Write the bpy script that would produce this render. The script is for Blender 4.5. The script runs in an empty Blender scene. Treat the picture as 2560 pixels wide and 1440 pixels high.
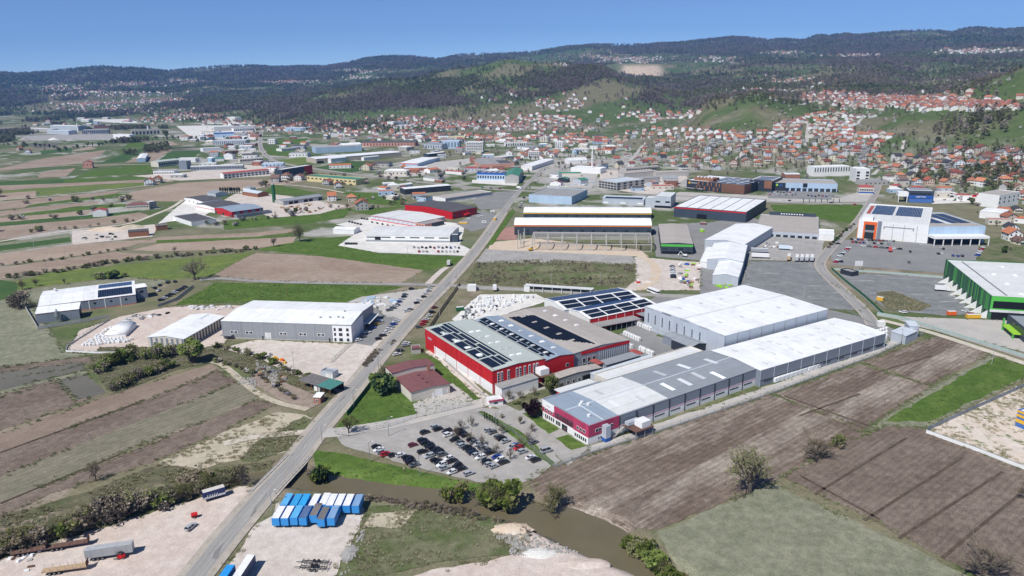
import bpy, bmesh, math, random
import numpy as np
from mathutils import Vector, Matrix
from mathutils.geometry import delaunay_2d_cdt
R = math.radians
random.seed(7)
scene = bpy.context.scene
# ------------------------------------------------------------------ camera, sky, sun, exposure
H = 143.0; FPX = 1850.0; PITCH = R(15.8); ROLL = R(-0.7)
SUN_AZ, SUN_EL = R(39.5), R(51)          # shadows fall towards +Y turned 39.5 deg to +X
cp, sp, cr, sr = math.cos(PITCH), math.sin(PITCH), math.cos(ROLL), math.sin(ROLL)
right = Vector((1, 0, 0)); fwd = Vector((0, cp, -sp)); up = Vector((0, sp, cp))
CX = right * cr + up * sr; CY = -right * sr + up * cr
cd = bpy.data.cameras.new('camera'); cam = bpy.data.objects.new('camera', cd)
scene.collection.objects.link(cam); scene.camera = cam
cd.sensor_width = 36; cd.lens = 36 * FPX / 2560; cd.clip_start = 1; cd.clip_end = 40000
m = Matrix((CX, CY, -fwd)).transposed().to_4x4(); m.translation = (0, 0, H); cam.matrix_world = m
world = bpy.data.worlds.new('World'); scene.world = world; world.use_nodes = True
wn = world.node_tree.nodes; wl = world.node_tree.links
sky = wn.new('ShaderNodeTexSky'); sky.sky_type = 'NISHITA'; sky.sun_disc = False
sky.sun_elevation = SUN_EL; sky.sun_rotation = SUN_AZ + math.pi
sky.altitude = 2000; sky.air_density = 0.5; sky.dust_density = 0.0; sky.ozone_density = 5
wl.new(sky.outputs[0], wn['Background'].inputs[0]); wn['Background'].inputs[1].default_value = 0.13
sd = bpy.data.lights.new('sun', 'SUN'); sun = bpy.data.objects.new('sun', sd); scene.collection.objects.link(sun)
sd.energy = 5.0; sd.angle = R(0.53); sd.color = (1.0, 0.965, 0.92)
sun.rotation_euler = Vector((math.sin(SUN_AZ) * math.cos(SUN_EL), math.cos(SUN_AZ) * math.cos(SUN_EL), -math.sin(SUN_EL))).to_track_quat('-Z', 'Y').to_euler()
scene.view_settings.view_transform = 'Standard'; scene.view_settings.look = 'None'
scene.view_settings.exposure = 0.0; scene.view_settings.gamma = 1
scene.cycles.max_bounces = 4; scene.cycles.volume_bounces = 0; scene.cycles.transparent_max_bounces = 8
# ------------------------------------------------------------------ pixel <-> place
def ray(px, py):
    return CX * ((px - 1280) / FPX) + CY * ((720 - py) / FPX) + fwd
def at(px, py, z=0.0):
    d = ray(px, py); t = (z - H) / d.z
    return Vector((d.x * t, d.y * t, z))
def hgt(base, top):
    b = at(*base); d = ray(*top)
    return H + math.hypot(b.x, b.y) * d.z / math.hypot(d.x, d.y)
def zapp(px, py, dist):
    d = ray(px, py); return H + dist * d.z / math.hypot(d.x, d.y)
def proj(x, y, z):                       # arrays -> pixel arrays
    z = z - H
    dep = y * fwd.y + z * fwd.z
    u = x * CX.x + y * CX.y + z * CX.z; v = x * CY.x + y * CY.y + z * CY.z
    return 1280 + FPX * u / dep, 720 - FPX * v / dep
# ------------------------------------------------------------------ noise (vectorised value noise)
def _hash(ix, iy, seed):
    n = (ix * 374761393 + iy * 668265263 + seed * 974711) & 0xffffffff
    n = ((n ^ (n >> 13)) * 1274126177) & 0xffffffff
    return ((n ^ (n >> 16)) & 0xffff) / 65535.0
def vnoise(x, y, seed=0):
    x = np.asarray(x, float); y = np.asarray(y, float)
    ix = np.floor(x).astype(np.int64); iy = np.floor(y).astype(np.int64)
    fx = x - ix; fy = y - iy; fx = fx * fx * (3 - 2 * fx); fy = fy * fy * (3 - 2 * fy)
    a = _hash(ix, iy, seed); b = _hash(ix + 1, iy, seed); c = _hash(ix, iy + 1, seed); d = _hash(ix + 1, iy + 1, seed)
    return (a + (b - a) * fx) + ((c + (d - c) * fx) - (a + (b - a) * fx)) * fy
def fbm(x, y, seed=0, o=4):
    s = 0; a = .5
    for i in range(o):
        s = s + a * vnoise(x, y, seed + i * 17); x = x * 2.03 + 11.3; y = y * 2.03 + 5.7; a *= .5
    return s / (1 - .5 ** o) - .5          # about -.5 .. .5
# ------------------------------------------------------------------ terrain heights
SKYL = [(-400,190),(0,184),(60,187),(140,183),(180,176),(280,168),(350,172),(430,179),(500,172),(590,165),(640,166),(700,169),(770,167),(830,167),(880,160),(920,149),(970,143),(1040,143),(1080,147),(1110,150),(1160,139),(1200,137),(1280,134),(1340,131),(1400,122),(1440,118),(1500,114),(1600,113),(1700,108),(1780,100),(1830,95),(1900,98),(1920,102),(1940,99),(2000,102),(2025,96),(2042,88),(2058,90),(2070,92),(2110,87),(2140,91),(2200,85),(2260,80),(2320,78),(2370,82),(2400,73),(2440,71),(2500,76),(2560,72),(2960,66)]
F0 = None
PROF = {-400: [(4300,F0),(5500,242)], 0: [(4300,F0),(5500,240)], 300: [(4000,F0),(5500,236)], 600: [(3000,F0),(3600,272),(4500,245),(5500,228)],
 700: [(2500,F0),(3000,280),(3600,252),(4500,240),(5500,218)], 850: [(2200,F0),(2600,285),(3200,238),(3600,230),(4200,240),(5500,205)],
 1000: [(2100,F0),(2500,285),(3000,232),(3400,205),(3900,215),(5500,190)], 1150: [(2000,F0),(2400,290),(2900,226),(3300,174),(3800,195),(5500,185)],
 1280: [(1950,F0),(2300,295),(2800,226),(3200,150),(3700,178),(5500,180)], 1400: [(1900,F0),(2200,300),(2700,232),(3100,154),(3600,184),(5500,172)],
 1500: [(1900,F0),(2200,300),(2600,238),(2900,170),(3200,196),(4000,200),(5500,165)], 1600: [(1800,F0),(2100,305),(2500,240),(2800,212),(3200,225),(4200,185),(4400,172),(5500,165)],
 1700: [(1500,F0),(1900,322),(2300,280),(2600,235),(3000,240),(3800,205),(5500,160)], 1800: [(1270,F0),(1430,345),(1620,310),(1790,250),(2100,262),(3200,215),(4200,175),(5500,155)],
 1900: [(1250,F0),(1370,356),(1540,312),(1700,238),(2000,255),(3000,215),(4200,170),(5500,150)], 2000: [(1260,F0),(1370,360),(1530,320),(1700,262),(2000,262),(3000,215),(4200,172),(5500,148)],
 2100: [(1270,F0),(1380,360),(1530,322),(1700,285),(2200,245),(3000,205),(3600,175),(4500,158),(5500,140)], 2200: [(1260,F0),(1370,356),(1520,305),(1700,282),(2200,245),(3000,205),(3600,170),(4500,155),(5500,138)],
 2300: [(1190,F0),(1330,350),(1500,285),(1700,278),(2200,240),(3200,205),(4500,150),(5500,132)], 2400: [(1130,F0),(1290,350),(1450,290),(1600,235),(2000,240),(3200,195),(4500,150),(5500,130)],
 2500: [(1080,F0),(1250,352),(1400,275),(1600,195),(2000,220),(3200,190),(4500,150),(5500,130)], 2600: [(1050,F0),(1240,350),(1400,265),(1600,165),(2000,200),(3200,185),(4500,148),(5500,128)],
 2960: [(980,F0),(1200,350),(1400,265),(1600,165),(2000,200),(3200,185),(4500,148),(5500,128)]}
TD = np.geomspace(700, 15000, 260); TC = np.arange(-400, 2961, 10.0)
_cx = sorted(PROF); _cz = []
for c in _cx:
    k = [(d, 0.0 if y is None else zapp(c, y, d)) for d, y in PROF[c]]
    _cz.append(np.interp(TD, [a[0] for a in k], [a[1] for a in k]))
_cz = np.array(_cz)
_sx = np.array([s[0] for s in SKYL]); _sy = np.array([s[1] for s in SKYL])
TZ = np.zeros((len(TC), len(TD)))
for i, c in enumerate(TC):
    j = min(max(np.searchsorted(_cx, c) - 1, 0), len(_cx) - 2); t = (c - _cx[j]) / (_cx[j + 1] - _cx[j]); t = t * t * (3 - 2 * t)
    col = _cz[j] * (1 - t) + _cz[j + 1] * t
    zs = zapp(c, np.interp(c, _sx, _sy), 8000.0); z55 = np.interp(5500, TD, col)
    col = np.where(TD > 5500, np.interp(TD, [5500, 6600, 8000, 9000, 15000], [z55, z55 + (zs - z55) * .42, zs, zs - 60, zs - 120]), col)
    TZ[i] = col
ker = np.exp(-np.linspace(-1.6, 1.6, 7) ** 2); ker /= ker.sum()
sm = np.array([np.convolve(np.pad(r, 3, 'edge'), ker, 'valid') for r in TZ])
TZ = np.where(TD[None, :] < 7600, sm, TZ); TZ[sm < .4] = 0
LD = np.log(TD)
RIV = [(-420,1475),(-100,1385),(120,1322),(300,1262),(430,1240),(560,1205),(640,1196),(700,1196),(760,1197),(850,1212),(960,1226),(1100,1240),(1200,1256),(1300,1278),(1420,1312),(1500,1350),(1580,1392),(1680,1450),(1800,1530)]
RIVW = [3.2,3.2,3.2,3.2,3.2,3.4,4.5,6.5,6.5,5.5,5.0,5.0,6.0,7.5,10,10.5,8.0,5.0,4.5]
RP = np.array([[*at(*p, -1.6)[:2]] for p in RIV])
def riv_dist(x, y):
    best = np.full(np.shape(x), 1e9)
    for i in range(len(RP) - 1):
        a, b = RP[i], RP[i + 1]; ab = b - a; L = ab @ ab
        t = np.clip(((x - a[0]) * ab[0] + (y - a[1]) * ab[1]) / L, 0, 1)
        w = RIVW[i] + (RIVW[i + 1] - RIVW[i]) * t
        best = np.minimum(best, np.hypot(x - a[0] - t * ab[0], y - a[1] - t * ab[1]) - w)
    return best                              # <0 inside the stream
def hz(x, y):
    x = np.asarray(x, float); y = np.asarray(y, float)
    d = np.hypot(x, y); yy = np.maximum(y, 1)
    c = np.clip(1280 + FPX * (x / yy) / cp, TC[0], TC[-1] - .01)
    ci = (c - TC[0]) / 10; i = np.floor(ci).astype(int); fc = ci - i
    di = np.clip((np.log(np.clip(d, 700, 14900)) - LD[0]) / (LD[1] - LD[0]), 0, len(TD) - 1.001); j = np.floor(di).astype(int); fd = di - j
    z = (TZ[i, j] * (1 - fc) + TZ[i + 1, j] * fc) * (1 - fd) + (TZ[i, j + 1] * (1 - fc) + TZ[i + 1, j + 1] * fc) * fd
    crest = np.clip(np.abs(d - 8000) / 900, .12, 1)
    amp = np.clip(z * .3, 0, 26) * np.where(d > 5000, 2.6 * crest, 1)
    sc = np.where(d > 5000, 900., 330.)
    z = z + amp * (fbm(x / sc, y / sc, 3, 5) * 1.6 + np.abs(fbm(x / sc * .7, y / sc * .7, 8, 4)) * -1.2 + .15)
    nr = d < 520
    if np.any(nr):
        rd = riv_dist(x, y) + fbm(x / 6, y / 6, 5, 3) * 2.2
        z = np.where(nr, np.where(rd < 3., -2.6 * (1 - np.clip((rd + 1.2) / 4.2, 0, 1) ** .7), z), z)
    return z
def hz1(x, y): return float(hz(np.array([x]), np.array([y]))[0])
_gd = np.geomspace(300, 9600, 450)
def ground(px, py):                          # where the line of sight of a pixel meets the land
    d = ray(px, py); h = math.hypot(d.x, d.y); x = d.x / h * _gd; y = d.y / h * _gd
    dz = hz(x, y) - (H + _gd * d.z / h); k = np.argmax(dz >= 0)
    if dz[k] < 0: return None
    if k == 0: return Vector((x[0], y[0], 0))
    t = dz[k - 1] / (dz[k - 1] - dz[k]); xx = x[k - 1] + (x[k] - x[k - 1]) * t; yy = y[k - 1] + (y[k] - y[k - 1]) * t
    return Vector((xx, yy, hz1(xx, yy)))
# ------------------------------------------------------------------ node helpers
def newmat(name):
    mt = bpy.data.materials.new(name); mt.use_nodes = True; nt = mt.node_tree
    b = nt.nodes['Principled BSDF']; b.inputs['Specular IOR Level'].default_value = .25
    return mt, nt, b
def N(nt, t, ins=(), **kw):
    n = nt.nodes.new(t)
    for k, v in kw.items(): setattr(n, k, v)
    for k, v in (ins.items() if isinstance(ins, dict) else enumerate(ins)):
        if v is None: continue
        if hasattr(v, 'is_linked'): nt.links.new(v, n.inputs[k])
        else: n.inputs[k].default_value = v
    return n
def math_(nt, op, a, b=None, c=None, clamp=False): return N(nt, 'ShaderNodeMath', (a, b, c), operation=op, use_clamp=clamp).outputs[0]
def noise_(nt, vec, scale, detail=4, rough=.6): return N(nt, 'ShaderNodeTexNoise', {'Vector': vec, 'Scale': scale, 'Detail': detail, 'Roughness': rough}).outputs[0]
def mrange(nt, v, a, b, c=0., d=1.): return N(nt, 'ShaderNodeMapRange', {0: v, 1: a, 2: b, 3: c, 4: d}).outputs[0]
def mixc(nt, f, a, b, mode='MIX'):
    n = nt.nodes.new('ShaderNodeMix'); n.data_type = 'RGBA'; n.blend_type = mode
    for s, v in ((n.inputs[0], f), (n.inputs[6], a), (n.inputs[7], b)):
        if hasattr(v, 'is_linked'): nt.links.new(v, s)
        elif isinstance(v, (tuple, list)): s.default_value = (*v[:3], 1)
        else: s.default_value = v
    return n.outputs[2]
def objco(nt): return N(nt, 'ShaderNodeTexCoord').outputs['Object']
def mapv(nt, v, sc): return N(nt, 'ShaderNodeMapping', {0: v, 3: sc}).outputs[0]
def gmat(name, c0, c1, big=30., fine=1.2, v=.35, stripe=None, streaks=(), patches=(), bump=.25, rough=.95, c01=(.38, .62)):
    """a ground: two tones in large patches, fine grain, ploughing lines along local X, stretched streaks, blotches"""
    mt, nt, b = newmat(name); co = objco(nt); b.inputs['Specular IOR Level'].default_value = .02
    f = mrange(nt, noise_(nt, co, 1 / big, 6, .62), *c01); col = mixc(nt, f, c0, c1)
    for ln, wd, sc, lo, hi in streaks:
        col = mixc(nt, mrange(nt, noise_(nt, mapv(nt, co, (1 / ln, 1 / wd, 1)), 1., 5, .65), lo, hi), col, sc)
    for pc, ps, lo, hi in patches:
        col = mixc(nt, mrange(nt, noise_(nt, co, 1 / ps, 6, .7), lo, hi), col, pc)
    g = noise_(nt, co, 1 / fine, 5, .75)
    col = mixc(nt, 1., col, N(nt, 'ShaderNodeCombineColor', [mrange(nt, noise_(nt, co, 1 / (fine * 7), 4, .7), .32, .68, 1 - v * .55, 1 + v * .55)] * 3).outputs[0], 'MULTIPLY')
    hgt_ = g
    k = mrange(nt, g, .3, .7, 1 - v, 1 + v)
    if stripe:
        per, amt = stripe
        wv = N(nt, 'ShaderNodeTexWave', {'Vector': co, 'Scale': .314 / per, 'Distortion': 3.5, 'Detail': 4, 'Detail Scale': .5, 'Detail Roughness': .7}, bands_direction='Y').outputs[1]
        k = math_(nt, 'MULTIPLY', k, mrange(nt, wv, 0, 1, 1 - amt, 1 + amt)); hgt_ = math_(nt, 'ADD', g, math_(nt, 'MULTIPLY', wv, .8))
    kk = N(nt, 'ShaderNodeCombineColor', (k, k, k)).outputs[0]
    nt.links.new(mixc(nt, 1., col, kk, 'MULTIPLY'), b.inputs['Base Color']); b.inputs['Roughness'].default_value = rough
    if bump: nt.links.new(N(nt, 'ShaderNodeBump', {'Strength': bump, 'Distance': .3, 'Height': hgt_}).outputs[0], b.inputs['Normal'])
    return mt
def pmat(name, c, rough=.6, var=.08, grain=3., dirt=None, ribs=None, metal=0., spec=.2, bump=0., stains=.0):
    """paint, sheet metal, plaster: base tone with weathering; ribs = (axis, pitch m) for corrugated sheet"""
    mt, nt, b = newmat(name); co = objco(nt)
    k = mrange(nt, noise_(nt, co, 1 / grain, 5, .65), .3, .7, 1 - var, 1 + var)
    nb = None
    if ribs:
        w = N(nt, 'ShaderNodeTexWave', {'Vector': co, 'Scale': .314 / ribs[1], 'Distortion': 0.}, bands_direction=ribs[0]).outputs[1]
        k = math_(nt, 'MULTIPLY', k, mrange(nt, w, 0, 1, 1 - ribs[2], 1 + ribs[2] * .5)); nb = w
        jx = N(nt, 'ShaderNodeSeparateXYZ', (co,)).outputs['XYZ'.index(ribs[0])]; jf = math_(nt, 'FRACT', math_(nt, 'MULTIPLY', jx, .16)); k = math_(nt, 'MULTIPLY', k, math_(nt, 'ADD', math_(nt, 'MULTIPLY', math_(nt, 'LESS_THAN', jf, .05), -.16), 1.)); pj = N(nt, 'ShaderNodeTexWhiteNoise', {'W': math_(nt, 'FLOOR', math_(nt, 'MULTIPLY', jx, .16))}, noise_dimensions='1D').outputs[0]; k = math_(nt, 'MULTIPLY', k, mrange(nt, pj, 0, 1, .955, 1.03))
    kk = N(nt, 'ShaderNodeCombineColor', (k, k, k)).outputs[0]
    col = mixc(nt, 1., c, kk, 'MULTIPLY')
    if dirt: col = mixc(nt, math_(nt, 'MULTIPLY', mrange(nt, noise_(nt, mapv(nt, co, (.12, .12, .5)), 1., 6, .7), .48, .75), stains or .6), col, dirt)
    nt.links.new(col, b.inputs['Base Color'])
    b.inputs['Roughness'].default_value = rough; b.inputs['Metallic'].default_value = metal; b.inputs['Specular IOR Level'].default_value = spec
    if nb is not None: nt.links.new(N(nt, 'ShaderNodeBump', {'Strength': .3, 'Distance': .05, 'Height': nb}).outputs[0], b.inputs['Normal'])
    return mt
# ------------------------------------------------------------------ objects
COL = scene.collection
def link(o, parent=None):
    COL.objects.link(o)
    if parent is not None: o.parent = parent
    return o
def tag(o, label=None, cat=None, group=None, kind=None):
    for k, v in (('label', label), ('category', cat), ('group', group), ('kind', kind)):
        if v: o[k] = v
    return o
def empty(name, loc, rz=0.):
    o = bpy.data.objects.new(name, None); o.location = loc; o.rotation_euler = (0, 0, rz); o.empty_display_size = .5
    return link(o)
def meshobj(name, verts, faces, mats, parent=None, fm=None, smooth=False):
    me = bpy.data.meshes.new(name); me.from_pydata([tuple(v) for v in verts], [], faces)
    for k in (mats if isinstance(mats, (list, tuple)) else [mats]): me.materials.append(k)
    if fm is not None: me.polygons.foreach_set('material_index', np.array(fm, dtype=np.int32))
    if smooth: me.polygons.foreach_set('use_smooth', np.ones(len(me.polygons), bool))
    me.update()
    return link(bpy.data.objects.new(name, me), parent)
class MB:
    """collects boxes, bars, prisms into one mesh"""
    def __init__(s): s.v = []; s.f = []; s.m = []
    def add(s, vs, fs, mi=0):
        n = len(s.v); s.v += [tuple(a) for a in vs]; s.f += [tuple(n + i for i in f) for f in fs]; s.m += [mi] * len(fs); return s
    def box(s, x0, x1, y0, y1, z0, z1, mi=0):
        return s.add([(x0,y0,z0),(x1,y0,z0),(x1,y1,z0),(x0,y1,z0),(x0,y0,z1),(x1,y0,z1),(x1,y1,z1),(x0,y1,z1)],
                     [(0,3,2,1),(4,5,6,7),(0,1,5,4),(1,2,6,5),(2,3,7,6),(3,0,4,7)], mi)
    def bar(s, a, b, w, mi=0, h=None):
        a = Vector(a); b = Vector(b); d = (b - a).normalized(); h = h or w
        p = d.cross(Vector((0, 0, 1)));  p = Vector((1, 0, 0)) if p.length < 1e-3 else p.normalized()
        q = d.cross(p).normalized()
        vs = [c + p * (sx * w / 2) + q * (sy * h / 2) for c in (a, b) for sx, sy in ((-1,-1),(1,-1),(1,1),(-1,1))]
        return s.add(vs, [(3,2,1,0),(4,5,6,7),(0,1,5,4),(1,2,6,5),(2,3,7,6),(3,0,4,7)], mi)
    def cyl(s, c, r, h, n=10, mi=0, axis='z', r2=None):
        r2 = r if r2 is None else r2; vs = []
        for rr, t in ((r, 0), (r2, h)):
            for i in range(n):
                a = 2 * math.pi * i / n; u, w = rr * math.cos(a), rr * math.sin(a)
                vs.append({'z': (c[0]+u, c[1]+w, c[2]+t), 'y': (c[0]+u, c[1]+t, c[2]+w), 'x': (c[0]+t, c[1]+u, c[2]+w)}[axis])
        return s.add(vs, [tuple(range(n))[::-1], tuple(range(n, 2*n))] + [(i, (i+1) % n, n+(i+1) % n, n+i) for i in range(n)], mi)
    def build(s, name, mats, parent=None, smooth=False):
        return meshobj(name, s.v, s.f, mats, parent, s.m, smooth)
    def mesh(s, name, mats, smooth=False):
        o = meshobj(name, s.v, s.f, mats, None, s.m, smooth); me = o.data; bpy.data.objects.remove(o); return me
def inst(name, me, parent=None, loc=(0,0,0), rz=0., sc=(1,1,1), rot=None):
    o = bpy.data.objects.new(name, me); o.location = loc; o.rotation_euler = rot or (0, 0, rz); o.scale = sc
    return link(o, parent)
def ordn(n): return f"{n}{'th' if 10 <= n % 100 <= 20 else {1:'st',2:'nd',3:'rd'}.get(n % 10,'th')}"
# ------------------------------------------------------------------ ground sheets
def sheet(name, pts, mt, z=.03, dirp=None, jit=.45, world=False, lab=None):
    P = [Vector((p[0], p[1], 0)) if world else at(*p) for p in pts]
    rz = 0.
    if dirp: a, b = at(*dirp[0]), at(*dirp[1]); rz = math.atan2(b.y - a.y, b.x - a.x)
    c = sum(P, Vector()) / len(P); out = []
    rs = random.Random(str(pts[0]) + name)
    for i, a in enumerate(P):
        b = P[(i + 1) % len(P)]; L = (b - a).length; n = max(1, int(L / max(3.0, L / 60)))
        for k in range(n):
            q = a.lerp(b, k / n)
            if jit and k: q = q + Vector((rs.uniform(-jit, jit), rs.uniform(-jit, jit), 0)) * (2. if dirp else 1.)
            out.append(q)
    M_ = Matrix.Rotation(-rz, 3, 'Z'); C_ = Vector((c.x, c.y, 0))
    qx = np.array([q.x for q in out]); qy = np.array([q.y for q in out])
    if np.hypot(qx, qy).min() < 500 and riv_dist(qx, qy).min() < 9:      # beside the stream: follow the banks
        area = abs(sum(out[i].x * out[i-1].y - out[i-1].x * out[i].y for i in range(len(out)))) / 2; st = max(2.2, math.sqrt(area / 2500))
        gx, gy = np.meshgrid(np.arange(qx.min(), qx.max(), st), np.arange(qy.min(), qy.max(), st)); n0 = len(out)
        vs2, _, fs2, _, _, _ = delaunay_2d_cdt([Vector((q.x, q.y)) for q in out] + [Vector((float(u), float(v))) for u, v in zip(gx.ravel(), gy.ravel())], [], [list(range(n0))], 1, 1e-4)
        hx = np.array([v.x for v in vs2]); hy = np.array([v.y for v in vs2]); hz_ = np.minimum(hz(hx, hy), 0)
        o = meshobj(name, [(*(M_ @ (Vector((v.x, v.y, 0)) - C_))[:2], float(h_)) for v, h_ in zip(vs2, hz_)], [tuple(f) for f in fs2], mt, smooth=True)
    else: o = meshobj(name, [M_ @ (Vector((q.x, q.y, 0)) - C_) for q in out], [tuple(range(len(out)))], mt)
    if o.data.polygons[0].normal.z < 0: o.data.flip_normals()
    o.location = (c.x, c.y, z); o.rotation_euler = (0, 0, rz); tag(o, lab, None, None, 'structure'); return o
def ribbon(name, pts, width, mt, z, world=False, smooth=3, lab=None, thick=0):
    P = [Vector((p[0], p[1], 0)) if world else at(*p) for p in pts]
    for _ in range(smooth):                               # Chaikin
        Q = [P[0]]
        for a, b in zip(P, P[1:]): Q += [a.lerp(b, .25), a.lerp(b, .75)]
        P = Q + [P[-1]]
    vs = []; fs = []
    for i, p in enumerate(P):
        t = (P[min(i+1, len(P)-1)] - P[max(i-1, 0)]).normalized(); n = Vector((-t.y, t.x, 0))
        w = width if not callable(width) else width(i / (len(P) - 1))
        vs += [p + n * w / 2, p - n * w / 2]
    for i in range(len(P) - 1): fs.append((2*i+1, 2*i+3, 2*i+2, 2*i))
    o = meshobj(name, [(v.x, v.y, z) for v in vs], fs, mt); cum = [0.]
    for a, b in zip(P, P[1:]): cum.append(cum[-1] + (b - a).length)
    uv = o.data.uv_layers.new(name='UVMap'); w0 = width if not callable(width) else width(.5)
    for lp in o.data.loops: uv.data[lp.index].uv = (cum[lp.vertex_index // 2], w0 / 2 if lp.vertex_index % 2 == 0 else -w0 / 2)
    tag(o, lab, None, None, 'structure'); return o, P
# ------------------------------------------------------------------ land cover
WOOD = [(1460,190,95,32,1.3),(1310,205,60,28,1.),(900,262,300,36,1.1),(1060,228,150,34,1.1),(1640,240,120,26,1.2),(1900,256,120,24,1.2),(1515,342,30,28,1.6),(2200,222,110,18,1.),(2240,172,130,24,1.1),(2480,222,120,40,1.2),(2380,340,130,42,1.3),(2080,262,60,14,.8),(150,288,260,10,.8),(0,355,60,26,.9),(300,212,400,26,.45),(1000,160,140,18,1.2),(640,190,200,22,.9),(2300,110,400,36,1.),(1900,120,200,26,.8),(1760,205,160,18,.5),(1350,240,80,18,.6),(2470,290,110,20,.8),(420,338,90,10,.9),(570,262,100,16,.9),(2120,140,120,16,.8)]
OPEN = [(1605,178,52,13,4.),(1330,228,60,11,1.1),(1180,238,45,13,.9),(1255,188,50,9,.9),(1480,238,60,12,1.),(1030,262,50,12,.7),(860,245,60,8,.6),(1540,222,70,20,1.3),(1400,258,110,22,1.1),(990,285,70,14,1.2),(1240,262,60,22,.8),(1790,304,110,18,1.2),(2030,170,130,14,.9),(2540,222,40,30,1.4),(2235,305,90,16,1.2),(1290,215,40,12,.8),(1100,285,60,12,.8),(1850,180,160,14,.7),(1130,190,30,10,1.),(2530,355,60,30,.9),(1460,285,160,14,.9),(2230,262,240,20,2.),(1700,345,60,40,.8),(1980,350,400,60,2.),(1330,325,400,22,1.6),(1150,300,300,10,.8),(1380,150,110,14,.9),(2050,140,140,10,.9),(2450,125,120,9,.9),(1750,150,120,14,.5),(600,300,40,16,1.)]
VILO = [(340,212,70,7,1.4),(470,204,55,6,1.4),(150,222,110,7,1.),(260,234,170,7,1.2),(880,178,60,7,1.5),(900,194,55,5,1.5),(720,205,90,6,1.5),(1560,150,110,9,1.3),(2160,141,80,7,1.5),(2450,128,100,7,1.5),(1960,131,60,5,1.2),(1800,150,60,7,1.),(420,254,140,6,1.5),(240,262,90,6,1.5),(480,291,100,8,1.5),(400,301,70,6,1.5),(280,275,160,8,1.2)]
def blobs(L, px, py):
    s = 0.
    for x, y, rx, ry, w in L: s = s + w * np.exp(-((px - x) / rx) ** 2 - ((py - y) / ry) ** 2)
    return s
def woodiness(x, y, z):
    px, py = proj(x, y, z); d = np.hypot(x, y)
    sc = np.clip(d / 14, 60, 420)
    w = .75 * blobs(WOOD, px, py) - blobs(OPEN, px, py) - blobs(VILO, px, py) + 2.6 * fbm(x / 190, y / 190, 21, 4) + np.where(d > 3600, 2.6 * fbm(x / 560, y / 560, 31, 4) - .04, -.2) - .08
    return np.where((d < 900) | ((z < 1.5) & (d < 1700) & (px > 200)), -1, w)
NA, ND = 520, 600
az = np.linspace(R(-46), R(46), NA); dist = np.geomspace(60, 9700, ND)
A, D_ = np.meshgrid(az, dist, indexing='ij'); GX = (np.sin(A) * D_).ravel(); GY = (np.cos(A) * D_).ravel(); GZ = hz(GX, GY)
idx = np.arange(NA * ND).reshape(NA, ND)
faces = np.stack([idx[:-1, :-1], idx[1:, :-1], idx[1:, 1:], idx[:-1, 1:]], -1).reshape(-1, 4)[:, ::-1]
me = bpy.data.meshes.new('terrain'); me.vertices.add(NA * ND); me.vertices.foreach_set('co', np.stack([GX, GY, GZ], 1).ravel())
me.loops.add(faces.size); me.loops.foreach_set('vertex_index', faces.ravel().astype(np.int32))
me.polygons.add(len(faces)); me.polygons.foreach_set('loop_start', np.arange(0, faces.size, 4, dtype=np.int32)); me.polygons.foreach_set('loop_total', np.full(len(faces), 4, np.int32))
me.polygons.foreach_set('use_smooth', np.ones(len(faces), bool)); me.update(calc_edges=True)
w = woodiness(GX, GY, GZ); gd = np.hypot(GX, GY); gpx, gpy = proj(GX, GY, GZ)
def lerp(a, b, t): return a + (np.asarray(b) - a) * t[:, None]
n1 = fbm(GX / 60, GY / 60, 41, 4); n2 = fbm(GX / 15, GY / 15, 43, 4); n3 = fbm(GX / 160, GY / 160, 47, 4); n4 = fbm(GX / 420, GY / 420, 49, 3)
c = np.tile(np.array([.20, .185, .115]), (len(GX), 1))
c = lerp(c, (.10, .135, .05), np.clip(n1 * 5 + n2 * 2 + .2, 0, 1)); c = lerp(c, (.30, .25, .195), np.clip(n2 * 5 - n1 * 3 - .55, 0, 1))
tb = np.clip(blobs([(1150,400,420,70,1.),(1500,430,260,60,.8),(2150,470,380,50,.8),(560,400,170,50,.6),(300,330,330,16,.8)], gpx, gpy), 0, 1); cy = np.tile(np.array([.10, .135, .05]), (len(GX), 1)); cy = lerp(cy, (.40, .385, .355), np.clip(n1 * 6 + n2 * 4 + tb * .75 - .2, 0, 1)); cy = lerp(cy, (.2, .19, .12), np.clip(n3 * 6, 0, 1))
town = np.clip((gd - 620) / 120, 0, 1) * (GZ < 2); c = c * (1 - town[:, None]) + cy * town[:, None]
meadow = np.tile(np.array([.088, .125, .045]), (len(GX), 1)); meadow = lerp(meadow, (.165, .155, .092), np.clip(n3 * 7 + n1 * 3 + .1, 0, 1)); meadow = lerp(meadow, (.36, .27, .19), np.clip(n4 * 6 + n1 * 6 - 1.9, 0, 1))
hill = np.clip(GZ / 3, 0, 1) * np.clip((gd - 850) / 100, 0, 1); c = c * (1 - hill[:, None]) + meadow * hill[:, None]
sub_ = np.clip(blobs([(1980,370,420,62,1.),(2230,256,200,20,1.),(1200,318,330,18,.8),(2450,440,160,60,.8)], gpx, gpy) * 1.1 + n2 * 1.5 - .25, 0, .8) * (gd > 850); c = lerp(c, (.27,.255,.215), sub_ * np.clip(.6 + n1 * 3, 0, 1))
wf = np.clip((w - .15) * 3, 0, 1); floor_ = np.tile(np.array([.105, .092, .066]), (len(GX), 1)); floor_ = lerp(floor_, (.075, .10, .042), np.clip(n3 * 7 + .2, 0, 1)); c = c * (1 - wf[:, None]) + floor_ * wf[:, None]
q = np.exp(-((gpx - 1605) / 46) ** 4 - ((gpy - 178) / 13) ** 4) * (gd > 3400); c = lerp(c, (.58, .47, .35), np.clip(q * 2 + n2 * .8 * (q > .1), 0, 1))
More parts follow.
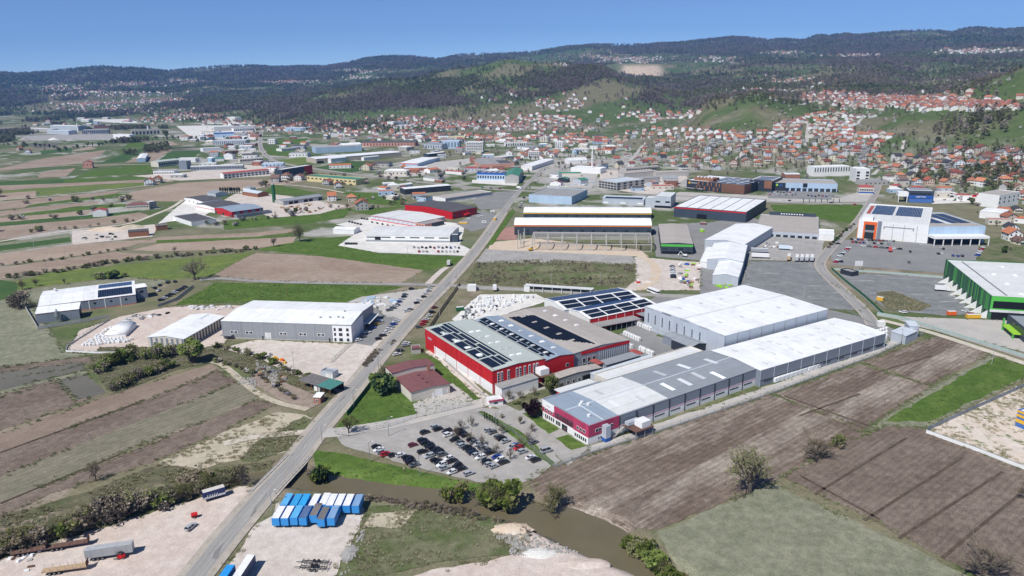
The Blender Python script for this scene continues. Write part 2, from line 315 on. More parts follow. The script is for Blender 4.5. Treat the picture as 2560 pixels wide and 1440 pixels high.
q = np.exp(-((gpx - 2110) / 50) ** 4 - ((gpy - 237) / 9) ** 4) * (gd > 1500); c = lerp(c, (.46, .47, .46), np.clip(q * 2 + n2 * .8 * (q > .1), 0, 1))
q = np.exp(-((gpx - 2460 - (182 - gpy) * 2.2) / 42) ** 2 - ((gpy - 186) / 13) ** 2) * (n1 > -.05); c = lerp(c, (.42, .36, .28), np.clip(q * 1.5, 0, 1))
q = np.exp(-((gpx - 2044) / 14) ** 2 - ((gpy - 91) / 6) ** 2); c = lerp(c, (.3, .28, .25), np.clip(q * 1.6, 0, 1))
rd = riv_dist(GX, GY); bank = np.clip(1 - np.abs(rd - 1) / 5, 0, 1) * (gd < 520); c = lerp(c, (.185, .155, .115), bank * .85)
ca = me.color_attributes.new('cover', 'FLOAT_COLOR', 'POINT'); ca.data.foreach_set('color', np.concatenate([c, np.ones((len(c), 1))], 1).ravel().astype(np.float32))
mt, nt, b = newmat('land'); a = N(nt, 'ShaderNodeVertexColor', layer_name='cover').outputs[0]; co = objco(nt)
k = math_(nt, 'MULTIPLY', mrange(nt, noise_(nt, co, .9, 5, .7), .3, .7, .68, 1.32), mrange(nt, noise_(nt, co, .06, 5, .7), .3, .7, .8, 1.2))
nt.links.new(mixc(nt, 1., a, N(nt, 'ShaderNodeCombineColor', (k, k, k)).outputs[0], 'MULTIPLY'), b.inputs['Base Color']); b.inputs['Roughness'].default_value = 1; b.inputs['Specular IOR Level'].default_value = .05
nt.links.new(N(nt, 'ShaderNodeBump', {'Strength': .5, 'Distance': .5, 'Height': noise_(nt, co, .5, 6, .75)}).outputs[0], b.inputs['Normal'])
me.materials.append(mt); tag(link(bpy.data.objects.new('terrain', me)), None, None, None, 'structure')
# ------------------------------------------------------------------ ground materials
G = {}
G['P'] = gmat('plough_light', (.285,.215,.165), (.35,.28,.22), 50, .8, .22, (2.6, .12), [(40, 3., (.42,.35,.28), .55, .75)])
G['PL'] = gmat('plough_pale', (.33,.255,.195), (.39,.31,.245), 60, .8, .18, (3.4, .08), [(60, 4., (.24,.185,.14), .6, .8)])
G['PD'] = gmat('plough_dark', (.152,.115,.089), (.208,.164,.13), 40, .5, .5, (2.4, .09), [(14, 2.0, (.33,.285,.235), .56, .72), (90, 16, (.38,.33,.275), .47, .66)], [((.42,.375,.32), 1.6, .63, .72)], bump=.8)
G['PW'] = gmat('plough_wet', (.172,.134,.106), (.224,.18,.145), 30, .5, .5, (2.2, .06), [(60, 1.6, (.115,.092,.075), .60, .70)], [((.36,.31,.26), 1.4, .68, .76)], bump=.8)
G['PB'] = gmat('plough_soft', (.228,.175,.136), (.28,.22,.175), 40, .8, .2, (2.2, .1), [(50, 3., (.33,.27,.215), .56, .75)])
G['DG'] = gmat('dry_meadow', (.20,.208,.142), (.25,.25,.178), 14, .5, .36, None, [(22, 3, (.18,.205,.12), .55, .75)], [((.13,.17,.07), 12, .62, .8)])
G['DS'] = gmat('stubble_strip', (.19,.178,.128), (.225,.205,.152), 18, .6, .32, (3., .06), [(40, 3, (.15,.15,.095), .56, .74)])
G['DB'] = gmat('flooded_meadow', (.165,.155,.132), (.14,.135,.118), 26, 1.2, .12, (3., .06))
G['G'] = gmat('young_grass', (.074,.130,.026), (.105,.162,.037), 14, .6, .38, None, [(30, 5, (.15,.19,.06), .55, .8)], [((.19,.19,.09), 16, .62, .82)])
G['GD'] = gmat('winter_wheat', (.055,.108,.036), (.078,.13,.042), 40, 1., .2, (5, .07))
G['GY'] = gmat('flowering_meadow', (.16,.20,.055), (.12,.17,.05), 26, .8, .28, None, [(50, 6, (.26,.27,.06), .55, .75)], [((.2,.2,.12), 30, .58, .8)])
G['GM'] = gmat('rough_grass', (.10,.13,.05), (.185,.18,.11), 14, .55, .4, None, [], [((.075,.105,.035), 9, .58, .75), ((.3,.26,.19), 7, .66, .8)], bump=.7)
G['GS'] = gmat('scrub_ground', (.165,.148,.10), (.11,.12,.06), 10, .5, .45, None, [], [((.29,.25,.19), 8, .6, .75)], bump=.8)
G['GR'] = gmat('gravel_yard', (.545,.48,.425), (.61,.555,.50), 14, .5, .2, None, [(16, 2.2, (.50,.43,.37), .58, .8)], [((.48,.44,.40), 9, .6, .85)])
G['GP'] = gmat('pink_gravel', (.56,.465,.405), (.61,.535,.475), 12, .5, .24, None, [(12, 1.6, (.50,.40,.335), .56, .78)], [((.50,.44,.39), 8, .58, .8), ((.68,.62,.57), 6, .66, .8)])
G['GW'] = gmat('white_yard', (.74,.72,.68), (.62,.6,.56), 14, .7, .12)
G['GK'] = gmat('dark_gravel', (.195,.205,.208), (.245,.25,.25), 16, .7, .26, None, [(30, 5, (.46,.455,.44), .58, .70)], [((.50,.49,.47), 18, .60, .70), ((.145,.155,.16), 26, .55, .72)])
G['CO'] = gmat('concrete_apron', (.50,.47,.43), (.43,.415,.39), 18, .8, .1, None, [(20, 2.2, (.38,.365,.345), .58, .8)], [((.56,.53,.48), 6, .66, .84)], bump=.1)
G['AS'] = gmat('asphalt', (.235,.235,.235), (.275,.272,.265), 22, .6, .1, None, [(30, 1.6, (.20,.2,.2), .56, .78)], [((.33,.325,.31), 7, .64, .84)], bump=.1)
G['_'] = gmat('road_asphalt', (.315,.305,.29), (.365,.355,.34), 30, .5, .09, None, [], [((.26,.255,.245), 12, .6, .8), ((.42,.405,.38), 5, .66, .82)], bump=.1)
G['SH'] = gmat('road_shoulder', (.46,.41,.355), (.38,.345,.29), 9, .6, .2, None, [], [((.2,.19,.11), 6, .58, .74)])
G['SA'] = gmat('orange_sand', (.58,.46,.34), (.60,.51,.41), 10, .6, .14, None, [], [((.62,.57,.5), 8, .6, .78)])
G['SP'] = gmat('pale_sand', (.52,.455,.355), (.44,.40,.30), 10, .5, .25, None, [(14, 3, (.58,.53,.44), .55, .75)], [((.17,.18,.09), 7, .60, .72)], bump=.5)
G['GG'] = gmat('grey_gravel', (.40,.385,.365), (.33,.32,.305), 14, .4, .28, None, [], [((.50,.475,.44), 7, .62, .8)], bump=.5)
G['MU'] = gmat('churned_mud', (.36,.29,.235), (.27,.22,.18), 9, .5, .3, None, [], [((.46,.39,.33), 5, .58, .75), ((.15,.14,.1), 6, .62, .75)], bump=.6)
G['CP'] = gmat('car_park_surface', (.345,.33,.305), (.40,.385,.36), 16, .6, .16, None, [(16, 2, (.30,.285,.265), .56, .76)], [((.46,.44,.41), 7, .62, .8)], bump=.1)
G['BR'] = gmat('brick_paving', (.36,.2,.165), (.42,.25,.21), 10, .5, .1)
G['TR'] = gmat('dirt_track', (.60,.54,.46), (.52,.47,.39), 14, .6, .15)
G['PY'] = gmat('patchy_yard', (.60,.51,.42), (.66,.6,.53), 14, .5, .15, None, [], [((.10,.16,.04), 6, .56, .64), ((.74,.72,.68), 12, .6, .74)])
G['FU'] = gmat('furrow_soil', (.095,.072,.054), (.125,.096,.073), 6, .5, .4)
mt, nt, b = newmat('road_asphalt'); uv = N(nt, 'ShaderNodeTexCoord').outputs['UV']; sx_ = N(nt, 'ShaderNodeSeparateXYZ', (uv,)).outputs
av = math_(nt, 'ABSOLUTE', math_(nt, 'SUBTRACT', math_(nt, 'ABSOLUTE', sx_[1]), 1.75)); tr_ = mrange(nt, math_(nt, 'ABSOLUTE', math_(nt, 'SUBTRACT', av, .75)), 0, .5, .87, 1.)
ed = mrange(nt, math_(nt, 'ADD', math_(nt, 'ABSOLUTE', sx_[1]), math_(nt, 'MULTIPLY', noise_(nt, mapv(nt, uv, (.25,.6,1)), 1., 5, .7), 1.6)), 3.6, 4.5)
rc0 = mixc(nt, mrange(nt, noise_(nt, mapv(nt, uv, (.03,.3,1)), 1., 5, .7), .4, .65), (.30,.29,.275), (.375,.36,.34)); rc0 = mixc(nt, mrange(nt, noise_(nt, mapv(nt, uv, (.06,.25,1)), 1., 2, .4), .66, .68), rc0, (.235,.23,.22)); rc0 = mixc(nt, ed, rc0, (.44,.39,.33))
fk = math_(nt, 'MULTIPLY', tr_, mrange(nt, noise_(nt, mapv(nt, uv, (.8,1.5,1)), 1., 5, .75), .3, .7, .86, 1.14)); nt.links.new(mixc(nt, 1., rc0, N(nt, 'ShaderNodeCombineColor', (fk, fk, fk)).outputs[0], 'MULTIPLY'), b.inputs['Base Color']); b.inputs['Roughness'].default_value = .9; G['RD'] = mt
# ------------------------------------------------------------------ fields, yards  (name, material, outline, direction of ploughing)
LD1 = ((0,1130),(350,1005)); LD2 = ((0,640),(400,600)); RDp = ((1450,1290),(1900,1060))
FIELDS = [
 ('meadow','DG',[(-260,930),(-260,700),(60,735),(160,880),(230,886),(-40,928)],LD1),
 ('ploughed_field','PW',[(-250,958),(0,917),(228,890),(236,905),(150,925),(-250,990)],LD1),
 ('flooded_field','DB',[(-250,985),(0,932),(205,905),(216,925),(100,952),(-250,1040)],LD1),
 ('meadow_strip','DG',[(-250,1040),(100,952),(215,925),(222,935),(100,968),(-250,1062)],LD1),
 ('ploughed_field','PW',[(-250,1064),(0,987),(140,948),(150,965),(190,1000),(260,986),(190,1012),(0,1078),(-250,1170)],LD1),
 ('flooded_field','DB',[(140,949),(216,935),(265,984),(190,1000),(165,975)],LD1),
 ('ploughed_field','PB',[(-260,1180),(0,1086),(265,991),(530,910),(562,925),(350,1006),(0,1132),(-260,1230)],LD1),
 ('ploughed_field','PW',[(-260,1230),(0,1132),(350,1006),(545,925),(592,955),(400,1040),(260,1087),(0,1192),(-260,1300)],LD1),
 ('meadow','DS',[(-260,1300),(0,1192),(260,1087),(592,957),(652,985),(640,1000),(300,1132),(100,1217),(0,1257),(-260,1370)],LD1),
 ('ploughed_field','PW',[(-260,1380),(0,1263),(300,1140),(640,1000),(690,1010),(560,1077),(380,1157),(150,1227),(0,1292),(-260,1420)],LD1),
 ('sandy_strip','SP',[(395,1158),(560,1080),(700,1030),(792,1043),(755,1082),(720,1128),(640,1140),(500,1172)],LD1),
 ('scrub_patch','GM',[(640,1105),(760,1040),(795,1052),(728,1122),(640,1155),(600,1150)],LD1),
 ('scrub_strip','GS',[(200,1235),(395,1160),(500,1174),(640,1158),(690,1150),(650,1185),(560,1190),(440,1225),(300,1250),(100,1310),(-200,1400),(-200,1350)],LD1),
 ('meadow','G',[(432,764),(540,707),(800,708),(1012,717),(905,744),(865,757),(640,752)],LD2),
 ('ploughed_field','P',[(525,690),(640,632),(800,641),(1050,664),(1057,676),(1003,708),(800,706),(640,701)],((640,665),(1040,690))),
 ('grass_field','G',[(640,625),(760,598),(880,590),(860,602),(1165,640),(1130,665),(1062,676),(800,640),(690,629)],LD2),
 ('meadow','GY',[(-200,760),(0,716),(120,682),(400,652),(640,630),(600,650),(530,690),(430,700),(300,692),(100,717)],LD2),
 ('meadow','DG',[(60,735),(100,720),(300,694),(430,702),(380,720),(80,760)],LD2),
 ('winter_wheat_field','GD',[(-200,760),(0,700),(40,705),(45,740),(-200,800)],LD2),
 ('winter_wheat_field','GD',[(-160,458),(0,454),(160,448),(160,458),(0,464),(-160,470)],LD2),
 ('grass_field','G',[(160,448),(445,438),(440,444),(160,457)],LD2),
 ('ploughed_field','P',[(-160,470),(0,464),(160,458),(440,446),(430,455),(300,458),(100,470),(-160,488)],LD2),
 ('meadow','GY',[(0,479),(100,471),(300,459),(392,455),(380,462),(110,488),(95,490),(100,480),(0,484)],LD2),
 ('ploughed_field','PL',[(-160,492),(0,484),(90,477),(90,494),(0,499),(-160,510)],LD2),
 ('ploughed_field','P',[(-160,520),(0,504),(110,494),(300,477),(290,484),(75,512),(60,519),(-160,540)],LD2),
 ('grass_field','G',[(75,512),(290,484),(325,485),(250,497),(80,515)],LD2),
 ('ploughed_field','PL',[(285,500),(330,480),(450,457),(640,449),(770,452),(700,462),(640,470),(560,480),(440,504)],LD2),
 ('ploughed_field','P',[(-160,548),(0,528),(70,520),(250,503),(240,510),(50,534),(-160,560)],LD2),
 ('grass_field','G',[(50,535),(240,512),(315,510),(315,516),(50,540)],LD2),
 ('ploughed_field','PL',[(-160,572),(0,545),(180,530),(230,526),(220,535),(-160,582)],LD2),
 ('winter_wheat_field','GD',[(-160,582),(0,556),(220,538),(350,526),(340,535),(240,545),(-160,592)],LD2),
 ('ploughed_field','P',[(-160,600),(0,566),(240,546),(350,531),(376,540),(322,558),(150,575),(-160,626)],LD2),
 ('meadow','DG',[(-160,640),(0,608),(175,582),(180,608),(0,634),(-160,660)],LD2),
 ('winter_wheat_field','GD',[(-160,642),(0,614),(175,593),(180,604),(0,628),(-160,655)],LD2),
 ('ploughed_field','PL',[(-160,664),(0,635),(180,612),(372,599),(350,608),(280,628),(0,664),(-160,692)],LD2),
 ('ploughed_field','P',[(-160,700),(0,669),(290,630),(400,637),(300,651),(100,681),(-160,726)],LD2),
 ('ploughed_field','P',[(330,611),(400,593),(640,581),(742,571),(735,580),(640,592),(400,605)],LD2),
 ('grass_strip','G',[(390,601),(640,592),(735,582),(735,588),(640,598),(390,608)],LD2),
 ('ploughed_field','PL',[(330,625),(400,609),(740,592),(735,606),(640,621),(400,629)],LD2),
 ('grass_field','G',[(560,552),(800,528),(880,520),(860,545),(760,560),(560,575)],LD2),
 ('ploughed_field','P',[(770,524),(870,508),(905,512),(860,522),(800,530)],LD2),
 ('grass_field','G',[(640,492),(690,461),(800,484),(700,486)],LD2),
 ('grass_field','G',[(850,480),(960,482),(1020,500),(1000,515),(900,508)],LD2),
 ('grass_field','G',[(1040,512),(950,520),(860,525),(930,538),(1000,520)],LD2),
 ('grass_field','GD',[(785,420),(870,402),(990,406),(900,428),(850,434)],LD2),
 ('ploughed_field','P',[(-160,440),(0,421),(110,396),(265,375),(250,390),(190,410),(0,428),(-160,450)],LD2),
 ('winter_wheat_field','GD',[(240,411),(330,376),(372,369),(312,405)],LD2),
 ('grass_field','G',[(182,445),(235,426),(375,411),(382,430),(300,438)],LD2),
 ('ploughed_field','P',[(312,407),(375,376),(432,374),(386,402)],LD2),
 ('winter_wheat_field','GD',[(395,401),(430,378),(506,375),(480,396)],LD2),
 ('ploughed_field','PL',[(360,358),(430,354),(445,362),(380,366)],LD2),
 ('grass_field','G',[(330,354),(360,356),(375,366),(300,372)],LD2),
 ('winter_wheat_field','GD',[(100,378),(180,370),(178,378),(105,386)],LD2),
 ('ploughed_field','PL',[(185,375),(225,366),(242,372),(180,379)],LD2),
 ('ploughed_field','P',[(100,432),(190,420),(165,441),(95,445)],LD2),
 ('pond','DB',[(70,360),(150,357),(140,368),(90,371)],LD2),
 ('grass_field','GD',[(850,355),(960,345),(990,352),(870,364)],LD2),
 ('grass_field','G',[(1120,400),(1200,392),(1200,402),(1125,406)],LD2),
 ('sports_pitch','G',[(1210,338),(1330,332),(1345,340),(1230,346)],LD2),
 ('running_track','SA',[(1230,347),(1345,341),(1350,346),(1235,354)],LD2),
 ('grass_field','G',[(690,350),(770,345),(760,358),(690,362)],LD2),
 ('meadow','G',[(665,366),(740,375),(735,392),(668,388)],LD2),
 ('meadow','GY',[(700,400),(760,392),(800,404),(720,416)],LD2),
 # right-hand side
 ('ploughed_field','PD',[(1318,1195),(1402,1162),(1900,996),(1922,987),(2162,1070),(2168,1085),(1960,1186),(1872,1230),(1640,1326),(1565,1322),(1450,1290),(1360,1250)],RDp),
 ('ploughed_field','PD',[(1936,984),(2150,911),(2330,968),(2150,1081)],RDp),
 ('ploughed_field','PD',[(2154,905),(2350,838),(2474,884),(2322,964)],RDp),
 ('ploughed_field','PW',[(1955,1190),(2213,1064),(2300,1068),(2600,1195),(2700,1400),(2640,1520),(2440,1440),(2200,1310)],RDp),
 ('meadow','DG',[(1642,1330),(1872,1233),(1938,1213),(2200,1332),(2440,1450),(2600,1560),(1780,1560)],RDp),
 ('grass_field','DG',[(2152,1083),(2330,970),(2482,888),(2700,960),(2560,945),(2320,1068),(2220,1066)],RDp),
 ('grass_field','G',[(2205,1056),(2330,985),(2440,920),(2492,893),(2640,935),(2560,943),(2330,1052)],RDp),
 ('gravel_yard','PY',[(2322,1082),(2330,1062),(2560,958),(2760,900),(2800,1200),(2565,1172)],None),
 ('gravel_lot','GK',[(1872,652),(2036,656),(2058,692),(2168,764),(2158,777),(2062,772),(1850,712)],None),
 ('gravel_lot','GK',[(2088,682),(2362,692),(2372,722),(2440,786),(2360,790),(2215,775),(2130,716)],None),
 ('parking_lot','AS',[(2112,600),(2452,612),(2442,650),(2372,684),(2082,662),(2074,620)],None),
 ('concrete_yard','CO',[(2215,790),(2470,800),(2700,800),(2700,900),(2560,880),(2300,818)],None),
 ('scrub_patch','GS',[(2190,732),(2230,727),(2330,765),(2300,778),(2215,775)],None),
 ('grass_field','G',[(1925,512),(2160,512),(2150,545),(2140,560),(2085,552),(1935,528)],None),
 ('grass_field','GM',[(2450,600),(2700,560),(2700,680),(2440,650)],None),
 # middle
 ('rough_mound','GM',[(1165,706),(1190,655),(1350,648),(1592,660),(1585,700),(1560,716),(1200,713)],None),
 ('gravel_bed','GG',[(1188,657),(1216,622),(1600,636),(1592,662),(1400,656)],None),
 ('sand_bed','SA',[(1226,606),(1330,596),(1600,625),(1622,642),(1220,624)],None),
 ('gravel_yard','GR',[(1585,642),(1700,652),(1752,656),(1752,726),(1556,727),(1590,702)],None),
 ('asphalt_yard','AS',[(1630,566),(1752,556),(1765,652),(1640,642)],None),
 ('asphalt_yard','AS',[(1750,560),(1880,540),(1905,560),(1850,735),(1750,735)],None),
 ('asphalt_yard','AS',[(1480,885),(1560,830),(1605,760),(1650,735),(1740,742),(1730,775),(1640,840),(1790,880),(1900,930),(1500,960),(1400,960)],None),
 ('asphalt_yard','AS',[(2050,770),(2165,795),(2270,838),(2200,872),(2170,850),(2040,790)],None),
 ('white_yard','GW',[(1130,800),(1160,770),(1200,737),(1340,735),(1372,752),(1250,790),(1170,815)],None),
 ('gravel_yard','GR',[(548,872),(640,850),(880,860),(940,815),(985,800),(1012,832),(985,850),(902,912),(852,985),(720,932),(640,892)],None),
 ('gravel_yard','GP',[(168,874),(200,826),(300,792),(420,768),(560,764),(640,764),(560,860),(430,884),(340,874),(200,880)],None),
 ('forecourt','AS',[(880,858),(942,765),(1000,770),(1012,800),(990,815),(930,865)],None),
 ('gravel_yard','CO',[(868,756),(905,742),(1010,728),(1090,718),(1082,735),(1010,800),(960,790),(940,765)],None),
 ('car_park','CP',[(818,1074),(1000,1060),(1180,1016),(1290,1030),(1402,1152),(1330,1200),(1280,1212),(1190,1206),(1000,1158),(862,1116)],None),
 ('grass_bank','G',[(778,1124),(852,1134),(1000,1168),(1190,1210),(1285,1216),(1262,1228),(1100,1222),(1000,1208),(862,1192),(790,1165)],None),
 ('lawn','G',[(832,1080),(920,960),(962,915),(1085,888),(1222,1000),(1180,1016),(1042,1042),(980,1060),(872,1086)],None),
 ('concrete_apron','CO',[(1032,1012),(1132,958),(1184,1000),(1048,1042)],None),
 ('service_path','GR',[(1060,880),(1085,870),(1245,1010),(1225,1022),(1100,905)],None),
 ('factory_forecourt','CP',[(1230,1010),(1290,985),(1400,960),(1420,985),(1330,1030),(1475,1120),(1420,1165),(1280,1050)],None),
 ('container_yard','GR',[(548,1450),(640,1312),(682,1290),(690,1255),(910,1268),(900,1322),(852,1402),(832,1460)],None),
 ('transport_yard','GP',[(-260,1480),(0,1400),(300,1306),(600,1217),(640,1215),(622,1262),(470,1460),(-200,1560)],LD1),
 ('rough_grass','GM',[(870,1400),(905,1322),(915,1268),(1000,1262),(1250,1300),(1330,1350),(1300,1385),(1100,1405),(1000,1430),(850,1460)],None),
 ('earth_patch','SP',[(905,1320),(930,1285),(1040,1275),(1000,1320)],None),
 ('earth_bank','GP',[(1230,1330),(1300,1305),(1360,1345),(1440,1372),(1540,1375),(1660,1460),(960,1470),(1080,1425),(1230,1402),(1330,1372)],None),
 ('sand_heap_ground','SA',[(1235,1315),(1290,1300),(1335,1340),(1300,1352),(1240,1340)],None),
 ('work_yard','MU',[(640,935),(720,935),(835,985),(800,1010),(770,1025),(700,1000),(620,950)],None),
 ('scrub_patch','GS',[(225,900),(250,868),(420,868),(560,875),(640,895),(850,990),(820,1000),(640,930),(540,905),(440,925),(290,985),(265,975)],None),
 ('lawn','G',[(1306,1034),(1332,1031),(1398,1074),(1372,1086)],None),('lawn','G',[(1388,1096),(1420,1087),(1466,1116),(1428,1126)],None),('grass_strip','G',[(1194,1030),(1205,1028),(1300,1078),(1388,1158),(1378,1166),(1288,1096)],None),('grass_strip','GM',[(1262,1012),(1320,985),(1400,962),(1412,975),(1340,1002),(1300,1028)],None),
 ('service_strip','CO',[(1470,1118),(1560,1088),(1897,974),(2188,866),(2235,848),(2308,834),(2192,888),(1900,993),(1700,1060),(1478,1133)],None),
 # town lots
 ('gravel_yard','GR',[(180,606),(180,578),(330,566),(400,560),(380,592),(185,612)],None),
 ('gravel_yard','GW',[(395,560),(440,520),(460,505),(545,520),(500,545),(420,555)],None),
 ('timber_yard','GR',[(560,500),(600,478),(720,490),(870,515),(800,535),(680,545),(620,520)],None),
 ('gravel_yard','GW',[(840,562),(960,535),(1000,545),(1160,560),(1160,575),(1150,612),(1180,625),(1165,640),(945,632),(845,614),(905,575)],None),
 ('parking_lot','AS',[(1180,500),(1240,480),(1290,478),(1262,520),(1200,525)],None),
 ('parking_lot','AS',[(1140,560),(1195,528),(1250,535),(1230,565),(1180,580)],None),
 ('gravel_yard','CO',[(1700,480),(1920,490),(2100,495),(2180,470),(2180,505),(1920,505),(1640,500)],None),
 ('parking_lot','AS',[(1920,470),(2080,480),(2080,500),(1920,496)],None),
 ('gravel_yard','GW',[(2330,480),(2480,470),(2490,505),(2330,510)],None),
 ('gravel_yard','GG',[(1890,590),(2060,600),(2050,655),(1872,650)],None),
 ('gravel_yard','CO',[(1395,430),(1500,425),(1480,470),(1370,470)],None),
 ('gravel_yard','GR',[(1500,425),(1700,430),(1720,445),(1640,490),(1500,470)],None),
 ('gravel_yard','GW',[(1180,450),(1310,445),(1290,465),(1180,458)],None),
 ('gravel_yard','CO',[(940,440),(1050,410),(1180,395),(1210,400),(1110,425),(1050,440),(980,445)],None),
 ('gravel_yard','GR',[(330,440),(480,430),(560,410),(690,415),(680,440),(450,452)],None),
 ('gravel_yard','GW',[(440,315),(640,312),(640,350),(480,345)],None),
 ('gravel_yard','GG',[(55,340),(200,335),(330,335),(300,350),(80,352)],None),
 ('gravel_yard','GW',[(200,300),(420,295),(640,300),(600,310),(300,308)],None),
 ('brick_forecourt','BR',[(1238,600),(1262,570),(1300,565),(1290,600)],None),
 ('grass_verge','G',[(1215,615),(1282,520),(1288,530),(1232,612)],None),
]
for i, (nm, mk_, pts, dp) in enumerate(FIELDS): sheet(nm, pts, G[mk_], .03 + i * .0015, dp)
# ------------------------------------------------------------------ roads
R1 = [(430,1510),(490,1440),(560,1350),(640,1257),(690,1200),(735,1155),(790,1080),(860,1000),(940,900),(995,835),(1064,760),(1116,710),(1197,620),(1258,530),(1300,475),(1330,450),(1392,385),(1402,350),(1400,330)]
ribbon('road_shoulder', R1[:14], 11.5, G['SH'], .252)
ribbon('main_road', R1, 7.6, G['RD'], .275)
ribbon('side_road', [(1118,714),(1050,712),(800,708),(640,704),(560,695),(500,700)], 6.5, G['RD'], .262)
ribbon('side_road', [(1118,714),(1200,718),(1400,728),(1640,738),(1760,742),(1850,735)], 6.5, G['RD'], .262)
ribbon('factory_road', [(792,1085),(850,1082),(1000,1058),(1120,1028),(1240,1000)], 8.5, G['CO'], .268)
ribbon('street', [(2200,440),(2192,480),(2160,530),(2140,560),(2095,600),(2055,645),(2046,668),(2090,712),(2132,750),(2170,790),(2185,815)], 8.5, G['RD'], .265)
ribbon('highway', [(640,300),(657,315),(650,345),(650,370),(665,390),(690,405),(740,415),(800,424),(900,438),(970,446),(1100,461),(1280,478),(1500,482),(1700,489),(1920,507),(2180,510)], 10, G['RD'], .258)
ribbon('dirt_track', [(2200,800),(2330,832),(2450,872),(2600,922)], 5, G['TR'], .246)
ribbon('dirt_track', [(-160,628),(0,604),(175,576),(325,562),(375,541),(430,520),(457,500)], 5, G['TR'], .246)
ribbon('dirt_track', [(-160,508),(0,501),(112,492),(300,472),(400,460),(445,441),(480,432)], 4, G['TR'], .246)
ribbon('dirt_track', [(-100,424),(0,422),(200,413),(390,411)], 4, G['TR'], .246)
ribbon('dirt_track', [(620,476),(690,459),(800,470),(860,482)], 4, G['TR'], .246)
ribbon('dirt_track', [(770,1025),(700,1010),(640,985),(560,912),(530,905)], 3.5, G['SP'], .240)
ribbon('dirt_track', [(770,1080),(720,1085),(640,1092),(560,1110)], 4.5, G['TR'], .243)
ribbon('dirt_track', [(1070,710),(1100,680),(1118,668)], 5, G['GR'], .249)
ribbon('dirt_track', [(1600,640),(1640,660),(1640,700),(1600,725)], 7, G['SA'], .238)
def lane(pts, width=7):
    P = []
    for a, b in zip(pts, pts[1:]):
        for k in range(8): P.append(ground(a[0] + (b[0]-a[0])*k/8, a[1] + (b[1]-a[1])*k/8))
    P = [p for p in P if p]; vs = []; fs = []
    for i, p in enumerate(P):
        t = P[min(i+1, len(P)-1)] - P[max(i-1, 0)]; n = Vector((-t.y, t.x, 0)).normalized() * width / 2
        for q in (p + n, p - n): vs.append((q.x, q.y, hz1(q.x, q.y) + .35))
    tag(meshobj('lane', vs, [(2*i+1, 2*i+3, 2*i+2, 2*i) for i in range(len(P)-1)], G['CO']), kind='structure')
for p in ([(1612,357),(1587,390),(1560,417)], [(2022,307),(2018,340),(2014,368)], [(2176,284),(2150,300),(2142,314)], [(2262,350),(2258,375)], [(1860,378),(1836,405)], [(2250,405),(2200,420),(2180,440)]): lane(p)
line_m = pmat('road_paint', (.5,.495,.48), .8, .15, .6)
o = MB()
P = [at(*p) for p in R1[3:13]]
for a, b in zip(P, P[1:]):
    L = (b - a).length; n = int(L / 9); t = (b - a).normalized(); nn = Vector((-t.y, t.x, 0)) * .07
    for k in range(n):
        q = a + t * (k * 9 + 2); e = q + t * 3.2
        o.add([(v.x, v.y, .285) for v in (q + nn, q - nn, e - nn, e + nn)], [(0, 1, 2, 3)])
tag(o.build('lane_marking', line_m), kind='structure')
for a, b in (((2037,1237),(2267,1095)),((2160,1302),(2407,1145)),((2247,1347),(2507,1180)),((2355,1397),(2545,1240)),((2000,1190),(2200,1300)),((2150,985),(2000,1040)),((1960,990),(2200,1075)),((350,1006),(0,1132)),((300,1136),(0,1260)),((2180,935),(2330,890))): ribbon('furrow', [a, ((a[0]+b[0])/2+random.uniform(-2,2), (a[1]+b[1])/2), b], 1.1, G['FU'], .234, smooth=2)
# stream
mt, nt, b = newmat('muddy_water'); co = objco(nt)
nt.links.new(mixc(nt, mrange(nt, noise_(nt, co, .05, 4), .35, .65), (.138,.117,.07), (.16,.137,.085)), b.inputs['Base Color']); b.inputs['Roughness'].default_value = .1; b.inputs['Specular IOR Level'].default_value = .3
nt.links.new(N(nt, 'ShaderNodeBump', {'Strength': .06, 'Distance': .2, 'Height': noise_(nt, co, .8, 4)}).outputs[0], b.inputs['Normal'])
ribbon('stream', [(p[0], p[1]) for p in RP], 30, mt, -1.55, world=True)
# ------------------------------------------------------------------ woods: masses of trees that nobody could count
def leafmat(name, c, var=.3, rough=.9, trans=0.):
    mt, nt, b = newmat(name); r = N(nt, 'ShaderNodeObjectInfo').outputs['Random']; g = N(nt, 'ShaderNodeNewGeometry').outputs['Random Per Island']
    k = math_(nt, 'MULTIPLY', mrange(nt, r, 0, 1, 1 - var, 1 + var), mrange(nt, g, 0, 1, .62, 1.38)); kk = N(nt, 'ShaderNodeCombineColor', (k, k, math_(nt, 'MULTIPLY', k, mrange(nt, r, 0, 1, .8, 1.15)))).outputs[0]
    cc = mixc(nt, 1., c, kk, 'MULTIPLY'); nt.links.new(cc, b.inputs['Base Color']); b.inputs['Roughness'].default_value = rough; b.inputs['Specular IOR Level'].default_value = .08
    if trans: t_ = N(nt, 'ShaderNodeBsdfTranslucent', {0: cc}); ms = N(nt, 'ShaderNodeMixShader', {0: trans, 1: b.outputs[0], 2: t_.outputs[0]}); nt.links.new(ms.outputs[0], nt.nodes['Material Output'].inputs['Surface'])
    return mt
BARK = pmat('bark', (.11,.092,.075), .95, .3, .5); TWIG = leafmat('twigs', (.21,.175,.135), .25); BUD = leafmat('buds', (.27,.275,.125), trans=.45); LEAF = leafmat('spring_leaves', (.19,.245,.06), trans=.45); DARK = leafmat('evergreen', (.042,.072,.026)); BLOS = leafmat('blossom', (.56,.53,.5), .12); PURP = leafmat('purple_leaves', (.062,.024,.028))
FBARE = leafmat('bare_crowns', (.21,.18,.143), .45); FBUD = leafmat('budding_crowns', (.165,.175,.082), .45); FDARK = leafmat('pine_crowns', (.075,.1,.05), .3)
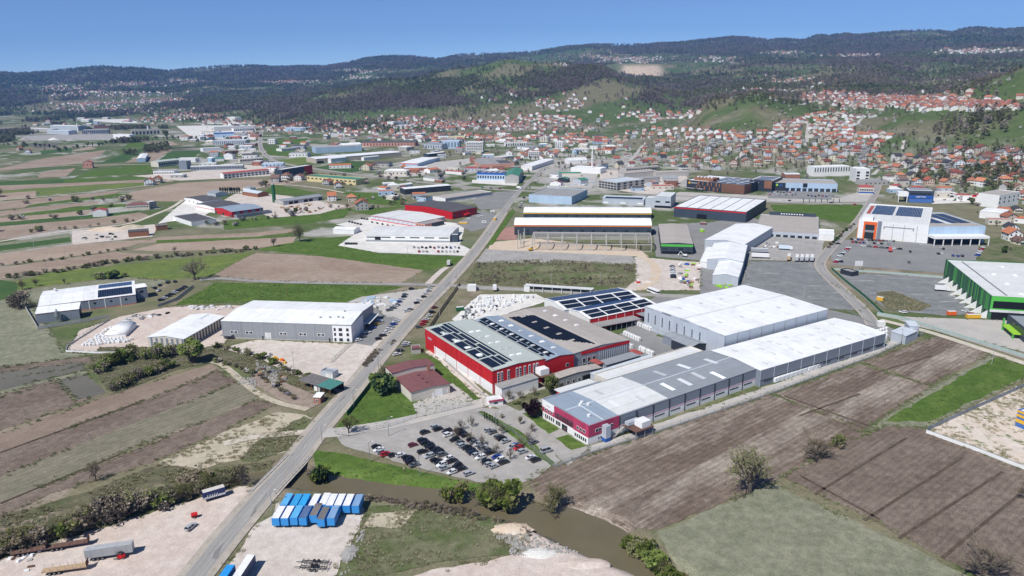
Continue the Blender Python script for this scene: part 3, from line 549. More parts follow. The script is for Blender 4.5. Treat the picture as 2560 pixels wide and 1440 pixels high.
def low_tree(name, mt, n, h, w, seed, leafsz):
    rs = random.Random(seed); o = MB(); o.cyl((0,0,0), .3, h*.5, 5, 1, r2=.12)
    for i in range(n):
        th = rs.uniform(0, 2*math.pi); r = w/2*math.sqrt(rs.random())*(.75+.35*math.sin(th*3+seed)); z = h*(.28+.72*rs.random())
        r *= math.sqrt(max(.06, 1-((z/h-.58)/.46)**2)); c = Vector((r*math.cos(th), r*math.sin(th), z))
        u = Vector((rs.gauss(0,1), rs.gauss(0,1), rs.gauss(0,.7))).normalized(); v = u.cross(Vector((rs.gauss(0,1), rs.gauss(0,1), rs.gauss(0,1)))).normalized(); s = leafsz*rs.uniform(.6,1.3)
        o.add([c-u*s, c+u*s*.7+v*s*.6, c+v*s*-.8+u*.2*s, c+u*s*.9-v*s*.1], [(0,1,3),(0,3,2)])
    return bpy.data.objects.new(name, o.mesh(name, [mt, BARK]))
PROTO = {'bare': [low_tree('wood_tree', FBARE, 110, 12, 9, s, 1.0) for s in (1, 2)], 'bud': [low_tree('wood_tree', FBUD, 110, 11, 9, s, 1.0) for s in (3, 4)], 'dark': [low_tree('wood_tree', FDARK, 100, 12, 7, 5, 1.0)], 'blos': [low_tree('wood_tree', BLOS, 80, 7, 7, 6, .8)]}
rng = np.random.default_rng(5)
def cand(n, d0, d1):
    d = np.sqrt(rng.uniform(d0 * d0, d1 * d1, n)); a = rng.uniform(R(-40), R(40), n); x = np.sin(a) * d; y = np.cos(a) * d; return x, y, hz(x, y)
pts = {k: [] for k in PROTO}
for n, d0, d1, sc in ((160000, 900, 3300, .95), (150000, 3300, 6300, 1.3), (60000, 6300, 8400, 1.9)):
    x, y, z = cand(n, d0, d1); w = woodiness(x, y, z); u = rng.random(n)
    px_, py_ = proj(x, y, z); keep = (w > .2) & ((z > 2) | (px_ < 420) | (w > .9)) | (z > 2) & (((w > -.45) & (u < .2)) | ((w > -1.2) & (u < .05))) | ((z > 2) & (u < .012)) | ((d1 < 4000) & (z < 1.5) & (u < .008) & (py_ < 340))
    kind = fbm(x / 330, y / 330, 61, 3) * 2.4 + rng.random(n) * .75 - .22 + (z < 3) * .35
    for k, mk in (('bare', kind < .17), ('bud', (kind >= .17) & (kind < .95)), ('dark', kind >= .95)):
        s = keep & mk & ~((w < .2) & (u < .013)); pts[k].append(np.stack([x[s], y[s], z[s] - .3, sc * rng.uniform(.65, 1.25, s.sum())], 1))
    s = keep & (w < .5) & (u < .013); pts['blos'].append(np.stack([x[s], y[s], z[s] - .3, sc * rng.uniform(.6, 1., s.sum())], 1))
def scatter(name, P4, proto, label):
    me = bpy.data.meshes.new(name); me.vertices.add(len(P4)); me.vertices.foreach_set('co', P4[:, :3].ravel().astype(np.float32))
    at_ = me.attributes.new('size', 'FLOAT', 'POINT'); at_.data.foreach_set('value', P4[:, 3].astype(np.float32))
    o = tag(link(bpy.data.objects.new(name, me)), label, 'trees', None, 'stuff')
    ng = bpy.data.node_groups.new(name, 'GeometryNodeTree'); ng.interface.new_socket('Geometry', in_out='INPUT', socket_type='NodeSocketGeometry'); ng.interface.new_socket('Geometry', in_out='OUTPUT', socket_type='NodeSocketGeometry')
    gi = ng.nodes.new('NodeGroupInput'); go = ng.nodes.new('NodeGroupOutput'); ip = ng.nodes.new('GeometryNodeInstanceOnPoints'); oi = ng.nodes.new('GeometryNodeObjectInfo')
    oi.inputs[0].default_value = proto; oi.inputs['As Instance'].default_value = True
    na = ng.nodes.new('GeometryNodeInputNamedAttribute'); na.data_type = 'FLOAT'; na.inputs[0].default_value = 'size'
    rv = ng.nodes.new('FunctionNodeRandomValue'); rv.data_type = 'FLOAT'; rv.inputs[3].default_value = 6.283; cv = ng.nodes.new('ShaderNodeCombineXYZ')
    L = ng.links.new; L(gi.outputs[0], ip.inputs['Points']); L(oi.outputs['Geometry'], ip.inputs['Instance']); L(na.outputs[0], ip.inputs['Scale']); L(rv.outputs[1], cv.inputs[2]); L(cv.outputs[0], ip.inputs['Rotation']); L(ip.outputs[0], go.inputs[0])
    md = o.modifiers.new('scatter', 'NODES'); md.node_group = ng; return o
WLAB = {'bare': 'brown leafless woods covering the hills behind the town', 'bud': 'budding green woods covering the hills behind the town', 'dark': 'dark evergreen trees scattered through the hill woods', 'blos': 'white blossoming fruit trees dotted over the hills'}
for k, L_ in pts.items():
    P4 = np.concatenate(L_); pr = PROTO[k]
    for i, p in enumerate(pr):
        scatter({'bare': 'bare_woods', 'bud': 'budding_woods', 'dark': 'evergreen_woods', 'blos': 'blossom_trees'}[k], P4[i::len(pr)], p, WLAB[k] + ('' if i == 0 else ', between the others'))
print('wood trees', sum(len(np.concatenate(v)) for v in pts.values()))
# ------------------------------------------------------------------ haze
def haze_box(dens=6.6e-5):
    mt = bpy.data.materials.new('haze_air'); mt.use_nodes = True; nt = mt.node_tree; nt.nodes.remove(nt.nodes['Principled BSDF'])
    v = nt.nodes.new('ShaderNodeVolumePrincipled'); v.inputs['Color'].default_value = (.18, .45, 1., 1); v.inputs['Density'].default_value = dens; v.inputs['Anisotropy'].default_value = .1
    nt.links.new(v.outputs[0], nt.nodes['Material Output'].inputs['Volume'])
    o = MB().box(-8200, 8200, -600, 9750, -4, 760).build('haze', mt); tag(o, 'thin blue haze lying over the whole valley', 'haze', None, 'stuff')
haze_box()
# ------------------------------------------------------------------ building materials
W = {}
def wm(k, c, **kw): W[k] = pmat(k, c, **kw)
DIRT = (.30,.28,.25)
wm('white_roof', (.86,.87,.87), rough=.5, var=.03, ribs=('X',1.0,.03), dirt=(.55,.55,.535), stains=.55); wm('white_roof_y', (.86,.87,.87), rough=.5, var=.03, ribs=('Y',1.0,.03), dirt=(.55,.55,.535), stains=.55)
wm('pale_roof', (.58,.64,.69), rough=.5, var=.05, ribs=('Y',1.,.04), dirt=(.48,.5,.52), stains=.4); wm('blue_roof', (.30,.365,.44), rough=.5, var=.05, ribs=('Y',1.,.05), dirt=(.36,.38,.4), stains=.4)
wm('steel_roof', (.30,.325,.35), rough=.5, var=.05, ribs=('X',1.,.06), dirt=(.24,.255,.27), stains=.5); wm('sage_roof', (.46,.51,.48), rough=.7, var=.05, dirt=(.40,.43,.40), stains=.5)
wm('tan_roof', (.43,.395,.36), rough=.8, var=.06, grain=2., ribs=('Y',1.2,.05), dirt=(.34,.31,.28), stains=.6); wm('grey_roof', (.33,.33,.325), rough=.8, var=.1, ribs=('X',1.1,.08), dirt=(.24,.235,.23), stains=.6)
wm('dark_roof', (.105,.10,.105), rough=.7, var=.1, ribs=('X',1.1,.1), dirt=(.17,.16,.155), stains=.5); wm('maroon_roof', (.21,.092,.092), rough=.7, var=.1, ribs=('X',.6,.06), dirt=(.2,.1,.1), stains=.5)
wm('green_roof', (.075,.25,.165), rough=.6, var=.08, ribs=('X',1.,.08), dirt=(.12,.24,.18), stains=.4); wm('red_roof', (.42,.10,.085), rough=.7, var=.12, ribs=('X',.8,.08), dirt=(.3,.12,.1), stains=.5); wm('teal_roof', (.07,.22,.19), rough=.6, var=.1)
wm('rust_roof', (.17,.16,.155), rough=.9, var=.25, grain=1.2, ribs=('X',.8,.12), dirt=(.3,.27,.24)); wm('light_roof', (.70,.71,.70), rough=.6, var=.05, ribs=('X',1.2,.04), dirt=(.5,.5,.49), stains=.4); wm('terracotta', (.46,.17,.085), rough=.85, var=.2, grain=1.)
wm('grey_wall', (.30,.315,.335), rough=.55, var=.03, ribs=('X',1.05,.06), dirt=(.26,.27,.28), stains=.3); wm('silver_wall', (.47,.515,.57), rough=.5, var=.03, ribs=('X',1.1,.05), dirt=(.42,.45,.48), stains=.3); wm('steel_wall', (.235,.265,.31), rough=.5, var=.03, ribs=('X',1.1,.05), dirt=(.22,.24,.26), stains=.3)
wm('white_wall', (.78,.78,.77), rough=.8, var=.04, dirt=(.55,.54,.52), stains=.35); wm('red_wall', (.52,.018,.024), rough=.5, var=.05, ribs=('X',1.1,.05), dirt=(.42,.02,.025), stains=.4); wm('crimson_wall', (.45,.055,.125), rough=.5, var=.05, ribs=('X',1.0,.06), dirt=(.38,.05,.11), stains=.4)
wm('concrete', (.43,.42,.40), rough=.9, var=.1, dirt=(.3,.29,.27)); wm('cream_wall', (.62,.575,.50), rough=.85, var=.05, dirt=(.45,.42,.37), stains=.4); wm('beige_wall', (.47,.41,.335), rough=.8, var=.05, dirt=(.36,.32,.27), stains=.4); wm('dark_wall', (.035,.042,.055), rough=.5, var=.08); wm('navy_wall', (.055,.072,.098), rough=.5, var=.06, ribs=('X',1.2,.08))
wm('salmon_wall', (.58,.30,.235), rough=.85, var=.06, dirt=(.42,.24,.2), stains=.4); wm('blue_wall', (.07,.16,.42), rough=.6, var=.05); wm('sky_wall', (.43,.56,.70), rough=.6, var=.05, ribs=('X',1.1,.05)); wm('green_wall', (.055,.165,.075), rough=.55, var=.06); wm('leaf_green', (.10,.46,.075), rough=.5, var=.05); wm('yellow_wall', (.66,.56,.30), rough=.8, var=.06, dirt=(.5,.42,.25), stains=.3); wm('brick_wall', (.33,.15,.105), rough=.9, var=.15, grain=.8)
wm('pink', (.60,.40,.50), rough=.7); wm('orange', (.74,.14,.03), rough=.5); wm('orange_stripe', (.72,.22,.06), rough=.5); wm('yellow', (.72,.42,.04), rough=.5); wm('lime', (.32,.62,.05), rough=.5); wm('black', (.012,.013,.016), rough=.5); wm('white', (.8,.8,.8), rough=.6); wm('blue', (.03,.10,.36), rough=.5); wm('wood', (.26,.12,.07), rough=.8, var=.2, grain=.5); wm('timber', (.45,.32,.2), rough=.9, var=.2, grain=.6); wm('rust', (.15,.085,.065), rough=.9, var=.25, grain=.8); wm('steel', (.34,.35,.36), rough=.45, metal=.4); wm('red', (.55,.02,.022), rough=.5); wm('dark', (.03,.031,.034), rough=.6); wm('mesh_green', (.028,.125,.055), rough=.8, var=.12, grain=.6); wm('teal_screen', (.36,.46,.43), rough=.8); wm('fence_wire', (.30,.32,.33), rough=.7); wm('pinkish_paint', (.5,.42,.38))
def glassmat(name, c, rough=.12):
    mt, nt, b = newmat(name); r = N(nt, 'ShaderNodeObjectInfo').outputs['Random']
    k = mrange(nt, r, 0, 1, .6, 1.5); nt.links.new(mixc(nt, 1., c, N(nt, 'ShaderNodeCombineColor', (k, k, k)).outputs[0], 'MULTIPLY'), b.inputs['Base Color'])
    b.inputs['Roughness'].default_value = rough; b.inputs['Specular IOR Level'].default_value = .5; return mt
W['glass'] = glassmat('window_glass', (.028,.034,.042)); W['skylight'] = glassmat('skylight_plastic', (.74,.76,.77), .3); W['solar'] = pmat('solar_glass', (.012,.017,.032), rough=.16, var=.25, grain=2., spec=.4); W['solar_blue'] = pmat('solar_glass_blue', (.03,.055,.13), rough=.2, var=.2, grain=2., spec=.4); W['solar_black'] = pmat('solar_black', (.008,.009,.013), rough=.3, var=.1, spec=.2)
CUBE = {}
def cube(mk):
    if mk not in CUBE: CUBE[mk] = MB().box(-.5,.5,-.5,.5,-.5,.5).mesh('box_' + mk, W[mk])
    return CUBE[mk]
BL = []
class Bld:
    """box building; local x runs along the front edge, y goes back, z up"""
    def __init__(s, name, label, e0, e1, h, depth, roof='flat', rise=1., wall='white_wall', rmat='white_roof', cat='building', group=None, eave=False, root=None, ov=.25, z=None, ridge=.5, par=.5, group2=None):
        a = None
        if isinstance(h, tuple):
            h = hgt(*h) if isinstance(h[0], tuple) else hgt(e0, h)
        A, B = (at(*e0, h), at(*e1, h)) if eave else (at(*e0), at(*e1))
        A.z = B.z = 0
        s.rz = math.atan2(B.y - A.y, B.x - A.x); s.L = (B - A).length; s.h = h; s.rise = rise; s.kind = roof; s.ridge = ridge
        n = Vector((-math.sin(s.rz), math.cos(s.rz), 0))
        if isinstance(depth, tuple): depth = (at(*depth, h) - B).dot(n)
        if depth < 0: print('NEG DEPTH', label, depth); depth = -depth; A = A - n * depth
        s.D = depth
        s.o = empty(name if root is None else 'annex', (A.x, A.y, z or 0), s.rz)
        if root is None: tag(s.o, label, cat, group)
        else:
            s.o.parent = root.o; s.o.matrix_parent_inverse = (Matrix.Translation(root.o.location) @ Matrix.Rotation(root.rz, 4, 'Z')).inverted()
        L, D = s.L, s.D; BL.append(s)
        pr = s.profile(); wv = []; wf = []
        # walls: profile polygon extruded
        if roof in ('gx', 'arc', 'mono'):
            poly = [(0, 0)] + [(y, z_) for y, z_ in pr] + [(D, 0)]
            n_ = len(poly); vs = [(0, y, z_) for y, z_ in poly] + [(L, y, z_) for y, z_ in poly]
            fs = [tuple(range(n_)), tuple(range(n_, 2*n_))[::-1], (0, n_, n_+1, 1), (n_-2, 2*n_-2, 2*n_-1, n_-1)]
        elif roof == 'gy':
            poly = [(0, 0)] + [(y, z_) for y, z_ in pr] + [(L, 0)]
            n_ = len(poly); vs = [(y, 0, z_) for y, z_ in poly] + [(y, D, z_) for y, z_ in poly]
            fs = [tuple(range(n_))[::-1], tuple(range(n_, 2*n_)), (0, 1, n_+1, n_), (n_-2, n_-1, 2*n_-1, 2*n_-2)]
        else:
            vs = [(0,0,0),(L,0,0),(L,D,0),(0,D,0),(0,0,h),(L,0,h),(L,D,h),(0,D,h)]; fs = [(0,1,5,4),(1,2,6,5),(2,3,7,6),(3,0,4,7)]
        if wall: meshobj('wall', vs, fs, W[wall], s.o)
        t = .18; rv = MB()
        if roof in ('gx', 'arc', 'mono', 'gy'):
            ln = D if roof == 'gy' else L; q = list(pr)
            d0 = (q[1][1] - q[0][1]) / max(.01, q[1][0] - q[0][0]); q[0] = (q[0][0] - ov, q[0][1] - ov * d0)
            d1 = (q[-1][1] - q[-2][1]) / max(.01, q[-1][0] - q[-2][0]); q[-1] = (q[-1][0] + ov, q[-1][1] + ov * d1)
            n_ = len(q); P = lambda e, p, dz: ((p[0], e, p[1] + dz) if roof == 'gy' else (e, p[0], p[1] + dz))
            for e in (-ov, ln + ov): rv.v += [P(e, p, .02) for p in q] + [P(e, p, t) for p in q]
            for i in range(n_ - 1):
                f1 = (n_+i, n_+i+1, 3*n_+i+1, 3*n_+i); f2 = (i, 2*n_+i, 2*n_+i+1, i+1); rv.f += [f1 if roof == 'gy' else f1[::-1], f2 if roof == 'gy' else f2[::-1], (i, i+1, n_+i+1, n_+i), (2*n_+i, 3*n_+i, 3*n_+i+1, 2*n_+i+1)]
            rv.f += [(0, n_, 3*n_, 2*n_), (n_-1, 3*n_-1, 4*n_-1, 2*n_-1)]; rv.m = [0] * len(rv.f)
        elif roof == 'flat':
            rv.add([(.2,.2,h-par),(L-.2,.2,h-par),(L-.2,D-.2,h-par),(.2,D-.2,h-par)], [(0,1,2,3)])
            pm = MB().box(0-.03,L+.03,-.03,.25,h-par-.1,h+.05).box(0-.03,L+.03,D-.25,D+.03,h-par-.1,h+.05).box(-.03,.25,.25,D-.25,h-par-.1,h+.05).box(L-.25,L+.03,.25,D-.25,h-par-.1,h+.05)
            if wall: pm.build('parapet', W[wall], s.o)
        elif roof == 'hip':
            e = ov; k = min(L, D) / 2; r = h + rise
            rv.add([(-e,-e,h),(L+e,-e,h),(L+e,D+e,h),(-e,D+e,h),(k,D/2,r) if L >= D else (L/2,k,r),(L-k,D/2,r) if L >= D else (L/2,D-k,r)],
                   [(0,1,5,4),(1,2,5),(2,3,4,5),(3,0,4)] if L >= D else [(0,1,4),(1,2,5,4),(2,3,5),(3,0,4,5)])
        if rmat: meshobj('roof', rv.v, rv.f, W[rmat], s.o)
    def profile(s):
        k, h, r, D, L = s.kind, s.h, s.rise, s.D, s.L
        if k == 'gx': return [(0, h), (D * s.ridge, h + r), (D, h)]
        if k == 'gy': return [(0, h), (L * s.ridge, h + r), (L, h)]
        if k == 'mono': return [(0, h), (D, h + r)]
        if k == 'arc': return [(D * i / 10, h + r * (1 - (2 * i / 10 - 1) ** 2)) for i in range(11)]
        return [(0, h), (D, h)]
    def rz_(s, x, y):
        if s.kind == 'flat': return s.h - .5
        p = s.profile(); t = x if s.kind == 'gy' else y
        return float(np.interp(t, [a[0] for a in p], [a[1] for a in p])) + .18
    def el(s, name, face, u0, u1, z0, z1, mk, t=.06):
        """a box standing t proud of a wall; u in metres along the wall seen from outside, left to right"""
        w_ = u1 - u0; um = (u0 + u1) / 2
        if face == 'f': loc = (um, -t/2 + .02, (z0+z1)/2); rz = 0
        elif face == 'r': loc = (s.L + t/2 - .02, um, (z0+z1)/2); rz = math.pi/2
        elif face == 'l': loc = (-t/2 + .02, s.D - um, (z0+z1)/2); rz = math.pi/2
        else: loc = (s.L - um, s.D + t/2 - .02, (z0+z1)/2); rz = 0
        return inst(name, cube(mk), s.o, loc, rz, (w_, t + .04, z1 - z0))
    def wins(s, face, us, z0, z1, w_, mk='glass', frame=None, name='window', t=.08):
        for u in us:
            if frame:
                s.el('window_frame', face, u - .12, u + w_ + .12, z0 - .12, z1 + .12, frame, t - .02)
            s.el(name, face, u, u + w_, z0, z1, mk, t)
    def row(s, face, n, z0, z1, w_, m0=1., m1=1., **k):
        F = s.L if face in 'fb' else s.D; st = (F - m0 - m1 - w_) / max(1, n - 1)
        s.wins(face, [m0 + i * st for i in range(n)], z0, z1, w_, **k)
    def pipes(s, face, n, mk='steel', w_=.18, top=None):
        F = s.L if face in 'fb' else s.D
        for i in range(n + 1):
            u = min(max(F * i / n, .15), F - .35); s.el('downpipe', face, u, u + w_, 0, (top or s.h), mk, .16)
    def rs(s, name, x0, x1, y0, y1, mk, lift=.06, th=.08):
        """a thin slab lying on the roof"""
        c = [(x0,y0),(x1,y0),(x1,y1),(x0,y1)]; lo = [(x, y, s.rz_(x, y) + lift - th) for x, y in c]; hi = [(x, y, s.rz_(x, y) + lift) for x, y in c]
        return meshobj(name, lo + hi, [(4,5,6,7),(0,1,5,4),(1,2,6,5),(2,3,7,6),(3,0,4,7)], W[mk], s.o)
    def solar(s, x0, x1, y0, y1, nx, ny, mk='solar', gap=.08, lift=.16, skip=None):
        o = MB(); px = (x1 - x0) / nx; py = (y1 - y0) / ny
        for i in range(nx):
            for j in range(ny):
                if skip and skip(i, j): continue
                a, b_, c, d = x0 + i*px + gap, x0 + (i+1)*px - gap/2, y0 + j*py + gap, y0 + (j+1)*py - gap/2
                q = [(a,c),(b_,c),(b_,d),(a,d)]; o.add([(x, y, s.rz_(x, y) + lift) for x, y in q] + [(x, y, s.rz_(x, y) + .02) for x, y in q], [(0,1,2,3),(0,4,5,1),(1,5,6,2),(2,6,7,3),(3,7,4,0)])
        return tag(o.build('solar_array', W[mk], s.o), kind='stuff')
    def dome(s, x, y, w_=1.6, l_=2.4):
        z = s.rz_(x, y); o = MB().box(x-w_/2, x+w_/2, y-l_/2, y+l_/2, z-.1, z+.3)
        o.add([(x-w_/2,y-l_/2,z+.3),(x+w_/2,y-l_/2,z+.3),(x+w_/2,y+l_/2,z+.3),(x-w_/2,y+l_/2,z+.3),(x-w_/4,y-l_/4,z+.7),(x+w_/4,y-l_/4,z+.7),(x+w_/4,y+l_/4,z+.7),(x-w_/4,y+l_/4,z+.7)], [(4,5,6,7),(0,1,5,4),(1,2,6,5),(2,3,7,6),(3,0,4,7)])
        return o.build('roof_light', W['skylight'], s.o)
    def box(s, name, x0, x1, y0, y1, z0, z1, mk):
        return inst(name, cube(mk), s.o, ((x0+x1)/2, (y0+y1)/2, (z0+z1)/2), 0, (x1-x0, y1-y0, z1-z0))
    def vent(s, x, y, mk='steel', w_=.8, hh=.9): z = s.rz_(x, y); return s.box('roof_vent', x-w_/2, x+w_/2, y-w_/2, y+w_/2, z-.1, z+hh, mk)
def fr(a, b, n): return [a + (b - a) * i / (n - 1) for i in range(n)]
# ------------------------------------------------------------------ B1 white-roofed warehouse with the office corner
b = Bld('warehouse', 'long grey warehouse with white gable roof and three-storey white office corner', (557.8,845), (880.5,856), (556,802), (938,760), 'gx', 1.6, 'grey_wall', 'white_roof'); L, D, h = b.L, b.D, b.h
b.pipes('f', 7, 'silver_wall')
b.el('plinth', 'f', 0, L*.855, 0, .7, 'concrete', .1)
for u in (.065, .185, .45, .60, .74):
    b.el('window_frame', 'f', L*u-.2, L*u+4.4, h*.30, h*.30+1.6, 'white', .06)
    for k in (0, 1.75, 2.6): b.el('window', 'f', L*u+k+.05, L*u+k+(1.5 if k != 1.75 else .6), h*.30+.2, h*.30+1.4, 'glass', .1)
b.el('roller_door', 'f', L*.335, L*.38, 0, 4.2, 'light_roof', .1); b.el('door', 'f', L*.31, L*.32, 0, 2.1, 'dark', .1); b.el('door', 'f', L*.825, L*.836, 0, 2.1, 'dark', .1)
b.box('canopy', 0, L*.085, -3, 0, 2.4, 2.6, 'steel')
b.el('office_facade', 'f', L*.858, L+.12, 0, h-.7, 'white', .22)
for k, z in enumerate((.5, 3.6, 6.5)):
    for u, w_ in ((.868, 1.2), (.905, 2.1), (.962, 1.5)): b.el('window', 'f', L*u, L*u+w_, z+.1, z+1.9, 'glass', .28)
b.el('office_facade', 'r', 0, D*.5, 0, h-.2, 'white', .14)
for z in (.5, 3.6, 6.5): b.row('r', 5, z, z+1.7, 1.5, 1.2, D*.55)
b.box('loading_canopy', L, L+4, D*.5, D*.97, 4.4, 4.7, 'light_roof'); b.el('roller_door', 'r', D*.6, D*.72, 0, 4, 'dark', .1); b.el('roller_door', 'r', D*.8, D*.92, 0, 4, 'dark', .1)
for x, y in ((.73,.2),(.80,.22),(.86,.24),(.9,.22),(.87,.46)): b.vent(L*x, D*y)
b.rs('ridge_cap', 0, L, D*.49, D*.51, 'white_roof', .2)
# B2 striped barn, B3 tent
b = Bld('barn', 'white-roofed barn with beige and dark striped walls beside the bales', (372,868), (463,873), (370,843), (562,791), 'gy', 1.3, 'cream_wall', 'white_roof_y'); L, D, h = b.L, b.D, b.h
for i in range(7): b.el('panel', 'f', L*(i/7)+L*.075, L*(i/7)+L*.135, 0, h-.05, 'steel_wall', .08)
for i in range(14): b.el('panel', 'r', D*i/14+.2, D*i/14+1.1, 0, h-.05, 'dark', .1)
b.wins('f', [L*.16], h*.35, h*.55, 1.6, frame='white'); b.rs('roof_light', L*.55, L*.62, D*.75, D*.98, 'pale_roof')
b = Bld('storage_tent', 'white fabric storage tent with rounded roof among white bales', (262,846), (315,843), 2.4, (372,806), 'gy', 2.6, 'white_wall', None); L, D = b.L, b.D
o = MB(); n_ = 12; q = [(L*(.5-.5*math.cos(math.pi*i/n_)), 2.0+2.3*math.sin(math.pi*i/n_)) for i in range(n_+1)]
for y in (-.15, D+.15): o.v += [(x, y, z) for x, z in q]
o.f = [(i, i+1, n_+2+i, n_+1+i) for i in range(n_)] + [tuple(range(n_+1))[::-1], tuple(range(n_+1, 2*n_+2))]; o.m = [0]*len(o.f); o.build('fabric_cover', W['white_roof'], b.o, True)
# B4 blue-grey works on the left
b = Bld('workshop', 'blue-grey workshop with red trim, white roof and solar panels in walled yard', (100,790), (342,758.7), ((342,758.7),(339,736)), (334.6,702), 'gx', 1.5, 'steel_wall', 'white_roof'); L, D, h = b.L, b.D, b.h
b.el('trim', 'f', 0, L, h-.35, h-.05, 'red', .1); b.el('trim', 'f', 0, L, 0, .3, 'red', .1)
for u in (.5, .665, .83): b.el('pilaster', 'f', L*u, L*u+.5, 0, h-.4, 'white', .14)
b.wins('f', [L*.55, L*.72, L*.88], h*.5, h*.5+1.3, 1.5); b.solar(L*.60, L*.97, D*.06, D*.44, 20, 4); b.solar(L*.60, L*.97, D*.56, D*.92, 20, 3, 'solar_blue')
b.box('chimney', L*.12, L*.14, D*.8, D*.9, h, h+2.2, 'white')
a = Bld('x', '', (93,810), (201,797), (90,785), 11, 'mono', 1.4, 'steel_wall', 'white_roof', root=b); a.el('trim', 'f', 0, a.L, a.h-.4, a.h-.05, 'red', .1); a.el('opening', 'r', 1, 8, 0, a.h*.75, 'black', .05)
a = Bld('x', '', (343,749), (371,744.5), ((371,744),(368,716)), (386.6,704), 'gx', .8, 'steel_wall', 'white_roof', root=b); a.el('trim', 'f', 0, a.L, a.h-.35, a.h-.05, 'red', .1); a.wins('f', [a.L*.3], a.h*.55, a.h*.75, 2.4); a.row('r', 3, a.h*.5, a.h*.7, 1.4)
b.box('extractor_pipe', L*.08, L*.30, -14.3, -14., 3.5, 3.9, 'steel')
o = MB().cyl((0,0,4), 1.3, 3.2, 12).cyl((0,0,1.6), .25, 2.4, 12, r2=1.3).cyl((0,0,7.2), .4, 1.5, 8)
for q in ((-1,-1),(1,-1),(1,1),(-1,1)): o.bar((q[0],q[1],0),(q[0],q[1],5), .12)
p = at(146, 806); s_ = o.build('dust_silo', W['steel']); s_.location = p; tag(s_, 'grey cone-bottomed dust silo in front of the blue-grey workshop', 'silo')
# ------------------------------------------------------------------ B5 red factory
b = Bld('red_factory', 'big red factory with solar panels on pale green and black roofs', (1065,871), (1232.5,986), ((1232.5,986),(1231.4,928)), (1361.6,896), 'gx', .9, 'red_wall', 'sage_roof', ridge=.48); L, D, h = b.L, b.D, b.h
b.el('base_panel', 'f', L*.15, L+.03, 0, h*.42, 'white_wall', .1); b.pipes('f', 6, 'red_wall', .3)
for i in range(1, 7): b.el('panel_joint', 'f', L*(.15+.85*i/6.02)-.06, L*(.15+.85*i/6.02)+.06, h*.42, h, 'dark', .05)
for u in (.09,.155,.28,.44,.50,.59,.68,.77,.83):
    b.el('window_frame', 'r', D*u-.15, D*u+1.05, h*.32, h*.9, 'white', .1)
    for k in range(5): b.el('window', 'r', D*u, D*u+.9, h*(.35+.105*k), h*(.435+.105*k), 'glass', .14)
b.el('sign_letters', 'f', L*.045, L*.105, h*.60, h*.66, 'white', .1)
for k in range(5): b.el('sign_letter', 'f', L*(.046+.012*k), L*(.054+.012*k), h*.61, h*.655, 'blue', .14)
hs = lambda i, j: (i in (5, 6, 7) and j in (2, 3)) or (i in (14, 15) and j in (2, 3)) or (i in (23, 24) and j in (2, 3)) or (i in (32, 33) and j in (2, 3)) or (i % 9 == 8)
b.solar(L*.05, L*.96, D*.03, D*.22, 44, 5, 'solar', skip=hs)
b.solar(L*.05, L*.96, D*.235, D*.31, 44, 2, 'solar', skip=lambda i, j: i % 9 == 8)
b.solar(L*.02, L*.94, D*.325, D*.40, 42, 2, 'solar', skip=lambda i, j: i % 12 == 11); b.solar(L*.02, L*.94, D*.425, D*.46, 44, 1, 'solar')
for u in (.22,.40,.56,.72): b.dome(L*u, D*.155, 2.2, 3)
for u in (.30,.44,.58,.72,.86):
    for v in (.58, .72): b.dome(L*u, D*v, 1.3, 2.6)
for v in (.03,.97): b.rs('gutter', 0, L, D*v-.25, D*v+.25, 'tan_roof', .3)
a = Bld('x', '', (1361.6,896), (1362,896.2), h-1.2, 1, 'flat') if False else None
def side(px0, px1, hh, rise, wall, rm, ridge=.5):
    """a further bay of the red factory along its right-hand front; corners given at eave height"""
    s = b; ca, sa = math.cos(s.rz), math.sin(s.rz)
    def loc(p): q = at(*p, hh) - Vector((s.o.location.x, s.o.location.y, 0)); return q.x * ca + q.y * sa, -q.x * sa + q.y * ca
    x0, y0 = loc(px0); x1, y1 = loc(px1); xr = (x0 + x1) / 2
    return xr, y0, y1
class Sub(Bld):
    """annex given in its root's local metres"""
    def __init__(s, root, x0, x1, y0, y1, h, roof='flat', rise=1., wall='white_wall', rmat='white_roof', ridge=.5, z=0, ov=.25, par=.5):
        ca, sa = math.cos(root.rz), math.sin(root.rz); ox, oy = root.o.location.x, root.o.location.y
        s._xy = (x0, y0); s._root = root; s._l = x1 - x0; s._d = y1 - y0
        s.rz = root.rz; s.L = s._l; s.D = s._d; s.h = h; s.rise = rise; s.kind = roof; s.ridge = ridge
        t = Bld.__new__(Bld)
        A = Vector((ox + x0*ca - y0*sa, oy + x0*sa + y0*ca, 0)); Bp = A + Vector((ca, sa, 0)) * s._l
        Bld.__init__(s, 'annex', '', tuple(proj(A.x, A.y, 0.)), tuple(proj(Bp.x, Bp.y, 0.)), h, s._d, roof, rise, wall, rmat, root=root, ridge=ridge, z=z, ov=ov, par=par)
x1b, y0b, y1b = side((1361.6,897), (1430,881), h-1, 0, '', '')
c2 = Sub(b, 0, L, D+.3, y1b, h-1.2, 'gx', 1.0, 'red_wall', 'blue_roof'); 
c2.solar(L*.05, L*.93, c2.D*.06, c2.D*.18, 44, 3, 'solar', skip=lambda i, j: i % 7 == 6); c2.solar(L*.02, L*.97, c2.D*.20, c2.D*.42, 46, 4, 'solar_black', skip=lambda i, j: i % 7 == 3 and j in (1, 2))
for u in (.15,.29,.43,.57,.71,.85): c2.dome(L*u, c2.D*.72, 1.5, 2.8)
for u in (.18,.32,.46,.60,.74,.9): c2.dome(L*u, c2.D*.30, 1.6, 2.6)
c2.wins('r', [c2.D*.72], c2.h*.45, c2.h*.6, 1.6, frame='white')
x1c, y0c, y1c = side((1430,881), (1568,848), h-1.6, 0, '', '')
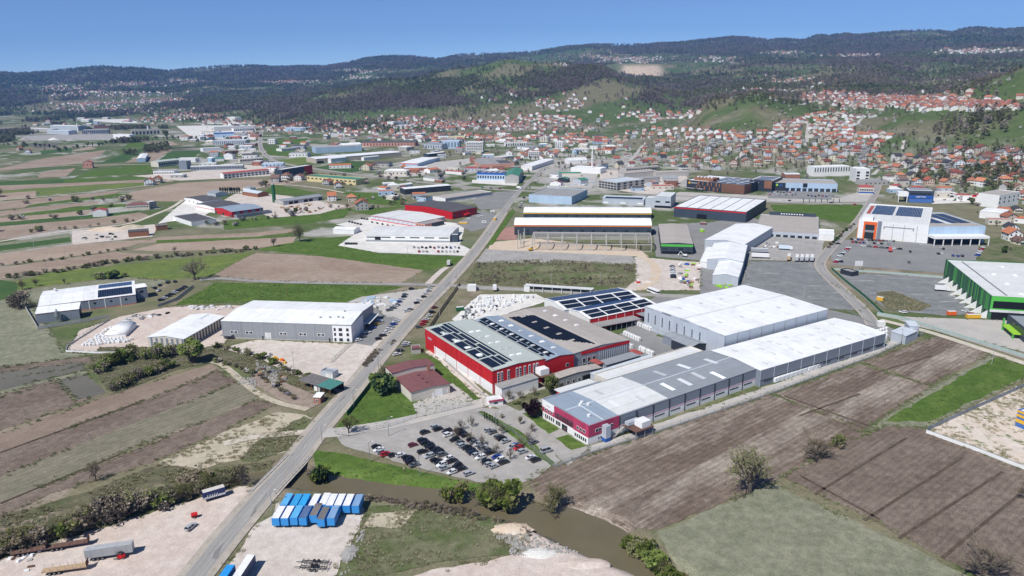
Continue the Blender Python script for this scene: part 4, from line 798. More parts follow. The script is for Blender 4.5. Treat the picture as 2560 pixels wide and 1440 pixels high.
c3 = Sub(b, 0, L*.985, y1b+.2, y1c, h-1.6, 'gx', 1.2, 'grey_wall', 'tan_roof')
c3.el('fascia', 'r', 5, c3.D, c3.h-1.6, c3.h-.05, 'red_wall', .2)
c3.row('r', 3, c3.h*.42, c3.h*.62, 1.6, 6, c3.D*.62, frame='white'); c3.row('r', 3, c3.h*.12, c3.h*.32, 1.6, 6, c3.D*.62, frame='white')
for i in range(14): c3.el('ribbed_panel', 'r', c3.D*(.45+.038*i), c3.D*(.45+.038*i)+.35, 0, c3.h-1.7, 'silver_wall', .15)
o_ = lambda i, j: (abs(i - (8 + j * 3.2)) > 24 - abs(j - 5) * .8) or ((i - 8 - j) % 12 in (5, 6) and j in (4, 5) and i > 6)
c3.solar(L*.05, L*.96, c3.D*.08, c3.D*.44, 62, 12, 'solar_black', gap=.03, skip=lambda i, j: i < 2 + (j % 12) * .5 or i > 56 + (j - 11) * 1.6 + 4 or ((i % 11) in (5, 6) and j in (5, 6, 7)))
for u in (.12,.26,.40,.54): c3.dome(L*u, c3.D*.72, 1.6, 2.4)
ax, ay0, ay1 = side((1243,971), (1336,948), 5, 0, '', '')
a = Sub(b, L+.3, L+6.5, 1., D*.72, 5.0, 'mono', .8, 'white_wall', 'grey_roof')
a = Sub(b, L+5., L+11, D*.9, y1b+9, 4.8, 'gx', .9, 'grey_wall', 'tan_roof'); a.row('r', 5, 1.2, 2.6, 1.2, 1.5, a.D*.45, frame='white'); a.el('opening', 'r', a.D*.6, a.D*.78, 0, 3.2, 'black', .05)
a = Sub(b, L+2., L+8.5, y1b+14, y1c-1, 4.2, 'mono', .5, 'steel_wall', 'steel_roof'); a.row('r', 4, 1.2, 2.2, 1., 3, 3, frame='white')
for v in (y1b+10, y1c-1): b.box('porch_roof', L-.5, L+6.5, v, v+4, 4.6, 4.9, 'red_roof'); b.box('porch_post', L+6, L+6.3, v+3.6, v+3.9, 0, 4.6, 'white'); b.box('porch_post', L+6, L+6.3, v+.1, v+.4, 0, 4.6, 'white')
b.box('cooling_unit', L+.5, L+5, D*.80, D*.80+5, 5.6, 8.6, 'white'); b.box('platform', L+.3, L+6.5, D*.78, D*.78+8, 5.3, 5.5, 'rust')
# ------------------------------------------------------------------ B6 crimson-fronted long works
hP = hgt((1472,1113), (1471.4,1066))
b = Bld('crimson_works', 'long works with crimson office front and grey, pale blue roof', (1357,1044), (1472,1113), hP, (1901,927), 'gy', .9, 'steel_wall', 'steel_roof', ov=.1); L, D, h = b.L, b.D, b.h
Y1, Y2 = D*.155, D*.435
for x0, x1 in ((.02, .5), (.5, .98)):
    b.rs('roof_sheet', L*x0, L*x1, .2, Y1, 'blue_roof', .05); b.rs('roof_sheet', L*x0, L*x1, Y1+.05, Y2, 'light_roof', .06)
b.rs('ridge_cap', L*.49, L*.51, .2, D, 'pale_roof', .14); b.rs('cross_gutter', L*.52, L*.98, Y1*.48, Y1*.53, 'pale_roof', .2)
for x, y in ((.18,.58),(.2,.73),(.6,.50),(.62,.60),(.72,.78),(.58,.70),(.30,.88)): b.rs('roof_light', L*x, L*x+8, D*y, D*y+2.4, 'skylight', .22)
for x, y in ((.2,.22),(.6,.2),(.7,.32),(.25,.36)): b.rs('roof_light', L*x, L*x+6, D*y, D*y+2., 'skylight', .12)
for x, y in ((.45,.10),(.5,.08),(.55,.11),(.8,.05)): b.vent(L*x, D*y, 'white', 1.1, 1.)
b.el('front_cladding', 'f', -.05, L+.1, h*.42, h+.35, 'crimson_wall', .25); b.el('front_base', 'f', 0, L, 0, h*.42, 'white_wall', .12); b.el('sign_panel', 'f', 0, L*.27, h*.68, h+.4, 'white', .32)
b.el('sign_letters', 'f', L*.09, L*.19, h*.82, h*.87, 'pinkish_paint', .35)
b.el('front_wing', 'f', L*.70, L*1.002, h*.0, h+.38, 'crimson_wall', .4)
b.el('front_wing_base', 'f', L*.70, L*1.003, 0, h*.40, 'white_wall', .5)
b.wins('f', fr(L*.06, L*.2, 3), h*.52, h*.64, 1.0, frame='white', t=.36); b.wins('f', fr(L*.06, L*.24, 5), h*.12, h*.33, .9, frame='white', t=.2)
b.wins('f', fr(L*.30, L*.655, 11), h*.60, h*.74, .8, t=.36); b.wins('f', fr(L*.30, L*.655, 11), h*.46, h*.58, .8, t=.36); b.wins('f', fr(L*.31, L*.38, 3), h*.1, h*.33, .9, frame='white', t=.2)
b.wins('f', [L*.44, L*.48, L*.52], .1, h*.33, 1.2, t=.2, name='door'); b.wins('f', fr(L*.77, L*.9, 3), h*.56, h*.70, 1.2, frame='white', t=.5); b.wins('f', fr(L*.73, L*.94, 6), h*.12, h*.30, .9, frame='white', t=.58)
b.el('side_cladding', 'r', 0, Y1, h*.42, h+.35, 'crimson_wall', .2); b.el('side_base', 'r', 0, D, 0, h*.40, 'white_wall', .1); b.el('pink_band', 'r', Y1, D, h*.40, h*.47, 'pink', .14)
b.wins('r', [Y1*.2, Y1*.3, Y1*.7], h*.6, h*.74, 1.4, frame='white', t=.3); b.wins('r', fr(Y1*.3, Y1*.45, 3), h*.18, h*.26, .6, t=.2)
nb = 9
for i in range(nb):
    u = Y1 + (D - Y1) * (i + .12) / nb; w_ = (D - Y1) / nb * .62
    b.el('downpipe', 'r', Y1 + (D - Y1) * i / nb, Y1 + (D - Y1) * i / nb + .35, 0, h, 'dark', .25)
    for k in range(6): b.el('window', 'r', u + w_*k/6 + .1, u + w_*(k+1)/6 - .1, h*.24, h*.32, 'glass', .16)
b.box('stair_tower', L+.1, L+2.6, Y1*.42, Y1*.42+2.6, 0, h*.86, 'silver_wall'); b.box('stair_base', L+.05, L+2.65, Y1*.42-.05, Y1*.42+2.65, 0, h*.22, 'blue')
o = MB()
for k in range(14): o.box(L+.6, L+2.2, Y1*.62+k*.55, Y1*.62+(k+1)*.55, k*.27, k*.27+.12)
o.bar((L+.6, Y1*.62, .9), (L+.6, Y1*.62+7.7, 4.7), .08); o.bar((L+2.2, Y1*.62, .9), (L+2.2, Y1*.62+7.7, 4.7), .08); o.build('staircase', W['concrete'], b.o)
b.box('platform', L+.3, L+8.5, Y1*1.12, Y1*1.12+10, h*.43, h*.47, 'rust')
for x, y in ((.6,0),(8,0),(8,9.6),(.6,9.6),(8,5)): b.box('platform_leg', L+x, L+x+.25, Y1*1.12+y, Y1*1.12+y+.25, 0, h*.43, 'steel')
b.box('cooling_unit', L+3, L+7.5, Y1*1.12+4, Y1*1.12+9, h*.47, h*.47+2.6, 'white'); b.box('air_duct', L+1, L+3.2, Y1*1.12+.5, Y1*1.12+7, h*.47+.4, h*.47+1.9, 'silver_wall')
# lean-to strip on its far side and the red open canopy
a = Sub(b, -9.5, -.3, D*.36, D*.985, h*1.02, 'flat', 0, 'cream_wall', 'light_roof'); a = Sub(b, -17, -10, D*.40, D*.78, h*.62, 'mono', .6, 'silver_wall', 'pale_roof')
a = Sub(b, -7.5, -.4, D*.13, D*.145, h*.75, 'flat', 0, 'red_wall', 'light_roof'); b.el('x', 'f', 0, .1, 0, .1, 'black') if False else None
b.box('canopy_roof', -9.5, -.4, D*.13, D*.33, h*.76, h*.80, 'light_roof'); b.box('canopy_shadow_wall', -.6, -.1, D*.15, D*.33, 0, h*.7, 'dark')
for k in range(5): b.box('canopy_post', -9.2, -8.95, D*(.15+.043*k), D*(.15+.043*k)+.25, 0, h*.76, 'steel'); b.box('machine', -7+(k % 2)*2, -5.4+(k % 2)*2, D*(.155+.035*k), D*(.155+.035*k)+1.8, 0, 1.6+.3*(k % 3), ['steel','white','dark'][k % 3])
b.el('side_fence', 'l', D*.68, D, h, h+.9, 'silver_wall', .05)
# white hall joined on behind
b2 = Bld('white_roofed_hall', 'white-roofed grey hall adjoining the crimson works, pallets along its wall', (1777,877), (1901,927), hP, (2190,826), 'gy', 1.0, 'steel_wall', 'white_roof_y', eave=True, ov=.05); L, D, h = b2.L, b2.D, b2.h
b2.pipes('r', 10, 'silver_wall', .3); b2.el('base_strip', 'r', 0, D, h*.33, h*.37, 'dark', .08)
for i in range(9): b2.wins('r', [D*(i+.3)/9 + k*1.5 for k in range(4)], h*.2, h*.3, 1.2)
for i in range(7):
    for v in (.2, .38, .62, .8):
        if (i*7 + int(v*10)) % 3: b2.rs('roof_light', L*v, L*v+3., D*(.08+.13*i), D*(.08+.13*i)+1.6, 'light_roof', .2)
b3 = Bld('tall_hall', 'tall pale blue hall with white roof and vertical window strips', (1612,766), (1812,840), ((1610,820),(1612,766)), (2059,770), 'gy', .9, 'silver_wall', 'white_roof_y', eave=True, ov=.05); L, D, h = b3.L, b3.D, b3.h
b3.pipes('r', 9, 'steel', .25)
for i in range(8):
    for k in range(5): b3.el('window', 'f', L*(.05+.095*i), L*(.05+.095*i)+.8, h*(.36+.085*k), h*(.425+.085*k), 'glass', .08)
b3.el('base_line', 'f', 0, L, h*.18, h*.19, 'steel', .06)
for i in range(5):
    x0 = L*(i*.25-.12); 
    if 0 <= i <= 4: b3.box('parapet_step', max(0, L*(.0+.235*i)), min(L, L*(.0+.235*i)+L*.12), .0, .3, h-.3, h+.2+.9*(1-abs(2*(.0+.235*i+.06)-1)), 'silver_wall')
b3.rs('valley_strip', L*.5, L*.515, 0, D, 'light_roof', .12)
for x in (.22, .72):
    for y in (.15,.35,.55,.72,.86): b3.rs('roof_light', L*x, L*x+2.6, D*y, D*y+1.4, 'pale_roof', .2)
a = Sub(b3, L*.42, L*.55, -9, -.2, 5, 'gx', 1., 'steel_wall', 'steel_roof'); a = Sub(b3, L*.56, L*.80, -11, -.2, 5.5, 'gx', 1.2, 'dark_wall', 'steel_roof')
# solar halls
b = Bld('solar_hall', 'white-gabled hall with blue solar panels, behind the red factory', (1361,747), (1411,775), 7.6, (1566,728), 'gy', 1.6, 'white_wall', 'white_roof_y', eave=True); L, D = b.L, b.D
b.el('side_cladding', 'r', 0, D, 0, b.h-.1, 'silver_wall', .06); b.solar(L*.03, L*.46, D*.02, D*.97, 8, 24, 'solar_blue')
for k in range(4): b.solar(L*.54, L*.74, D*(.04+.235*k), D*(.255+.235*k), 3, 6); b.solar(L*.77, L*.97, D*(.04+.235*k), D*(.255+.235*k), 3, 6)
b = Bld('solar_hall', 'red-sided hall with dark solar panels next to the tall blue hall', (1418,773), (1474,798), 7.2, (1632,758), 'gy', 1.5, 'white_wall', 'white_roof_y', eave=True); L, D = b.L, b.D
b.el('side_cladding', 'r', 0, D, 0, b.h-.1, 'red_wall', .06); b.pipes('r', 8, 'white'); b.solar(L*.05, L*.46, D*.02, D*.85, 8, 20, 'solar_blue')
for k in range(4): b.solar(L*.54, L*.74, D*(.04+.235*k), D*(.255+.235*k), 3, 6); b.solar(L*.77, L*.97, D*(.04+.235*k), D*(.255+.235*k), 3, 6)
a = Sub(b, L+.3, L+8, 2, D*.62, 4.4, 'mono', -.6, None, 'grey_roof')
for k in range(9): b.box('canopy_post', L+7.5, L+7.75, 2+D*.6*k/8, 2.25+D*.6*k/8, 0, 4, 'steel')
a = Sub(b, L+1, L+9, D*.66, D*.95, 5, 'mono', -.4, None, 'steel_roof'); a.box('post', a.L-.6, a.L-.3, .3, .6, 0, 4.6, 'steel'); a.box('post', a.L-.6, a.L-.3, a.D-.6, a.D-.3, 0, 4.6, 'steel')
b = Bld('storage_bays', 'long open-fronted storage bays along the far edge of white yard', (1310,729), (1480,740), 4.2, 7, 'mono', -.5, None, 'light_roof'); b.box('back_wall', 0, b.L, b.D-.3, b.D, 0, 4, 'concrete'); b.box('end_wall', 0, 4, 0, b.D-.3, 0, 4, 'white_wall')
for k in range(8): b.box('post', b.L*k/7.2, b.L*k/7.2+.3, 0, .3, 0, 4.1, 'white')
b = Bld('gate_booth', 'white gatehouse with red-banded flat roof at the factory entrance', (1224,1018), (1258,1013), 3.1, 5, 'flat', 0, 'white_wall', 'light_roof', cat='gatehouse'); b.el('fascia', 'f', -.3, b.L+.3, 2.5, 3.25, 'crimson_wall', .4); b.el('fascia', 'r', 0, b.D, 2.5, 3.25, 'crimson_wall', .3); b.wins('f', [2.2], 1.2, 2.1, 1.6)
b = Bld('gate_booth', 'small guard booth with grey walls and red roof edge near red factory', (1030,885), (1052,883), 3.4, 5, 'flat', 0, 'concrete', 'maroon_roof', cat='guard booth'); b.el('fascia', 'f', -.1, b.L+.1, 2.7, 3.5, 'maroon_roof', .3)
# ------------------------------------------------------------------ B8 house-like workshop with maroon roof
b = Bld('maroon_workshop', 'cream workshop with maroon roof, white garage door and lawn around it', (1029,1006), (1125,984), ((1029,1006),(1027,981)), (985,945), 'gy', .7, 'cream_wall', 'maroon_roof', ov=.4); L, D, h = b.L, b.D, b.h
b.el('garage_door', 'f', L*.61, L*.81, 0, h*.7, 'white', .1); b.el('door', 'f', L*.54, L*.59, 0, 2.3, 'white', .1); b.wins('f', [L*.85, L*.915], .8, 2.6, L*.04, 'skylight'); b.box('chimney', L*.84, L*.90, D*.93, D*.97, h, h+3., 'brick_wall')
for y in (.25,.5,.75): b.vent(L*.5, D*y, 'maroon_roof', 1., .6)
a = Sub(b, -1.5, L+1.2, D+.2, D+9.5, h*1.5, 'gy', .8, 'cream_wall', 'maroon_roof')
# gas cabin, sheds beside the road
b = Bld('cabin', 'small grey metal cabin standing on the gravel yard by the road', (803,943), (833,948), 3.6, 4.6, 'flat', 0, 'silver_wall', 'steel_roof', cat='cabin'); b.el('door', 'f', b.L*.4, b.L*.95, .1, 2.6, 'light_roof', .08)
b = Bld('open_shed', 'long low open shed with patched grey and green roof by the road', (748,968), (828,992), 3.6, 8.5, 'mono', .5, None, 'rust_roof', cat='shed'); b.box('back_wall', 0, b.L, b.D-.3, b.D, 0, 3.9, 'dark'); b.box('white_room', b.L*.45, b.L*.62, .6, b.D-.4, 0, 3.4, 'white_wall'); b.rs('green_sheet', b.L*.58, b.L+.2, -.2, b.D+.2, 'teal_roof', .08)
for k in range(6): b.box('post', b.L*k/5.2, b.L*k/5.2+.25, .1, .35, 0, 3.6, 'wood')
b = Bld('brick_shed', 'small brick shed with white roof beside the open shed', (785,1008), (802,1009), 3., (818,985), 'mono', .4, 'brick_wall', 'white_roof', cat='shed'); b.wins('f', [b.L*.3], 1.1, 1.9, 1., frame='white')
# ------------------------------------------------------------------ buildings of the middle distance
def mid(label, e0, e1, top, depth, roof='flat', rise=1., wall='white_wall', rm='light_roof', eave=False, wr=None, band=None, name='industrial_building', base=None, side=None, cat='building', ov=.25, door=None):
    """wr: list of (face, n, z0 fraction, z1 fraction, width); band: list of (face, z0 fr, z1 fr, material)"""
    if eave: h = hgt(base, top) if base else top
    else: h = top if top < 30 else hgt(e0, (e0[0], top))
    b = Bld(name, label, e0, e1, h, depth, roof, rise, wall, rm, cat=cat, eave=eave, ov=ov)
    for f, n, z0, z1, w_ in (wr or ()): b.row(f, n, b.h * z0, b.h * z1, w_)
    for f, z0, z1, mk in (band or ()): b.el('band', f, -.05, (b.L if f in 'fb' else b.D) + .05, b.h * z0, b.h * z1, mk, .12)
    for f, u0, u1, z1 in (door or ()): F = b.L if f in 'fb' else b.D; b.el('roller_door', f, F * u0, F * u1, 0, b.h * z1, 'dark', .1)
    return b
b = mid('grey and white hall with dark bays, cars parked before it', (915,604), (1125,607), 587.5, (1133,567), 'gx', 1., 'white_wall', 'light_roof', wr=[('f',6,.62,.78,9)], band=[('f',0,.3,'grey_wall')])
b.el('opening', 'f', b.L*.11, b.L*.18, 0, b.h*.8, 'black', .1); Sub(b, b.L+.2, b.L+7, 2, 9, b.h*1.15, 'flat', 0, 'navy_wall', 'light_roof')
b = mid('red hall with dark brown roof beside the road', (1012,512), (1131,530), (1191,518), (1191,518), 'gy', 2., 'red_wall', 'dark_roof', True, base=(1191,536)); b.row('r', 5, b.h*.5, b.h*.68, 3.4); b.row('r', 5, b.h*.12, b.h*.3, 3.4); b.box('porch', b.L, b.L+4, b.D*.45, b.D*.65, b.h*.3, b.h*.5, 'red')
b = mid('white-roofed blue-grey hall with red trim lines', (927,539), (1041,557), (1041,556), (1097,540), 'gy', 1.4, 'silver_wall', 'light_roof', True, base=(1041,567)); b.el('trim', 'f', 0, b.L, b.h-.5, b.h, 'red', .1); b.el('trim', 'f', 0, b.L, 0, .9, 'red', .1); b.row('f', 10, b.h*.45, b.h*.6, 2.2, mk='white')
a = Sub(b, b.L*1.0+.3, b.L+14, -2, b.D*.62, b.h*1.05, 'flat', 0, 'salmon_wall', 'grey_roof'); a.el('dark_glazing', 'r', a.D*.35, a.D, 0, a.h*.9, 'navy_wall', .2); a.wins('f', fr(2, a.L-4, 3), a.h*.55, a.h*.75, 2.2); a.wins('f', fr(2, a.L-4, 3), a.h*.15, a.h*.35, 2.2)
mid('long white supermarket with pale flat roof beside its car park', (1114,506), (1230,489), 496, 26, 'flat', 0, 'white_wall', 'tan_roof', band=[('f',.35,1.,'steel_wall')])
mid('black shed with white roof in front of the highway', (1012,487), (1127,477), 473, 17, 'gx', .6, 'dark_wall', 'white_roof', wr=[('f',9,.2,.6,2.)])
mid('pale blue box hall with dark grey roof at the road junction', (1322,506), (1429,512), 486, (1459,473), 'flat', 0, 'sky_wall', 'grey_roof')
b = mid('grey hall with a strip of dark solar panels on its front roof', (1506,510), (1609,514), 496, 16, 'mono', 1.2, 'silver_wall', 'pale_roof'); b.solar(b.L*.05, b.L*.96, 1, b.D*.6, 18, 3); b.row('f', 3, b.h*.2, b.h*.45, 6, mk='white')
b = mid('grey flat-roofed office block on columns beyond the arched halls', (1636,519), (1676,521), 490, (1697,481), 'flat', 0, 'silver_wall', 'light_roof', wr=[('f',2,.45,.6,5),('r',5,.45,.6,2.5)]); b.el('opening', 'f', 0, b.L, 0, b.h*.2, 'black', .1); Sub(b, -11, -.3, 2, 16, b.h*.8, 'flat', 0, 'silver_wall', 'light_roof')
def arch(label, e0, e1, topy, depth, stripe, rise):
    b = mid(label, e0, e1, topy, depth, 'arc', rise, 'navy_wall', 'white_roof', name='arched_hall'); b.el('stripe', 'f', -.1, b.L+.1, b.h-1.5, b.h-.5, stripe, .2); b.row('f', 13, b.h*.35, b.h*.55, 3.); b.row('f', 13, b.h*.1, b.h*.22, 3.)
    for k in range(1, 5): b.box('roof_joint', b.L*k/5-.15, b.L*k/5+.15, b.D*.3, b.D*.7, b.h+b.rise*.86, b.h+b.rise+.22, 'light_roof')
    return b
arch('arched white-roofed hall with a yellow stripe', (1309,545), (1628,547), 531, 24, 'yellow', 3.6); arch('arched white-roofed hall with an orange stripe behind concrete frame', (1286,588), (1628,590), 562, 26, 'orange_stripe', 4.2)
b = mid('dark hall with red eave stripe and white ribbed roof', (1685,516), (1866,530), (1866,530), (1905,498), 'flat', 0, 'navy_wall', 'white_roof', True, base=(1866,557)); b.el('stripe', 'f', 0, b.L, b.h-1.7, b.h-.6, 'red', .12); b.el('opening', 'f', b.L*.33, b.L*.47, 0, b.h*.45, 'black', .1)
for k in range(1, 6): b.box('roof_rib', b.L*k/6-.25, b.L*k/6+.25, .4, b.D-.4, b.h-.5, b.h-.1, 'steel')
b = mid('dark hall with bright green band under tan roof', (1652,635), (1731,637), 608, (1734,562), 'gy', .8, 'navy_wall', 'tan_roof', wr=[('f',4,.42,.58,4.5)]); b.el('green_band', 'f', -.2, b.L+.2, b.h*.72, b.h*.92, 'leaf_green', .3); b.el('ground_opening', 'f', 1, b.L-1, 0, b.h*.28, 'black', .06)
b = mid('first and largest of three white gabled halls in a line', (1762,600), (1862,611), 8.5, (1876,563), 'gy', 2., 'silver_wall', 'white_roof_y', True, name='white_hall')
b = mid('middle one of three white gabled halls in a line', (1768,648), (1858,654), 8, (1866,613), 'gy', 2., 'silver_wall', 'white_roof_y', True, name='white_hall'); Sub(b, -5.5, -.2, 3, b.D-4, 5, 'mono', .3, 'white_wall', 'white_roof')
b = mid('smallest and nearest of three white gabled halls in a line', (1782,688), (1846,693), 6.5, (1853,657), 'gy', 1.6, 'silver_wall', 'white_roof_y', True, name='white_hall'); b.el('opening', 'l', b.D-9, b.D-2, 0, 4, 'black', .1)
b = mid('low market hall with tan roof and grey canopy front', (1884,589), (2045,599), 576, (2057,543), 'flat', 0, 'silver_wall', 'tan_roof', wr=[('f',9,.05,.5,4)]); Sub(b, b.L+.2, b.L+13, -3, 22, b.h*1.2, 'flat', 0, 'white_wall', 'white_roof'); b.box('rear_sign_wall', b.L*.15, b.L*.95, b.D-.6, b.D+.6, b.h, b.h+3, 'navy_wall')
for k in range(9): b.box('rear_sign_letter', b.L*(.35+.045*k), b.L*(.35+.045*k)+1.4, b.D-.75, b.D-.6, b.h+1., b.h+2., 'white')
b = mid('white shopping hall with glowing orange portal frame', (2142,594), (2317,609), 549, (2345,520), 'flat', 0, 'white_wall', 'light_roof'); L, h = b.L, b.h
b.el('portal_frame', 'f', L*.02, L*.28, 0, h*.99, 'white', .3); b.el('portal_frame', 'f', L*.08, L*.275, 0, h*.94, 'orange', .5); b.el('portal_glass', 'f', L*.105, L*.24, 0, h*.78, 'glass', .7); b.el('portal_sill', 'f', L*.105, L*.24, h*.36, h*.48, 'steel', .8); b.el('portal_side', 'l', b.D-3, b.D+.3, 0, h, 'orange', .3); b.el('grey_bay', 'f', L*.28, L*.34, 0, h, 'steel_wall', .4)
for u in (.5,.66,.84): b.el('joint', 'f', L*u, L*u+.35, 0, h*.9, 'steel', .1)
b.el('logo_strip', 'f', L*.37, L*.80, h*.70, h*.75, 'steel', .12); b.el('logo_strip', 'f', L*.37, L*.385, h*.60, h*.70, 'steel', .12); b.el('logo_strip', 'f', L*.785, L*.80, h*.60, h*.70, 'steel', .12)
for x0, x1 in ((.12,.44),(.48,.86)): b.solar(L*x0, L*x1, b.D*.40, b.D*.94, 16, 10)
b.box('roof_plant', L*.05, L*.2, b.D*.02, b.D*.16, h-.4, h+2.4, 'white'); b.rs('red_roof_strip', L*.04, L*.10, b.D*.4, b.D*.9, 'red_roof', .1)
b = mid('grey wholesale hall with solar panels and long open loading front', (2318,609), (2458,608), 566, (2472,530), 'flat', 0, 'sky_wall', 'tan_roof'); L, h = b.L, b.h
for x0, x1, m_ in ((.04,.26,'solar'),(.28,.46,'solar'),(.56,.72,'solar'),(.74,.94,'solar')): b.solar(L*x0, L*x1, b.D*.25, b.D*.92, 8, 9, m_)
for x0 in (.47, .52): b.solar(L*x0, L*x0+2.2, b.D*.2, b.D*.6, 1, 6, 'skylight')
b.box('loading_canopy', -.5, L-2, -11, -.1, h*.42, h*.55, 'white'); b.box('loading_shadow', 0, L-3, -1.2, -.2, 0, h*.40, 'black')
for k in range(7): b.box('canopy_post', L*(k/6.3), L*(k/6.3)+.6, -10.6, -10, 0, h*.42, 'white')
# green hall on the right edge
b = mid('big hall with green striped side wall and bright green front', (2365,648), (2480,740), (2480,740), 62, 'flat', 0, 'green_wall', 'light_roof', True, base=(2472,799)); L, D, h = b.L, b.D, b.h
rs = random.Random(3)
for k in range(44): b.el('cladding_strip', 'f', L*k/44, L*k/44+rs.uniform(.5,1.1), h*.28, h-.1, rs.choice(['leaf_green','dark','green_wall','mesh_green']), .08)
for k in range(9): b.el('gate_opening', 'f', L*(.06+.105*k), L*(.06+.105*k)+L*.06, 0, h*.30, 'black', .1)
for k in range(9):
    x = L*(.13+.105*k); o = MB(); o.add([(x,-7,0),(x+.3,-7,0),(x+.3,-.1,0),(x,-.1,0),(x,-.1,h*.34),(x+.3,-.1,h*.34)], [(0,1,5,4),(0,4,3),(1,2,5),(0,3,2,1),(3,4,5,2)]); o.build('wall_fin', W['white'], b.o)
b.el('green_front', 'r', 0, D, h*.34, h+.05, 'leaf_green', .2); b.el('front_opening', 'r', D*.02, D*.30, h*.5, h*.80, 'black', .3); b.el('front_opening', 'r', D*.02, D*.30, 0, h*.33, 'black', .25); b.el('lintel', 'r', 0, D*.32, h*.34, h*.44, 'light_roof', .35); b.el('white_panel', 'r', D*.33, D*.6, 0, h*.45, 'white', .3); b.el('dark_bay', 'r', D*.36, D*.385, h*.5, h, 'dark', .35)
b.box('roof_gutter', 4, L-4, D*.14, D*.155, h-.5, h-.2, 'steel')
for x in (.15,.4,.65,.9):
    for y in (.3,.5,.75): b.dome(L*x, D*y, 2, 2)
b = mid('green-trimmed grey office at the right edge of frame', (2520,786), (2590,842), 8, 26, 'flat', 0, 'navy_wall', 'steel_roof', True); b.el('glazing', 'f', b.L*.2, b.L*.8, b.h*.35, b.h*.8, 'glass', .1); b.box('porch_roof', b.L*.1, b.L*.55, -4, 0, b.h*.35, b.h*.42, 'lime'); b.box('porch_post', b.L*.5, b.L*.54, -3.8, -3.3, 0, b.h*.35, 'leaf_green'); b.box('porch_post', b.L*.12, b.L*.16, -3.8, -3.3, 0, b.h*.9, 'leaf_green')
# shopping centre
b = mid('black shopping centre with rust-red slats and star sign', (1716,473), (1860,487), 449.5, 62, 'flat', 0, 'dark_wall', 'white_roof', name='shopping_centre'); L, h, D = b.L, b.h, b.D
for k in range(26): b.el('slat', 'f', L*(.62+.0145*k), L*(.62+.0145*k)+.7, h*.05, h*.97, 'wood', .25)
for k, (u, z) in enumerate(((.20,.55),(.28,.55),(.36,.55),(.43,.55),(.51,.55),(.57,.5),(.17,.12),(.23,.12),(.31,.1),(.4,.08),(.47,.05),(.54,.05))): b.el('slat', 'f', L*u, L*u+(1.4 if k % 2 else 2.2), h*z, h*(z+.4), 'wood', .2)
for k in range(8): b.el('slat', 'r', D*.04*k, D*.04*k+1., h*.05, h*.97, 'wood', .2)
for i in range(4):
    for j in range(4): b.solar(L*(.36+.16*i), L*(.50+.16*i), D*(.08+.22*j), D*(.25+.22*j), 5, 4, 'solar_blue' if (i+j) % 2 else 'solar')
b.box('roof_plant_room', L*.08, L*.42, D*.12, D*.4, h-.4, h+3, 'wood')
for k in range(5): b.box('air_unit', L*(.1+.06*k), L*(.13+.06*k), D*.2, D*.28, h+3, h+4.2, 'white')
star = MB(); c0 = [(math.sin(i*math.pi/5)*(2.4 if i % 2 == 0 else 1.), -.35, math.cos(i*math.pi/5)*(2.4 if i % 2 == 0 else 1.)) for i in range(10)]; star.add(c0 + [(x, -.1, z) for x, y, z in c0], [tuple(range(10))] + [(i, (i+1) % 10, 10+(i+1) % 10, 10+i) for i in range(10)])
so = star.build('star_sign', W['yellow'], b.o); so.location = (L*.05, 0, h*.74)
def text3(body, parent, loc, size, mk, rz=0., rx=math.pi/2):
    cu = bpy.data.curves.new('sign_text', 'FONT'); cu.body = body; cu.size = size; cu.extrude = .08; cu.resolution_u = 2; cu.materials.append(W[mk])
    t = bpy.data.objects.new('sign_text', cu); me = bpy.data.meshes.new_from_object(t); o = bpy.data.objects.new('sign_text', me); o.location = loc; o.rotation_euler = (rx, 0, rz); return link(o, parent)
text3('SuperStar', b.o, (L*.075, -.25, h*.70), 2.4, 'white'); b.box('bus_shelter_roof', L*.04, L*.34, -9, -4, 3, 3.4, 'grey_roof')
b = mid('black supermarket wing of the shopping centre with white letters', (1872,476), (1929,480), 449, 50, 'flat', 0, 'dark_wall', 'light_roof', name='shopping_centre'); L, h = b.L, b.h; text3('Bingo', b.o, (L*.16, -.25, h*.72), 3.4, 'white'); b.el('sign_square', 'f', L*.06, L*.13, h*.72, h*.86, 'lime', .2); b.el('slat', 'f', L*.66, L*.98, h*.3, h*.98, 'wood', .25)
for j in range(3): b.solar(L*.1, L*.9, b.D*(.1+.28*j), b.D*(.3+.28*j), 9, 4, 'solar_blue' if j % 2 else 'solar')
b = mid('grey market hall with tan roof right of the black supermarket', (1931,477), (2092,481), 456, 42, 'flat', 0, 'sky_wall', 'tan_roof', wr=[('f',11,.02,.4,5.)]); b.el('dark_entrance', 'f', 0, b.L*.2, 0, b.h*.98, 'dark_wall', .2); b.el('green_logo', 'f', b.L*.05, b.L*.08, b.h*.6, b.h*.85, 'lime', .3); b.el('blue_logo', 'f', b.L*.1, b.L*.15, b.h*.6, b.h*.75, 'blue', .3); b.el('window', 'f', b.L*.47, b.L*.54, b.h*.5, b.h*.98, 'glass', .2)
mid('long white office wing with many narrow windows below the suburb', (2034,441), (2124,438), 418, 20, 'flat', 0, 'white_wall', 'white_roof', wr=[('f',14,.45,.9,1.6)])
mid('tall white office block with six square windows', (2138,454), (2172,454), 422, (2185,417), 'flat', 0, 'white_wall', 'white_roof', wr=[('f',2,.62,.8,4),('f',2,.40,.55,4),('f',2,.12,.3,4)])
